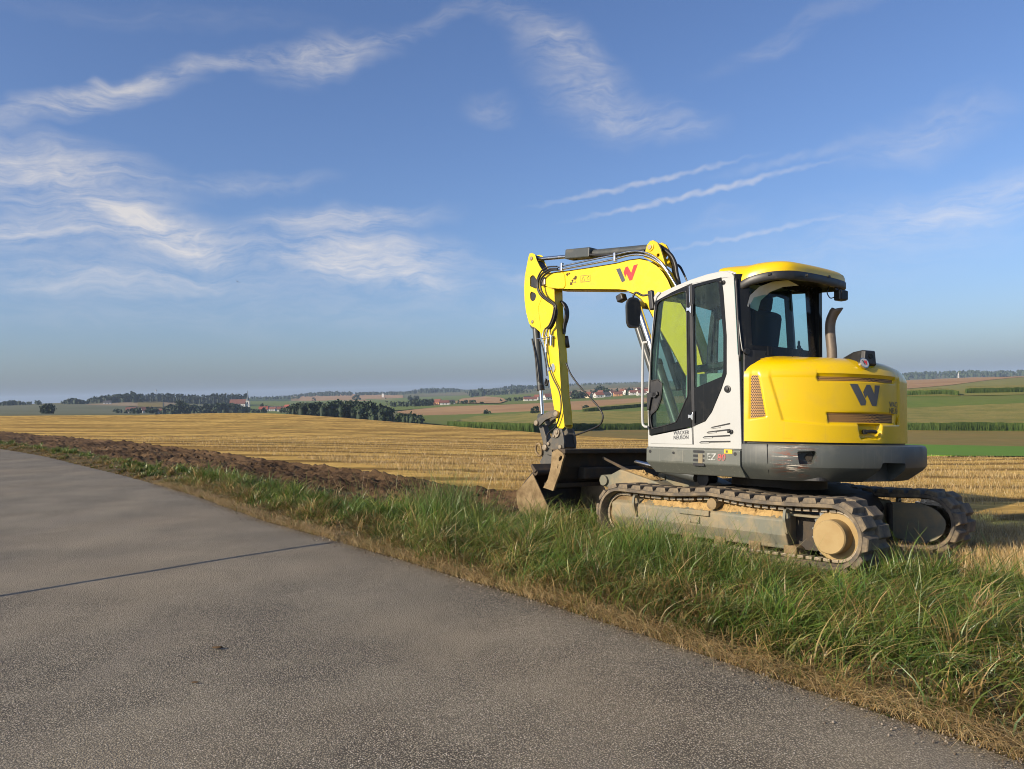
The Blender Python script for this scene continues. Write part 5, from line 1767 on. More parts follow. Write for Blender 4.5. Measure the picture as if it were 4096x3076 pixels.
# ---- arm
arm_px = [(2118, 1014), (2128, 1012), (2139, 1017), (2146, 1040), (2157, 1063), (2172, 1086), (2190, 1100), (2206, 1125), (2217, 1160), (2218, 1200), (2222, 1273), (2230, 1360), (2234, 1400), (2241, 1509), (2245, 1581), (2253, 1641), (2258, 1706), (2252, 1714), (2232, 1713), (2227, 1700), (2218, 1644), (2212, 1611), (2200, 1539), (2188, 1448), (2175, 1365), (2169, 1345), (2158, 1326), (2140, 1311), (2126, 1305), (2116, 1294), (2104, 1249), (2098, 1200), (2096.5, 1150), (2099, 1105), (2107, 1061), (2113, 1030)]
AY0, AY1 = -.07, -.23
ao = XZ(arm_px, AY0)
h1_ = rounded(XZ([(2120, 1110), (2128, 1101), (2136, 1102), (2150, 1124), (2150, 1150), (2143, 1155), (2120, 1145)], AY0), .012); h2_ = rounded(XZ([(2120, 1175), (2124, 1166), (2140, 1172), (2145, 1182), (2140, 1200), (2130, 1206), (2121, 1198)], AY0), .02)
arm = grp("dipper_arm")
plate("arm_side", ao, "y", AY0 - .012, AY0, YELW, arm, holes=[h1_, h2_], bevel=.004); plate("arm_side", ao, "y", AY1, AY1 + .012, YELW, arm, bevel=.004); plate("arm_hole_shade", XZ([(2112, 1095), (2155, 1095), (2155, 1212), (2112, 1212)], AY0), "y", AY0 - .034, AY0 - .014, BLACK, arm)  # black plate set behind the arm holes stands for the shade inside
core_px = [(2190, 1180), (2206, 1135), (2216, 1162), (2217, 1200), (2221, 1273), (2229, 1360), (2233, 1400), (2240, 1509), (2244, 1581), (2252, 1641), (2257, 1700), (2234, 1705), (2220, 1640), (2214, 1608), (2203, 1540), (2191, 1450), (2176, 1352), (2160, 1240)]
plate("arm_box", XZ(core_px, AY0), "y", AY1 + .012, AY0 - .012, YELW, arm)
# folded inner web between the gusset plates
plate("arm_web", XZ([(2146, 1045), (2172, 1090), (2176, 1100), (2150, 1060)], AY0), "y", AY1 + .012, AY0 - .012, BLACK, arm)
seam = XZ([(2165, 1188), (2151, 1225), (2151, 1236), (2165, 1345), (2168, 1350), (2154, 1236), (2154, 1226), (2168, 1190)], AY0)
plate("weld_seam", seam, "y", AY0, AY0 + .004, YELW, arm)
def pin(name, px, py, y, r, parent, ln=.03, mat=PIN):
    c = BP(px, py, y=y); v, f = lathe_vf((c[0], y - .01, c[2]), (0, 1, 0), [(0, r), (ln, r), (ln + .006, r * .8), (ln + .007, r * .3)], 20); return obj(name, v, f, mat, parent, smooth=True, auto=30)
pin("pivot_pin", 2126, 1034, AY0, .028, arm, .016); pin("pivot_pin", 2130, 1287, AY0, .024, arm, .016)
c = BP(2177, 1127, y=YB0); v, f = box_vf((c[0], YB0 + .02, c[2]), (.095, .03, .115), Matrix.Rotation(R_(6), 3, "Y")); obj("pivot_cap", v, f, PIN, arm, bevel=.016)
cyl("main_pivot", (c[0], YB1 - .03, c[2]), (c[0], YB0 + .02, c[2]), .045, PIN, arm, n=20)
pl_ = rounded(XZ([(2190, 1472), (2198, 1468), (2208, 1470), (2209, 1458), (2215, 1453), (2221, 1462), (2222, 1478), (2216, 1490), (2208, 1478), (2192, 1485)], AY0), .006)
plate("hose_bracket", pl_, "y", AY0, AY0 + .015, STEEL, arm, bevel=.002)

# ---- cylinders
def hyd(name, p_base, p_split, p_tip, rb, rr, label=None):
    g = grp(name)
    a, b, c = Vector(p_base), Vector(p_split), Vector(p_tip)
    d = (c - a).normalized()
    cyl("barrel", a, b, rb, CYL, g, n=28, bevel=.004); cyl("gland", b - d * .05, b + d * .012, rb * 1.1, BLACK, g, n=28)
    cyl("rod", b, c, rr, STEEL, g, n=20)
    for p, r in ((a, rb * 1.15), (c, rb * .95)): cyl("eye", p - Vector((0, .055, 0)), p + Vector((0, .055, 0)), r, CYL, g, n=20)
    return g
ym = -.15
A1 = BP(2608, 990, y=ym); A1 = Vector((pe[0], ym, pe[1])); ta = BP(2126, 1034, y=AY0); A3 = Vector((ta[0], ym, ta[2]))
dv = A3 - A1
ac = hyd("arm_cylinder", A1, A1 + dv * .635, A3, .058, .026)
gp = A1 + dv * .56
rot = Matrix.Rotation(math.atan2(dv.z, -dv.x) , 3, "Y")
v, f = box_vf(A1 + dv * .575 + Vector((0, .02, .012)), (.44, .17, .13), rot); obj("rod_guard", v, f, CYL, ac, bevel=.014)
tube("cylinder_line", [A1 + dv * .05 + Vector((0, .07, -.03)), A1 + dv * .25 + Vector((0, .085, -.045)), A1 + dv * .40 + Vector((0, .085, -.04)), A1 + dv * .52 + Vector((0, .08, -.0))], .017, HOSE, ac)
B1 = BP(2143, 1300, y=ym); B2 = BP(2163, 1557, y=ym); B3 = BP(2170, 1668, y=ym)
bc_ = hyd("bucket_cylinder", B1, B2, B3, .050, .025)
tube("cylinder_line", [Vector(B1) + Vector((-.01, .075, -.20)), Vector(B1) * .5 + Vector(B2) * .5 + Vector((-.02, .075, 0)), Vector(B2) + Vector((-.02, .075, .10))], .011, HOSE, bc_)
for yb_ in (.06, -.36):
    t_ = BP(2560, 1225, y=.06); top_ = Vector((1.80, yb_, 2.66)); base_ = Vector((1.12, yb_, 1.00)); dd = base_ - top_
    g = hyd("boom_cylinder", base_, top_ + dd * .42, top_, .062, .040)
    cyl("rod_cover", top_ + dd * .16 + Vector((.10, 0, 0)), top_ + dd * .6 + Vector((.10, 0, 0)), .045, CYL, g)
cyl("boom_pin", (1.80, -.42, 2.66), (1.80, .12, 2.66), .035, PIN, boom, n=16)
for yb_ in (.06, -.36): plate("cylinder_foot", [(1.0, .78), (1.0, 1.02), (1.10, 1.09), (1.2, 1.02), (1.22, .78)], "y", yb_ - .09, yb_ - .065, BLACK, EX, bevel=.006)
obj("front_frame", *plate_vf([(.75, .76), (.75, 1.0), (1.24, .98), (1.24, .80)], [], "y", -.5, .2), BLACK, EX, bevel=.02)
wl = BP(2486, 1192, y=-.02); v, f = box_vf(Vector(wl), (.10, .10, .09), Matrix.Rotation(R_(20), 3, "Y")); obj("boom_lamp", v, f, BLACK, boom, bevel=.015)

# ---- linkage, quick coupler, bucket
lk = grp("bucket_linkage")
lkp = XZ([(2139, 1702), (2138, 1686), (2150, 1672), (2166, 1660), (2190, 1646), (2216, 1640), (2228, 1645), (2229, 1662), (2222, 1672), (2205, 1670), (2180, 1680), (2163, 1697), (2152, 1706)], -.04)
plate("rocker_link", lkp, "y", -.075, -.045, DARKST, lk, bevel=.006); plate("rocker_link", lkp, "y", -.255, -.225, DARKST, lk, bevel=.006)
l2 = XZ([(2152, 1706), (2168, 1700), (2196, 1800), (2192, 1812), (2178, 1800)], -.09)
plate("push_link", l2, "y", -.20, -.10, DARKST, lk, bevel=.008)
pin("link_pin", 2148, 1692, -.045, .038, lk, .035); pin("link_pin", 2226, 1656, -.045, .040, lk, .03)
qc = grp("quick_coupler")
qcp = XZ([(2213, 1722), (2222, 1712), (2245, 1714), (2252, 1738), (2256, 1770), (2254, 1794), (2205, 1800), (2190, 1790), (2186, 1774), (2205, 1748)], -.03)
plate("coupler_cheek", qcp, "y", -.06, -.03, DARKST, qc, bevel=.006); plate("coupler_cheek", qcp, "y", -.27, -.24, DARKST, qc, bevel=.006)
plate("coupler_body", XZ([(2196, 1770), (2254, 1740), (2262, 1790), (2200, 1800)], -.06), "y", -.24, -.06, BLADE, qc, bevel=.008)
pp = rounded(XZ([(2218, 1742), (2222, 1722), (2236, 1716), (2242, 1730), (2236, 1746), (2224, 1752)], -.03), .012); plate("pin_plate", pp, "y", -.032, -.008, PIN, qc, bevel=.004)
pin("coupler_pin", 2229, 1728, -.02, .030, qc, .03); pin("coupler_pin", 2181, 1790, -.03, .042, qc, .03); pin("coupler_pin", 2196, 1775, -.03, .026, qc, .03); pin("coupler_bolt", 2218, 1745, -.02, .018, qc, .03); pin("coupler_pin", 2243, 1788, -.03, .030, qc, .03)
hk = [BP(*p, y=-.03) for p in ((2150, 1775), (2144, 1785), (2145, 1808), (2156, 1822), (2165, 1818), (2166, 1800), (2160, 1778), (2150, 1775))]
tube("lifting_hook", [tuple(p) for p in hk], .016, EARTHY, qc, n=10)
plate("tilt_plate", XZ([(2158, 1846), (2170, 1826), (2185, 1818), (2206, 1825), (2208, 1845), (2175, 1873), (2165, 1868)], .0), "y", -.30, .0, DARKST, qc, bevel=.01)
plate("swivel_block", XZ([(2170, 1800), (2206, 1795), (2210, 1830), (2166, 1832)], -.05), "y", -.26, -.05, DARKST, qc, bevel=.01)

bk = grp("bucket")
YL, YR = .45, -.75
side = [(3.17, .60), (3.33, .46), (3.47, .35), (3.46, .20), (3.40, .095), (3.25, .055), (3.02, .085), (2.84, .15)]
plate("bucket_side", side, "y", YL - .018, YL, EARTHY, bk, bevel=.004); plate("bucket_side", side, "y", YR, YR + .018, EARTHY, bk, bevel=.004)
shellp = [(3.14, .66), (3.32, .50), (3.455, .36), (3.455, .21), (3.39, .11), (3.24, .073), (3.02, .103), (2.80, .155)]
V, F = [], []
for (x, z) in shellp: V += [(x, YL - .018, z), (x, YR + .018, z)]
for i in range(len(shellp) - 1): F.append((2 * i, 2 * i + 1, 2 * i + 3, 2 * i + 2))
bs = obj("bucket_shell", V, F, BLADE, bk, smooth=False); md = bs.modifiers.new("wall", "SOLIDIFY"); md.thickness = .016; md.offset = -1
v, f = box_vf((2.80, (YL + YR) / 2, .148), (.16, YL - YR + .02, .022), Matrix.Rotation(R_(8), 3, "Y")); obj("cutting_edge", v, f, EARTHY, bk, bevel=.004)
cyl("torsion_tube", (3.14, YL - .02, .62), (3.14, YR + .02, .62), .045, BLADE, bk)
for yy in (.02, -.32): plate("bucket_ear", [(3.05, .60), (3.10, .80), (3.22, .86), (3.34, .76), (3.38, .48), (3.2, .56)], "y", yy - .03, yy, DARKST, bk, bevel=.006)
plate("top_wing", [(3.10, .64), (3.18, .72), (3.21, .70), (3.14, .61)], "y", YR, YL, BLADE, bk)

# ---- hoses and steel lines
hz_ = grp("hydraulic_lines")
yh = YB0 + .03
def hpts(L, y=yh, ox=2080, oy=960, s=4.1525): return [tuple(BP(ox + p[0] / s, oy + p[1] / s, y=y)) for p in L]
for k, (r, dx, dy, yo) in enumerate(((.0145, 0, 0, 0), (.013, 40, 14, .03), (.011, -18, -40, -.02))):
    tube("arm_hose", hpts([(620 + dx * .2, 480 + dy), (480 + dx, 490 + dy), (370 + dx, 560 + dy), (300 + dx, 680), (310 + dx, 820), (370 + dx, 930), (470 + dx, 1010), (570 + dx * .6, 1090), (610 - k * 26, 1190), (590 - k * 30, 1310), (545 - k * 32, 1420), (505 - k * 45, 1480)], yh + yo), r, HOSE, hz_, n=10)
    tube("hose_end", hpts([(505 - k * 45, 1480), (495 - k * 52, 1540), (492 - k * 56, 1600)], yh + yo), .014, STEEL, hz_, n=8)
z7 = lambda L, y: [tuple(BP(2080 + p[0] / 3.3225, 1280 + p[1] / 3.3225, y=y)) for p in L]
tube("arm_hose", z7([(350, 430), (365, 560), (400, 680), (450, 800), (510, 920), (540, 1040), (545, 1180), (520, 1300), (470, 1420), (390, 1490), (355, 1560), (362, 1661)], AY0 + .04), .009, HOSE, hz_, n=8)
tube("arm_hose", z7([(350, 260), (345, 340), (350, 440)], AY0 + .03), .013, STEEL, hz_, n=8)
for k in range(3): tube("valve_stem", z7([(300 + k * 58, 200), (298 + k * 57, 300 + 20 * k)], AY0 + .04), (.010, .010, .020)[k], STEEL, hz_, n=10, spline=False)
tube("valve_rail", z7([(225, 250), (330, 240), (440, 215)], AY0 + .05), .007, STEEL, hz_, n=6)
tube("cylinder_hose", z7([(255, 250), (300, 360), (340, 560), (358, 740)], -.12), .010, HOSE, hz_, n=8)
v, f = tube_vf(z7([(350, 780), (335, 850), (360, 860), (372, 800)], -.12), .016, 8); obj("hose_elbow", v, f, BLACK, hz_, smooth=True)
for k in range(3): tube("rear_hose", [tuple(BP(2080 + p[0] / 4.1525, 960 + p[1] / 4.1525, y=AY1 - .05 + .04 * k)) for p in ((690 - 4 * k, 1020), (760 - 14 * k, 1080), (795 - 18 * k, 1180), (790 - 18 * k, 1300), (755 - 12 * k, 1420), (735 - 6 * k, 1560))], .018, HOSE, hz_, n=8)
v, f = cyl_vf(BP(2264, 1345, y=-.25), BP(2269, 1390, y=-.25), .03, .036); obj("hose_coupling", v, f, BLACK, hz_, smooth=True)
tube("loop_hose", [tuple(BP(*p, y=-.16)) for p in ((2264, 1452), (2285, 1500), (2325, 1553), (2365, 1595), (2395, 1630), (2411, 1662), (2405, 1692), (2385, 1708), (2345, 1725), (2300, 1741))], .0115, HOSE, hz_, n=10)
z1 = lambda L, y: [tuple(BP(2000 + p[0] / 2.765, 920 + p[1] / 2.765, y=y)) for p in L]
for k, (off, yy) in enumerate(((0, YB0 + .015), (40, YB0 + .015))):
    tube("steel_line", z1([(640, 412 + off * .75), (1000, 332 + off * 1.05), (1270, 276 + off * 1.1), (1420, 242 + off), (1540, 236 + off * .9), (1660, 268 + off * .8), (1770, 345 + off * .6), (1850, 450 + off * .3), (1910, 560 - off * .1), (1950, 640 - off * .3), (1990, 760 - off * .4)], yy), .0145 if k else .012, STEEL, hz_, n=8)
for (a, b) in ((684, 410), (1275, 300)):
    c = BP(2000 + a / 2.765, 920 + b / 2.765, y=YB0 + .02); v, f = box_vf(Vector(c), (.035, .05, .11)); obj("line_clamp", v, f, STEEL, hz_, bevel=.004)
zt = lambda L, y: [tuple(BP(2560 + p[0] / 5.537, 920 + p[1] / 5.537, y=y)) for p in L]
for k in range(5): tube("rear_hose", zt([(420 + 12 * k, 330 + 14 * k), (560 + 16 * k, 420 + 20 * k), (660 + 14 * k, 560 + 10 * k), (720 + 16 * k, 760), (760 + 14 * k, 960), (800 + 16 * k, 1180), (840 + 14 * k, 1420)], YB1 + .02 * k), .024, HOSE, hz_, n=8)
for k in range(2): tube("thin_hose", zt([(800 + 30 * k, 760), (880 + 20 * k, 820), (960 + 10 * k, 960), (1030, 1110), (1080, 1300)], YB1 - .03 - .03 * k), .010, HOSE, hz_, n=6)

# ------------------------------------------------------------------ foliage materials
def leafy(name, trans=0.25, rough=0.6, mul=1.0, noise_amt=0.35, nscale=0.35):
    """colour from the point tint, varied by a broad noise; some light passes through"""
    m = bpy.data.materials.new(name); m.use_nodes = True
    t = m.node_tree
    for nd in list(t.nodes): t.nodes.remove(nd)
    N = NT(t)
    at_ = N.n("ShaderNodeVertexColor", layer_name="tint")
    co = N.n("ShaderNodeTexCoord").outputs["Object"]
    v = N.mapr(N.noise(co, nscale, 3.0).outputs["Fac"], 0.3, 0.7, 1 - noise_amt, 1 + noise_amt)
    c = N.mix(1.0, at_.outputs["Color"], N.n("ShaderNodeCombineColor", ins={0: v, 1: v, 2: v}).outputs[0], "MULTIPLY")
    d = N.n("ShaderNodeBsdfPrincipled", ins={"Base Color": c, "Roughness": rough, "Specular IOR Level": 0.45})
    tr = N.n("ShaderNodeBsdfTranslucent", ins={"Color": c})
    mx = N.n("ShaderNodeMixShader", ins={0: trans, 1: d.outputs[0], 2: tr.outputs[0]})
    N.n("ShaderNodeOutputMaterial", ins={"Surface": mx.outputs[0]})
    return m


M_GRASS = leafy("grass_blades", 0.25, 0.38, noise_amt=0.3, nscale=1.5)
M_STRAW = leafy("straw", 0.12, 0.5, noise_amt=0.2, nscale=2.0)
M_LEAF = leafy("tree_leaves", 0.12, 0.7, noise_amt=0.25, nscale=0.12)
M_BARK = paint("bark", (0.07, 0.05, 0.035), 0.9, amt=0.4, scale=3)


def blades(name, B, h, lean, bend, w, c0, c1, mat, seg=4, face=None, kind="stuff"):
    """grass blades: base points B (n,3), height h, lean vectors (n,2), bend amount, width, base and tip colour"""
    n = len(B)
    th = rng.random(n) * 2 * math.pi if face is None else face
    wx, wy = np.cos(th), np.sin(th)
    V = np.zeros((n, seg + 1, 2, 3), np.float32); C = np.zeros((n, seg + 1, 2, 3), np.float32)
    for k in range(seg + 1):
        t = k / seg
        ww = w * (1 - t ** 1.6) * .5 + (0.0004 if k == seg else 0)
        up = h * (t - 0.38 * bend * t * t)
        out = h * bend * t * t
        x = B[:, 0] + lean[:, 0] * out; y = B[:, 1] + lean[:, 1] * out; z = B[:, 2] + up
        for sd_, sg in ((0, -1), (1, 1)):
            V[:, k, sd_, 0] = x + sg * wx * ww; V[:, k, sd_, 1] = y + sg * wy * ww; V[:, k, sd_, 2] = z
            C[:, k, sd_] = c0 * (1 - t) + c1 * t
    base = (np.arange(n) * (seg + 1) * 2)[:, None]
    q = np.array([[2 * k, 2 * k + 1, 2 * k + 3, 2 * k + 2] for k in range(seg)])
    F = (base[:, :, None] + q[None].reshape(1, seg, 4)).reshape(-1, 4)
    return fast_mesh(name, V.reshape(-1, 3), F, mat, kind=kind, cols=C.reshape(-1, 3), smooth=True)


_seg = np.linalg.norm(np.diff(EDGE_S, axis=0), axis=1); _cum = np.concatenate([[0], np.cumsum(_seg)])
def edge_at(s, d):
    """plan points at arc length s along the road edge, offset d to the field side"""
    i = np.clip(np.searchsorted(_cum, s) - 1, 0, len(_seg) - 1)
    t = (s - _cum[i]) / _seg[i]
    P = EDGE_S[i] + (EDGE_S[i + 1] - EDGE_S[i]) * t[:, None]
    T = (EDGE_S[i + 1] - EDGE_S[i]) / _seg[i][:, None]
    N_ = np.stack([T[:, 1], -T[:, 0]], 1)
    return P[:, 0] + N_[:, 0] * d, P[:, 1] + N_[:, 1] * d, T, N_


def mlocal(x, y):
    p = np.stack([x - MO[0], y - MO[1]], 1)
    return p @ MH[:2], p @ ML[:2]


def s_of(px_, py_):
    d = ((EDGE_S - np.array([px_, py_])) ** 2).sum(1); return _cum[int(np.argmin(d))]


S_A, S_B, S_C, S_D = s_of(4.3, 0.2), s_of(-1.92, 8.71), s_of(-6.51, 15.31), s_of(-22, 32)
rnd = rng.random


def pal(n, cols, wts):
    k = rng.choice(len(cols), n, p=np.array(wts) / sum(wts)); return np.array(cols)[k]


def verge_grass(n, s0, s1, d0, d1, wmul, hmul, name):
    s = s0 + (s1 - s0) * rnd(n); d = d0 + (d1 - d0) * rnd(n) ** 1.0
    # tufts: pull blades towards tuft centres
    tuft = rnd(n) < .65
    k = max(8, int(n / 55)); ts = s0 + (s1 - s0) * rnd(k); td = d0 + (d1 - d0) * rnd(k)
    pick = rng.integers(0, k, n)
    s = np.where(tuft, ts[pick] + rng.normal(0, .045, n), s); d = np.where(tuft, td[pick] + rng.normal(0, .045, n), d)
    d = np.clip(d, .01, None)
    x, y, T, Nn = edge_at(np.clip(s, 0, _cum[-1]), d)
    u, v = mlocal(x, y)
    nz = fbm(x, y, 1.1, 3, 4.0); nz2 = fbm(x, y, .45, 2, 9.0)
    lush = np.clip((d - .22 + (nz - .5) * 1.1) / .48, 0, 1)                # 0 dry border, 1 green
    hgt = (.08 + .07 * np.clip(d / .5, 0, 1) + .13 * lush * (.35 + 1.1 * nz2)) * hmul
    # taller in front of the blade and the front half of the crawler, short beside the sprocket
    zone = np.clip((u + .5) / .9, 0, 1) * np.clip((2.6 - u) / .8, 0, 1)
    near_m = np.exp(-((v - 1.55) / .55) ** 2)
    hgt = hgt * (1 + .12 * zone * near_m) * np.where((u < -.4) & (v > 1.1) & (v < 1.75), .55, 1)
    tf = (.55 + 1.25 * rnd(4000) ** 1.6)[pick % 4000]; hgt *= np.where(tuft, tf, .7) * (.6 + .7 * rnd(n))
    ok = ~((np.abs(u) < 1.48) & (np.abs(np.abs(v) - .95) < .27)) & ~((np.abs(u) < 1.4) & (np.abs(v) < .8) & (rnd(n) < .7)) & ~((u > 1.5) & (u < 3.6) & (v < .75))
    ok &= ~((d > np.interp(x, [-7, -2, .5, 4], [1.05, 1.35, 2.3, 2.9]) + .25 * (nz - .5)))
    x, y, d, T, Nn, hgt, lush, nz, tuft, pick_ = (a[ok] for a in (x, y, d, T, Nn, hgt, lush, nz, tuft, pick))
    n = len(x)
    z = H(x, y) - .01 + 0.04 * np.clip(d / .6, 0, 1)
    ang = rnd(n) * 2 * math.pi
    flow = -Nn * (.55 - .5 * lush)[:, None] - T * (.35)
    lean = np.stack([np.cos(ang), np.sin(ang)], 1) * .75 + flow
    bend = .40 + .85 * rnd(n)
    bend = np.where(lush < .35, bend * 1.25, bend)
    dry_t = rnd(4000)[pick_ % 4000] < .36 * (1.15 - lush) + .10
    green = (rnd(n) < (.34 + .62 * lush)) & ~(dry_t & (rnd(n) < .8))
    tc0 = rnd(300)[pick_ % 300]
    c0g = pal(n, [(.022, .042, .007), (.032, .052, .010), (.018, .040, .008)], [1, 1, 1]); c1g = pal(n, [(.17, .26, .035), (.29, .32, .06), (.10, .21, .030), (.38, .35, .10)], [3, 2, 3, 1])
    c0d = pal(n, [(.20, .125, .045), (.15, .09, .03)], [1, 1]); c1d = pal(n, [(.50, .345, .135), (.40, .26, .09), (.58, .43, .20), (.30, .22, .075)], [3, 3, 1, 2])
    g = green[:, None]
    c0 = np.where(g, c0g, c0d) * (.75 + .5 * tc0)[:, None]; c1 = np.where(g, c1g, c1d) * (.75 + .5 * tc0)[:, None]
    w = (.0055 + .0055 * rnd(n)) * wmul
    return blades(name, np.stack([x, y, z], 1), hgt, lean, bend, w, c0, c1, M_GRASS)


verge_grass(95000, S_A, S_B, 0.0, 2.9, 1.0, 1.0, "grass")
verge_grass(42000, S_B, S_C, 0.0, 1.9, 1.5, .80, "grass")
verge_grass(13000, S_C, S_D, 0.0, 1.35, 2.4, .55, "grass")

# matted dead grass along the asphalt edge
n = 15000
s = S_A + (S_C - S_A) * rnd(n) ** 1.25; d = np.abs(rng.normal(.0, .10, n)) - .03 + .08 * (fbm(s, s * 0, 2.0) - .4)
x, y, T, Nn = edge_at(s, d); z = H(x, y) + .006 + .035 * rnd(n) * np.clip(d / .1, 0, 1)
ang = rng.normal(0, .9, n) + np.where(rnd(n) < .5, 0, math.pi); lean = T * np.cos(ang)[:, None] + Nn * np.sin(ang)[:, None] * .7
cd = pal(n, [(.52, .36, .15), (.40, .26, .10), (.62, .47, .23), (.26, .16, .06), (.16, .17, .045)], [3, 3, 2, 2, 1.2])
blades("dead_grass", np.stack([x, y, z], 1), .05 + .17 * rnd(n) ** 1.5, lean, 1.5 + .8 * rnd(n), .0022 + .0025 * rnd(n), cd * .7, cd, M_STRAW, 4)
# long arching leaves lying over the verge
n = 5200
s = S_A + (S_B - S_A) * rnd(n); d = .12 + 2.2 * rnd(n); x, y, T, Nn = edge_at(s, d); u, v = mlocal(x, y)
ok = ~((np.abs(u) < 1.5) & (np.abs(v) < 1.28)) & ~((u > 1.5) & (v < .8)); x, y, d, T, Nn = (q[ok] for q in (x, y, d, T, Nn)); n = len(x)
ang = rng.normal(.4, 1.0, n); lean = -T * np.cos(ang)[:, None] - Nn * np.sin(ang)[:, None]
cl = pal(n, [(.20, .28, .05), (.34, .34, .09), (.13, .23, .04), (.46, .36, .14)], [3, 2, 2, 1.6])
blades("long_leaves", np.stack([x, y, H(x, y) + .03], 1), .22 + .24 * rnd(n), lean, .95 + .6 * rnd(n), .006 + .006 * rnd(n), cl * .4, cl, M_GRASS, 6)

# grit and crumbs along the broken asphalt edge
n = 5000
s = S_A + (S_C - S_A) * rnd(n) ** 1.2; d = -np.abs(rng.normal(0, .10, n)) + .03; x, y, T, Nn = edge_at(s, d); z = H(x, y) + .008
r = .002 + .006 * rnd(n) ** 2
oct_ = np.array([(1, 0, 0), (-1, 0, 0), (0, 1, 0), (0, -1, 0), (0, 0, 1), (0, 0, -1)], float)
Vg = (np.stack([x, y, z], 1)[:, None, :] + oct_[None] * (r[:, None, None] * (.6 + .8 * rnd((n, 6, 1))))).reshape(-1, 3)
Fg = (np.arange(n)[:, None, None] * 6 + np.array([(0, 2, 4), (2, 1, 4), (1, 3, 4), (3, 0, 4), (2, 0, 5), (1, 2, 5), (3, 1, 5), (0, 3, 5)])[None]).reshape(-1, 3)
fast_mesh("gravel", Vg, Fg, M_STRAW, kind="stuff", cols=np.repeat(pal(n, [(.20, .16, .12), (.12, .09, .065), (.32, .27, .21)], [1, 1, 1]), 6, 0))

# tall seed stalks rising in front of the crawler and the bucket, and one tall clump beyond
P_, hh, cc = [], [], []
def stalks(px, py, cnt, spread, h0, h1, cols):
    r_ = ray(px, py); t = -EYE / r_[2]; cx0, cy0 = r_[0] * t, r_[1] * t
    for _ in range(cnt):
        P_.append((cx0 + rng.normal(0, spread), cy0 + rng.normal(0, spread))); hh.append(h0 + (h1 - h0) * random.random()); cc.append(cols[random.randrange(len(cols))])
TANS = [(.42, .31, .13), (.50, .38, .18), (.22, .21, .07), (.30, .27, .10)]
GRNS = [(.09, .19, .03), (.14, .23, .04), (.20, .26, .06)]
for (px, py, c_, sp, a_, b_, cl) in ((2130, 2160, 60, .28, .35, .62, TANS), (2300, 2200, 40, .25, .35, .6, TANS), (2560, 2250, 60, .25, .4, .7, TANS + GRNS), (2720, 2290, 70, .22, .4, .68, TANS + GRNS), (2900, 2330, 60, .25, .35, .6, TANS + GRNS), (3120, 2370, 40, .25, .25, .5, TANS + GRNS),
                                    (1800, 2110, 520, .20, .45, .85, GRNS), (1690, 2080, 300, .25, .3, .55, GRNS), (1790, 2080, 60, .3, .7, 1.1, TANS), (1500, 2010, 60, .5, .35, .6, TANS), (2660, 2300, 420, .30, .30, .52, GRNS), (2480, 2260, 320, .28, .25, .45, GRNS), (3560, 2420, 40, .3, .25, .5, GRNS), (1250, 1990, 60, .7, .3, .5, GRNS)):
    stalks(px, py, c_, sp, a_, b_, cl)
P_ = np.array(P_); n = len(P_)
u, v = mlocal(P_[:, 0], P_[:, 1]); ok = ~((np.abs(u) < 1.46) & (np.abs(v) < 1.2))
P_, hh, cc = P_[ok], np.array(hh)[ok], np.array(cc)[ok]; n = len(P_)
ang = rnd(n) * 6.28
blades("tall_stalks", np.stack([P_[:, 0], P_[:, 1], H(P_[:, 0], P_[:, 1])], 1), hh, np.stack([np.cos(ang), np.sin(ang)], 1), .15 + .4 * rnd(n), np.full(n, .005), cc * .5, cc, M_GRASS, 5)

# straw stubble standing in drilled rows, with loose straw between
def stubble(n, r0, r1, a0, a1, hmul, wmul, name):
    r = np.sqrt(r0 ** 2 + (r1 ** 2 - r0 ** 2) * rnd(n)); a = a0 + (a1 - a0) * rnd(n)
    x, y = r * np.sin(a), r * np.cos(a)
    ca, sa = math.cos(R_(-7)), math.sin(R_(-7))
    p, q = x * ca + y * sa, -x * sa + y * ca
    q = np.round(q / .145) * .145 + rng.normal(0, .018, n)
    x, y = p * ca - q * sa, p * sa + q * ca
    d = edge_dist(x, y); u, v = mlocal(x, y)
    lim = np.interp(x, [-7, -1.0, 2, 3.0, 4.5], [5.2, 5.4, 3.9, 3.0, 2.75]) + (fbm(x, y, .9, 3) - .5) * .6
    ok = (d > lim) & ~((np.abs(u) < 1.46) & (np.abs(np.abs(v) - .95) < .25)) & (fbm(x, y, .7, 3, 6.0) > .30)
    x, y = x[ok], y[ok]; n = len(x)
    B = np.stack([x, y, H(x, y) - .01], 1)
    ang = rnd(n) * 6.28; flat = rnd(n) < .28
    h = (.09 + .10 * rnd(n)) * hmul; bend = np.where(flat, 1.6, .15 + .3 * rnd(n))
    h = np.where(flat, h * 1.2, h)
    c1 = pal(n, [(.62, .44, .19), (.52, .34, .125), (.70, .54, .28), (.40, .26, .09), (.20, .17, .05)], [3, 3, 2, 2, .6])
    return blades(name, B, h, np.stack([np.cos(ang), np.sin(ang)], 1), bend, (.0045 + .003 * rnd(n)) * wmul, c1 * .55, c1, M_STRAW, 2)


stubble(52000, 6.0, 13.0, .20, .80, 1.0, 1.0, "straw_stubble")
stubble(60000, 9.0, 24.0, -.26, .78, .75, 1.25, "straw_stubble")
stubble(45000, 22.0, 46.0, -.5, .70, .55, 2.0, "straw_stubble")
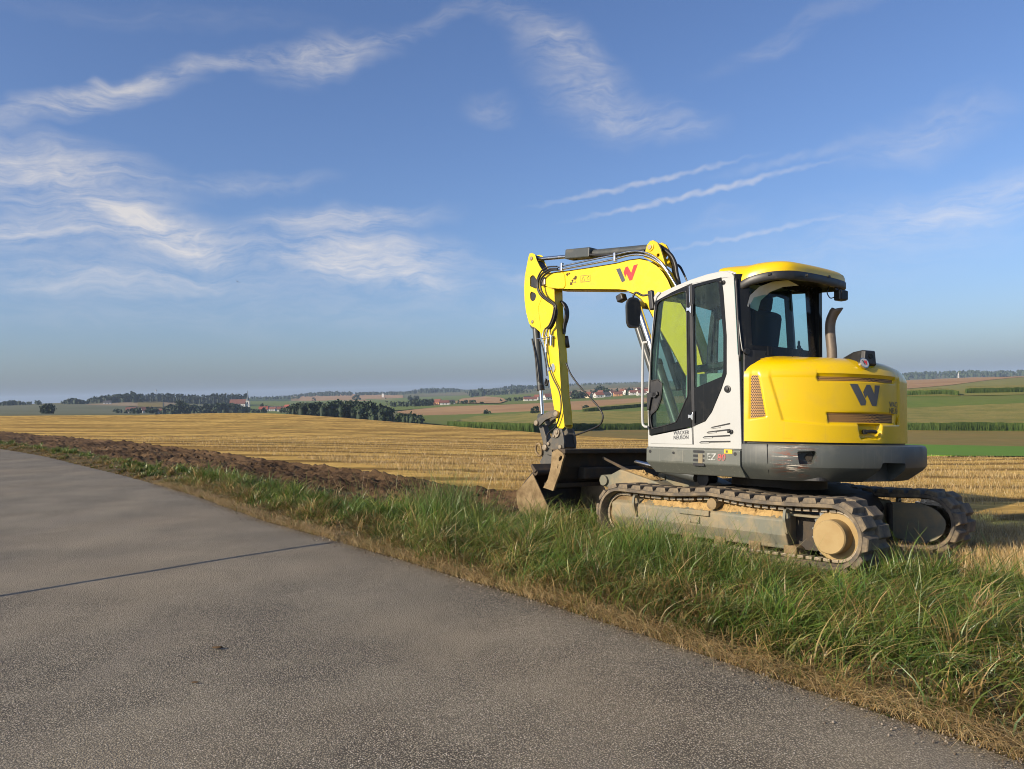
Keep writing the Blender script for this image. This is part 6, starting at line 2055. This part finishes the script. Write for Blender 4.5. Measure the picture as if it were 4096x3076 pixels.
# green regrowth under and behind the machine
n = 9000
x = 2.8 + 4.5 * rnd(n); y = 5.4 + 4.6 * rnd(n); d = edge_dist(x, y); u, v = mlocal(x, y)
ok = (d > 2.2) & (d < 4.6) & ~((np.abs(u) < 1.46) & (np.abs(np.abs(v) - .95) < .26)) & (fbm(x, y, 1.0, 3, 2.2) > .45)
x, y = x[ok], y[ok]; n = len(x); ang = rnd(n) * 6.28
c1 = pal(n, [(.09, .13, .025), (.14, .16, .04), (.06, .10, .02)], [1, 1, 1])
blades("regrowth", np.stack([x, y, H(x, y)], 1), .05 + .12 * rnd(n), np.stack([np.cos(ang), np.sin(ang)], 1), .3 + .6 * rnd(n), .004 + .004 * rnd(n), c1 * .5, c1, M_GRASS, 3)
# clods along the turned earth
CL = []
n = 420
s = s_of(.3, 5.9) + (s_of(-16, 26) - s_of(.3, 5.9)) * rnd(n); d = 1.3 + 2.4 * rnd(n); x, y, T, Nn = edge_at(s, d); z = H(x, y) + .06
Vc, Fc = [], []
for i in range(n):
    r = .015 + .05 * random.random() ** 2.5; o_ = len(Vc)
    for (a, b, c) in ((1, 0, 0), (-1, 0, 0), (0, 1, 0), (0, -1, 0), (0, 0, 1), (0, 0, -1)):
        k = r * random.uniform(.6, 1.3); Vc.append((x[i] + a * k + random.uniform(-.3, .3) * r, y[i] + b * k, z[i] + c * k * .7))
    for t in ((0, 2, 4), (2, 1, 4), (1, 3, 4), (3, 0, 4), (2, 0, 5), (1, 2, 5), (3, 1, 5), (0, 3, 5)): Fc.append([o_ + j for j in t])
fast_mesh("soil_clods", Vc, Fc, M_SOIL, kind="stuff")
for (px, py, lb) in ((872, 2597, "small dark lump of earth lying on the asphalt"), (780, 2735, "tiny brown crumb of earth nearest the bottom of the picture")):
    r_ = ray(px, py); t = -EYE / r_[2]; c = (r_[0] * t, r_[1] * t)
    k = 1.0 if px > 800 else .6
    V, F = [], []
    for j in range(5):
        for i in range(10):
            a = 6.283 * i / 10; w = math.sin(math.pi * (j + .4) / 5) * k
            V.append((c[0] + .035 * w * math.cos(a) * random.uniform(.7, 1.3), c[1] + .014 * w * math.sin(a) * random.uniform(.7, 1.3), .005 + .016 * k * (1 - math.cos(math.pi * (j + .4) / 5)) / 2))
    for j in range(4):
        for i in range(10): F.append((j * 10 + i, j * 10 + (i + 1) % 10, j * 10 + 10 + (i + 1) % 10, j * 10 + 10 + i))
    F += [tuple(range(9, -1, -1)), tuple(range(40, 50))]
    o = obj("earth_clod", V, F, MUD, None, smooth=True); tag(o, lb, "clod of earth", "lumps of earth on the road")

# ------------------------------------------------------------------ trees
def leaf_quads(C, size, up=.0):
    """randomly turned quads at points C"""
    n = len(C)
    a = rng.normal(size=(n, 3)); a[:, 2] += up; a /= np.linalg.norm(a, axis=1)[:, None]
    b = rng.normal(size=(n, 3)); b -= (a * b).sum(1)[:, None] * a; b /= np.linalg.norm(b, axis=1)[:, None]
    c = np.cross(a, b)
    s = (size * (.6 + .8 * rnd(n)))[:, None] if np.ndim(size) == 0 else (size * (.6 + .8 * rnd(n)))[:, None]
    V = np.stack([C - b * s - c * s * .7, C + b * s - c * s * .5, C + b * s * .8 + c * s * .7, C - b * s * .7 + c * s * .6], 1).reshape(-1, 3)
    return V, np.arange(n * 4).reshape(-1, 4)


def crown_pts(base, h, w, kind, n):
    """points through a crown: round, cone or bush, gathered in clumps"""
    k = max(6, int(n / 22))
    if kind == "cone":
        t = rnd(k) ** .8; r = w * .5 * (1 - t) * (.5 + .6 * rnd(k)); z = h * (.06 + .94 * t)
    else:
        t = rnd(k); z = h * (.16 + .78 * t) if kind == "round" else h * (.08 + .8 * t)
        prof = np.sin(math.pi * np.clip(.14 + .80 * t, 0, 1)) ** .6
        r = w * .5 * prof * (.45 + .5 * rnd(k) ** .5)
    a = rnd(k) * 6.283
    C = np.stack([base[0] + r * np.cos(a), base[1] + r * np.sin(a), base[2] + z], 1)
    pk = rng.integers(0, k, n)
    sp = w * (.09 if kind != "cone" else .06)
    return C[pk] + rng.normal(size=(n, 3)) * np.array([sp, sp, sp * .8])


def tint_for(n, cols):
    return np.repeat(pal(n, cols, np.ones(len(cols))) * (.7 + .6 * rnd(n))[:, None], 4, 0)


LEAFC = {"dark": [(.020, .038, .012), (.030, .050, .016), (.014, .030, .010)], "mid": [(.035, .058, .018), (.050, .075, .022), (.028, .048, .015)], "light": [(.065, .085, .028), (.050, .070, .022)], "conifer": [(.014, .028, .014), (.020, .036, .016), (.010, .022, .011)]}


def tree(name, label, px, D, py_top, w_px, kind="round", col="mid", n=500, group=None, cat="tree"):
    x, y, z = at(px, D); h = max(height_for(px, D, py_top), 2.0); w = w_px * D / FPX
    root = empty(name, Matrix.Translation((x, y, z))); tag(root, label, cat, group)
    r = max(.12, w * .03)
    V, F = tube_vf([(0, 0, -.3), (r * .4, 0, h * .3), (0, r * .3, h * .62)], r, 7, rad=lambda t: 1.25 - .8 * t)
    for k in range(4):
        a = 6.28 * k / 4 + px; v2, f2 = tube_vf([(0, 0, h * .28), (w * .12 * math.cos(a), w * .12 * math.sin(a), h * .45), (w * .26 * math.cos(a), w * .26 * math.sin(a), h * .6)], r * .45, 5, rad=lambda t: 1 - .6 * t)
        V, F = join_vf([(V, F), (v2, f2)])
    obj("trunk", V, F, M_BARK, root)
    C = crown_pts((0, 0, 0), h, w, kind, n)
    V, F = leaf_quads(C, w * (.085 if n < 700 else .055)); V[:, 2] = np.clip(V[:, 2], .1, None)
    fast_mesh("crown", V, F, M_LEAF, cols=tint_for(len(C), LEAFC[col]), parent=root)
    return root


def wood(name, px0, px1, D0, D1, n, h, w, kind, col, leaves=26, top=None):
    """a far wood read as one mass"""
    px = px0 + (px1 - px0) * rnd(n); D = D0 + (D1 - D0) * rnd(n)
    x = D * np.tan(np.arctan((px - CX) / FPX)); y = D
    z = Hf(x, y)
    Vs, Fs, Cs = [], [], []
    o_ = 0
    for i in range(n):
        hh = h * random.uniform(.75, 1.2); ww = w * random.uniform(.75, 1.3)
        if top is not None:                                # outline read off along the wood
            t_ = np.interp(px[i], *zip(*top)); hmax = EYE - D[i] * (t_ - hor_px(px[i])) / FPX - z[i]
            hh = max(4.0, hmax * random.uniform(.66, .92)); ww = hh * w / h * random.uniform(.8, 1.3)
        C = crown_pts((x[i], y[i], z[i]), hh, ww, kind, leaves)
        V, F = leaf_quads(C, ww * (.20 if leaves < 40 else .13))
        Vs.append(V); Fs.append(F + o_); o_ += len(V); Cs.append(tint_for(leaves, LEAFC[col]))
        # solid dark heart so that no light shows through the mass
        k = 6; ring_ = [(x[i] + ww * .30 * math.cos(6.283 * j / k), y[i] + ww * .30 * math.sin(6.283 * j / k)) for j in range(k)]
        Vh = [(a, b, z[i] - 1) for a, b in ring_] + [(a, b, z[i] + hh * (.62 if kind != "cone" else .4)) for a, b in ring_] + [(x[i], y[i], z[i] + hh * .92)] * 1
        Vh = np.array(Vh); Fh = []
        for j in range(k):
            q = (j + 1) % k; Fh.append([j, q, k + q, k + j]); Fh.append([k + j, k + q, 2 * k, 2 * k])
        Vs.append(Vh); Fs.append(np.array(Fh) + o_); o_ += len(Vh); Cs.append(np.tile(np.array(LEAFC[col][0]), (len(Vh), 1)))
    o = fast_mesh(name, np.concatenate(Vs), np.concatenate(Fs), M_LEAF, kind="stuff", cols=np.concatenate(Cs))
    return o


# woods, far to near
wood("hill_woods", 3400, 4900, 2600, 3400, 520, 17, 15, "round", "mid", 14, [(3400, 1492), (3620, 1488), (3760, 1483), (3870, 1479), (3960, 1482), (4096, 1477), (4900, 1470)])
wood("hill_woods", 2150, 3400, 2700, 3400, 420, 18, 15, "round", "mid", 14, [(2150, 1536), (2300, 1532), (2480, 1527), (2590, 1528), (2900, 1520), (3400, 1500)])
wood("hill_woods", 1620, 1860, 2900, 3500, 200, 18, 14, "round", "dark", 14, [(1620, 1566), (1680, 1553), (1760, 1549), (1830, 1552), (1860, 1562)])
wood("hill_woods", 1130, 1630, 2700, 3300, 260, 18, 14, "round", "dark", 14, [(1130, 1583), (1230, 1568), (1330, 1561), (1412, 1566), (1500, 1566), (1630, 1563)])
wood("hill_woods", 1860, 2160, 2600, 3200, 170, 18, 14, "round", "dark", 14, [(1860, 1562), (1950, 1556), (2050, 1538), (2160, 1540)])
wood("conifer_forest", 560, 985, 1430, 1560, 320, 17, 7, "cone", "conifer", 26, [(560, 1572), (600, 1569), (700, 1570), (760, 1575), (800, 1577), (860, 1571), (930, 1570), (985, 1573)])
wood("broadleaf_wood", 345, 575, 1330, 1430, 120, 15, 11, "round", "dark", 30, [(345, 1598), (380, 1584), (430, 1578), (500, 1572), (530, 1570), (575, 1575)])
wood("broadleaf_wood", 246, 352, 1250, 1300, 40, 10, 8, "round", "dark", 30, [(246, 1600), (290, 1590), (352, 1602)])
wood("broadleaf_wood", -500, 168, 1240, 1330, 170, 11, 9, "round", "dark", 26, [(-500, 1606), (0, 1604), (50, 1598), (110, 1606), (160, 1598), (168, 1610)])
wood("copse", 1152, 1560, 430, 520, 190, 12, 9, "round", "dark", 90, [(1152, 1622), (1200, 1607), (1300, 1600), (1380, 1598), (1460, 1598), (1520, 1612), (1560, 1620)])
wood("copse", 1480, 1682, 420, 480, 40, 7, 5.5, "round", "mid", 60, [(1480, 1640), (1530, 1646), (1580, 1650), (1640, 1644), (1682, 1652)])
wood("village_trees", 455, 720, 780, 900, 60, 9, 8, "round", "dark", 30, [(455, 1640), (520, 1630), (560, 1622), (640, 1632), (700, 1612), (720, 1616)])
wood("village_trees", 700, 1000, 860, 1050, 80, 10, 9, "round", "dark", 30, [(700, 1608), (740, 1606), (790, 1618), (850, 1610), (920, 1608), (1000, 1628)])
wood("village_trees", 1000, 1160, 760, 800, 12, 4, 6, "round", "dark", 30, [(1000, 1642), (1060, 1645), (1160, 1645)])
wood("valley_trees", 1560, 1750, 900, 1050, 60, 12, 9, "round", "dark", 30, [(1560, 1606), (1620, 1600), (1660, 1594), (1720, 1592), (1750, 1606)])
wood("valley_trees", 1750, 1900, 900, 1000, 30, 9, 8, "round", "mid", 30, [(1750, 1618), (1800, 1600), (1840, 1614), (1900, 1612)])
wood("valley_trees", 2000, 2160, 950, 1080, 36, 11, 9, "round", "mid", 30, [(2000, 1600), (2060, 1588), (2100, 1598), (2160, 1588)])
wood("valley_trees", 2270, 2620, 1020, 1300, 90, 9, 9, "round", "dark", 26, [(2270, 1578), (2330, 1580), (2400, 1552), (2450, 1560), (2500, 1552), (2620, 1548)])
wood("skyline_trees", 1000, 1200, 2300, 2500, 40, 12, 10, "round", "mid", 18, [(1000, 1584), (1100, 1582), (1200, 1580)])
wood("hillside_trees", 1880, 2160, 1900, 2300, 60, 18, 14, "round", "dark", 22, [(1880, 1556), (1920, 1548), (1990, 1560), (2060, 1552), (2160, 1560)])

tree("round_tree", "lone round dark tree standing on the crest at the left", 190, 560, 1616, 50, "bush", "dark", 1500)
tree("poplar_tree", "slim poplar rising above the valley trees left of centre", 1545, 950, 1584, 12, "round", "dark", 160)
tree("bush", "small round bush at the edge of the ripe field behind the bucket cylinder", 2137, 470, 1621, 34, "bush", "mid", 400, cat="bush")
tree("bush", "low bush where the narrow maize strip begins, right of the arm", 2338, 520, 1620, 26, "bush", "mid", 260, cat="bush")
tree("bush", "single dark bush in the ripe field left of the arm", 1945, 560, 1640, 30, "bush", "mid", 320, cat="bush")
tree("bush", "small bush on the upper edge of the ripe field beside the round field", 1924, 820, 1612, 20, "bush", "mid", 200, cat="bush")
tree("round_tree", "broad tree standing alone in the far ripe hill fields", 1427, 1900, 1580, 30, "bush", "dark", 240)
tree("round_tree", "dark tree among the far hill fields left of the copse", 1255, 1900, 1584, 16, "bush", "dark", 160)
tree("round_tree", "tall tree in front of the village houses left of the church", 716, 820, 1604, 42, "round", "dark", 420)
tree("round_tree", "wide dark tree beside the red roofed house by the church", 1052, 1010, 1614, 28, "round", "dark", 260)
tree("round_tree", "round tree on the slope above the valley meadow near the centre", 1652, 1500, 1578, 40, "bush", "dark", 300)
tree("round_tree", "wide dark tree at the left end of the hillside village", 2312, 900, 1570, 60, "round", "dark", 420)
tree("round_tree", "tall tree among the upper houses of the hillside village", 2402, 1180, 1548, 40, "round", "dark", 320)

# ------------------------------------------------------------------ houses, church, masts
WALLS = {"white": paint("white_render", (0.60, 0.58, 0.53), .8, amt=.1), "cream": paint("cream_render", (0.66, 0.54, 0.36), .8, amt=.1), "orange": paint("orange_render", (0.62, 0.32, 0.16), .8, amt=.1), "grey": paint("grey_render", (0.42, 0.42, 0.40), .8, amt=.1)}
ROOFS = {"red": paint("red_tiles", (0.19, 0.065, 0.042), .8, amt=.3), "brown": paint("brown_tiles", (0.17, 0.07, 0.05), .8, amt=.3), "dark": paint("dark_tiles", (0.06, 0.055, 0.055), .8, amt=.3), "bright red": paint("new_red_tiles", (0.30, 0.075, 0.045), .8, amt=.2)}
M_WIN = paint("dark_window", (0.03, 0.035, 0.045), .2, amt=.05)


def house(px, D, w, d, hw, hr, rz, wall, roof, label, group, windows=2):
    w, d, hw, hr = w * .72, d * .75, hw * .8, hr * .8
    x, y, z = at(px, D)
    root = empty("house", Matrix.Translation((x, y, z - .3)) @ Matrix.Rotation(R_(rz), 4, "Z")); tag(root, label, "house", group)
    a, b = w / 2, d / 2
    V = [(-a, -b, 0), (a, -b, 0), (a, b, 0), (-a, b, 0), (-a, -b, hw), (a, -b, hw), (a, b, hw), (-a, b, hw), (-a, 0, hw + hr * .96), (a, 0, hw + hr * .96)]
    F = [(0, 1, 5, 4), (2, 3, 7, 6), (1, 2, 6, 9, 5), (3, 0, 4, 8, 7)]
    obj("wall", V, F, WALLS[wall], root)
    o = .45; t = .25; sl = hr / b
    V = []
    for dz in (0, t):
        V += [(-a - o, -b - o, hw - o * sl + dz), (a + o, -b - o, hw - o * sl + dz), (a + o, 0, hw + hr + dz), (-a - o, 0, hw + hr + dz), (a + o, b + o, hw - o * sl + dz), (-a - o, b + o, hw - o * sl + dz)]
    F = [(0, 1, 2, 3), (3, 2, 4, 5), (6, 9, 8, 7), (9, 11, 10, 8), (0, 6, 7, 1), (5, 4, 10, 11), (1, 7, 8, 2), (2, 8, 10, 4), (0, 3, 9, 6), (3, 5, 11, 9)]
    rf_ = obj("roof", V, F, ROOFS[roof], root)
    v, f = box_vf((a * .4, b * .25, hw + hr * .9), (.6, .6, 1.6)); obj("chimney", v, f, ROOFS["brown"], rf_)
    for i in range(windows):
        xx = -a + w * (i + 1) / (windows + 1)
        v, f = box_vf((xx, -b - .01, hw * .55), (1.1, .12, 1.3)); obj("window", v, f, M_WIN, root)
        v, f = box_vf((-a - .01, -b + d * (i + 1) / (windows + 1), hw * .55), (.12, 1.1, 1.3)); obj("window", v, f, M_WIN, root)
    return root


G1, G2, G3 = "houses of the hillside village", "houses beside the church", "farm houses in the valley"
HS = [
    (2285, 1010, 13, 9, 6, 3, 10, "cream", "brown", "cream house next to the arm, lowest of the hillside village", G1),
    (2303, 1060, 17, 11, 5, 4, 20, "white", "brown", "long brown roofed house just right of the arm", G1),
    (2353, 930, 10, 9, 5.5, 4, -35, "cream", "red", "cream gabled house at the lower left edge of the hillside village", G1),
    (2372, 985, 12, 9, 5, 3.5, 60, "white", "red", "white house with red roof behind the cream gabled house", G1),
    (2394, 915, 13, 10, 5, 3.5, 15, "white", "red", "white house with wide red roof at the lower middle of the hillside village", G1),
    (2402, 1010, 10, 9, 6, 4.5, -40, "white", "brown", "tall white gable just above the wide red roof", G1),
    (2425, 960, 12, 9, 4.5, 3, 20, "grey", "dark", "grey house under a dark roof in the middle of the hillside village", G1),
    (2448, 1050, 10, 8, 5, 3.5, 30, "white", "brown", "white house right of the tall gable in the hillside village", G1),
    (2470, 980, 14, 9, 4.5, 3, 5, "orange", "brown", "orange house half hidden by trees in the hillside village", G1),
    (2490, 1120, 10, 8, 5.5, 3.5, -30, "white", "red", "white house with small red roof high in the village", G1),
    (2508, 1060, 11, 9, 5.5, 4, 35, "white", "brown", "white gabled house near the upper right of the village", G1),
    (2520, 1180, 9, 8, 5.5, 3.5, -35, "white", "dark", "white house with dark roof at the top of the village", G1),
    (2534, 1010, 16, 9, 5, 3, 8, "white", "red", "long white house at the lower right of the village", G1),
    (2551, 1110, 10, 8, 6, 4, 40, "white", "red", "tall white house left of the cab handrail", G1),
    (2563, 960, 13, 9, 5, 3.5, 12, "white", "brown", "white house just left of the cab handrail", G1),
    (2583, 1040, 11, 8, 5.5, 3.5, -25, "white", "red", "white house half hidden behind the cab front post", G1),
    (1052, 900, 13, 10, 4, 3.6, 10, "white", "bright red", "house with bright red roof right of the church", G2),
    (1069, 1010, 10, 8, 5, 3, 30, "white", "dark", "white house behind the bright red roof", G2),
    (1090, 960, 11, 8, 4, 2.6, -10, "grey", "brown", "low grey house right of the bright red roof", G2),
    (1110, 1000, 26, 10, 5, 2.4, 4, "white", "dark", "long white barn between the church and the copse", G2),
    (1125, 900, 14, 9, 4, 3, 12, "white", "red", "white house with red roof left of the copse", G2),
    (1148, 905, 9, 9, 6.5, 3, -30, "white", "bright red", "tall white house touching the edge of the copse", G2),
    (522, 850, 13, 9, 4.5, 3.6, 15, "white", "brown", "white farm house at the left end of the village trees", G2),
    (552, 880, 12, 9, 4, 3.2, -20, "grey", "brown", "grey farm shed among the village trees", G2),
    (583, 850, 12, 10, 4.5, 4, 35, "white", "brown", "white gabled farm house in the middle of the village trees", G2),
    (650, 860, 14, 9, 3.5, 3, 5, "white", "brown", "low white farm house right of the gabled farm house", G2),
    (428, 1240, 15, 9, 4, 3, 20, "white", "dark", "white barn in front of the broadleaf wood", G3),
    (1750, 930, 11, 9, 5, 4, -30, "orange", "red", "pink gabled house beside the valley trees", G3),
    (1776, 900, 14, 9, 4, 3, 8, "white", "brown", "white house right of the pink gable", G3),
    (1803, 930, 10, 8, 4, 3, 20, "white", "dark", "small white house at the right end of the valley farm", G3),
    (2108, 960, 12, 8, 4.5, 3, 15, "cream", "dark", "cream house left of the bucket cylinder", G3),
    (2120, 900, 20, 9, 3.5, 2.4, 5, "white", "brown", "long white building left of the bucket cylinder", G3),
    (2147, 1010, 9, 8, 5, 3.5, -30, "white", "red", "white gable seen beside the bucket cylinder rod", G3),
    (2192, 900, 14, 11, 5, 4.5, 20, "white", "brown", "large brown roofed house seen between cylinder and arm", G3),
    (2212, 930, 12, 8, 3.5, 2.5, 5, "white", "dark", "low white garage beside the large brown roof", G3),
    (440, 1560, 0, 0, 0, 0, 0, None, None, None, None),
]
for hs in HS:
    if hs[7]: house(*hs)

# church: nave, tower and needle spire
cxp, cD = 990, 1180
x, y, z = at(cxp, cD)
ch = empty("church", Matrix.Translation((x, y, z)) @ Matrix.Rotation(R_(6), 4, "Z")); tag(ch, "village church with pale tower, needle spire and red nave roof", "church")
htip = height_for(cxp, cD, 1560); ht = height_for(cxp, cD, 1604)
v, f = box_vf((0, 0, ht / 2), (5.4, 5.4, ht)); tw = obj("tower", v, f, WALLS["white"], ch)
v, f = box_vf((0, 0, ht + .2), (6.0, 6.0, .5)); obj("tower_cornice", v, f, WALLS["cream"], tw)
for (dx, dy, sx, sy) in ((0, -2.72, 1.3, .1), (-2.72, 0, .1, 1.3), (2.72, 0, .1, 1.3)):
    v, f = box_vf((dx, dy, ht - 3), (sx, sy, 2.6)); obj("belfry_window", v, f, M_WIN, tw)
sp = paint("spire_slate", (0.10, 0.12, 0.13), .6, amt=.1)
V = []
for (r, zz) in ((3.0, ht + .4), (2.0, ht + 2.6), (1.15, ht + 6.0), (.5, ht + 11.0), (.06, htip)):
    V += [(r * math.cos(6.283 * k / 8 + .39), r * math.sin(6.283 * k / 8 + .39), zz) for k in range(8)]
F = [(j * 8 + k, j * 8 + (k + 1) % 8, j * 8 + 8 + (k + 1) % 8, j * 8 + 8 + k) for j in range(4) for k in range(8)] + [tuple(range(7, -1, -1)), tuple(32 + k for k in range(8))]
obj("spire", V, F, sp, ch)
v, f = box_vf((-14, 0, 5), (22, 9, 10)); obj("nave", v, f, WALLS["white"], ch)
obj("nave_roof", *plate_vf([(-5.2, 9.4), (5.2, 9.4), (0, 16.0)], [], "x", -25.6, -2.7), ROOFS["brown"], ch)
for k in range(5): v, f = box_vf((-22 + k * 4, -4.51, 6), (1.2, .1, 4)); obj("nave_window", v, f, M_WIN, ch)


def far_tower(name, label, px, D, py_top, w, cat, wall="white", spire=True):
    x, y, z = at(px, D); h = height_for(px, D, py_top)
    r = empty(name, Matrix.Translation((x, y, z))); tag(r, label, cat)
    v, f = box_vf((0, 0, h * .33), (w, w, h * .66)); obj("tower", v, f, WALLS[wall], r)
    V, F = cyl_vf((0, 0, h * .66), (0, 0, h), w * .62, .1, 8); obj("spire", V, F, WALLS["white"] if spire == "white" else sp, r)
    return r


far_tower("church_tower", "tiny white church spire against the wooded hills on the right", 3834, 2400, 1487, 3, "church", spire="white")
far_tower("church_tower", "tiny white tower in the far fields near the centre", 1531, 2300, 1567, 6, "church")
x, y, z = at(624, 1500); h = height_for(624, 1500, 1556)
ms = empty("radio_mast", Matrix.Translation((x, y, z))); tag(ms, "thin grey radio mast above the conifer forest", "mast")
V, F = cyl_vf((0, 0, 0), (0, 0, h), .9, .35, 8); obj("pole", V, F, WALLS["grey"], ms)
V, F = cyl_vf((0, 0, h * .86), (0, 0, h * .93), 1.6, 1.6, 10); obj("antenna_head", V, F, WALLS["grey"], ms)

# slim snow marker pole left of the road; its shadow crosses the asphalt
base = Vector((-5.35, 5.55, 0.0)); base.z = h1(base.x, base.y)
sl_ = math.tan(SUN_EL); far_ = Vector((-1.50, 9.08, 0.0))
LS = (far_ - Vector((base.x, base.y, 0))).length
hp_ = 2.30
# top of the pole throws its shadow to the far point
tip = Vector((far_.x + SUN_DIR[0] * hp_ / sl_, far_.y + SUN_DIR[1] * hp_ / sl_, hp_))
mp = empty("marker_pole", Matrix.Identity(4)); tag(mp, "leaning slim snow marker pole left of the road, only its shadow in view", "pole")
cyl("shaft", base - Vector((0, 0, .2)), tip, .031, paint("pole_wood", (.30, .20, .12), .8, amt=.3), mp, n=12)
cyl("reflector_band", base + (tip - base) * .82, base + (tip - base) * .88, .0325, LOGORED, mp, n=12)

# bird high over the valley
r_ = ray(950, 1127); c = np.array([0, 0, EYE]) + r_ * 140
V = [(-.55, .10, .13), (-.25, .05, .16), (0, .12, 0), (.25, -.05, .13), (.50, -.12, .05), (.22, -.18, .10), (0, -.10, .02), (-.22, -.06, .14), (.0, .30, 0), (.04, -.36, -.03), (-.04, -.36, -.03), (0, 0, -.07), (0, .05, .05)]
F = [(0, 1, 7), (1, 2, 6, 7), (2, 3, 5, 6), (3, 4, 5), (2, 8, 12), (8, 11, 2), (8, 11, 6), (6, 9, 10), (11, 9, 10), (11, 9, 6), (12, 6, 2)]
bird = obj("bird", V, F, BLACK, None, recalc=False); bird.matrix_world = Matrix.Translation(tuple(c)) @ Matrix.Rotation(R_(35), 4, "Y"); tag(bird, "small dark bird gliding in the sky above the valley", "bird")

# ------------------------------------------------------------------ haze
m = bpy.data.materials.new("haze_air"); m.use_nodes = True
t = m.node_tree
for nd in list(t.nodes): t.nodes.remove(nd)
N = NT(t)
pv = N.n("ShaderNodeVolumePrincipled", ins={"Color": (0.62, 0.78, 1.0, 1), "Density": 0.00011, "Anisotropy": 0.0})
N.n("ShaderNodeOutputMaterial", ins={"Volume": pv.outputs[0]})
v, f = box_vf((0, 3500, 20), (16000, 13500, 130))
hz = obj("haze", v, f, m, None); hz["kind"] = "stuff"
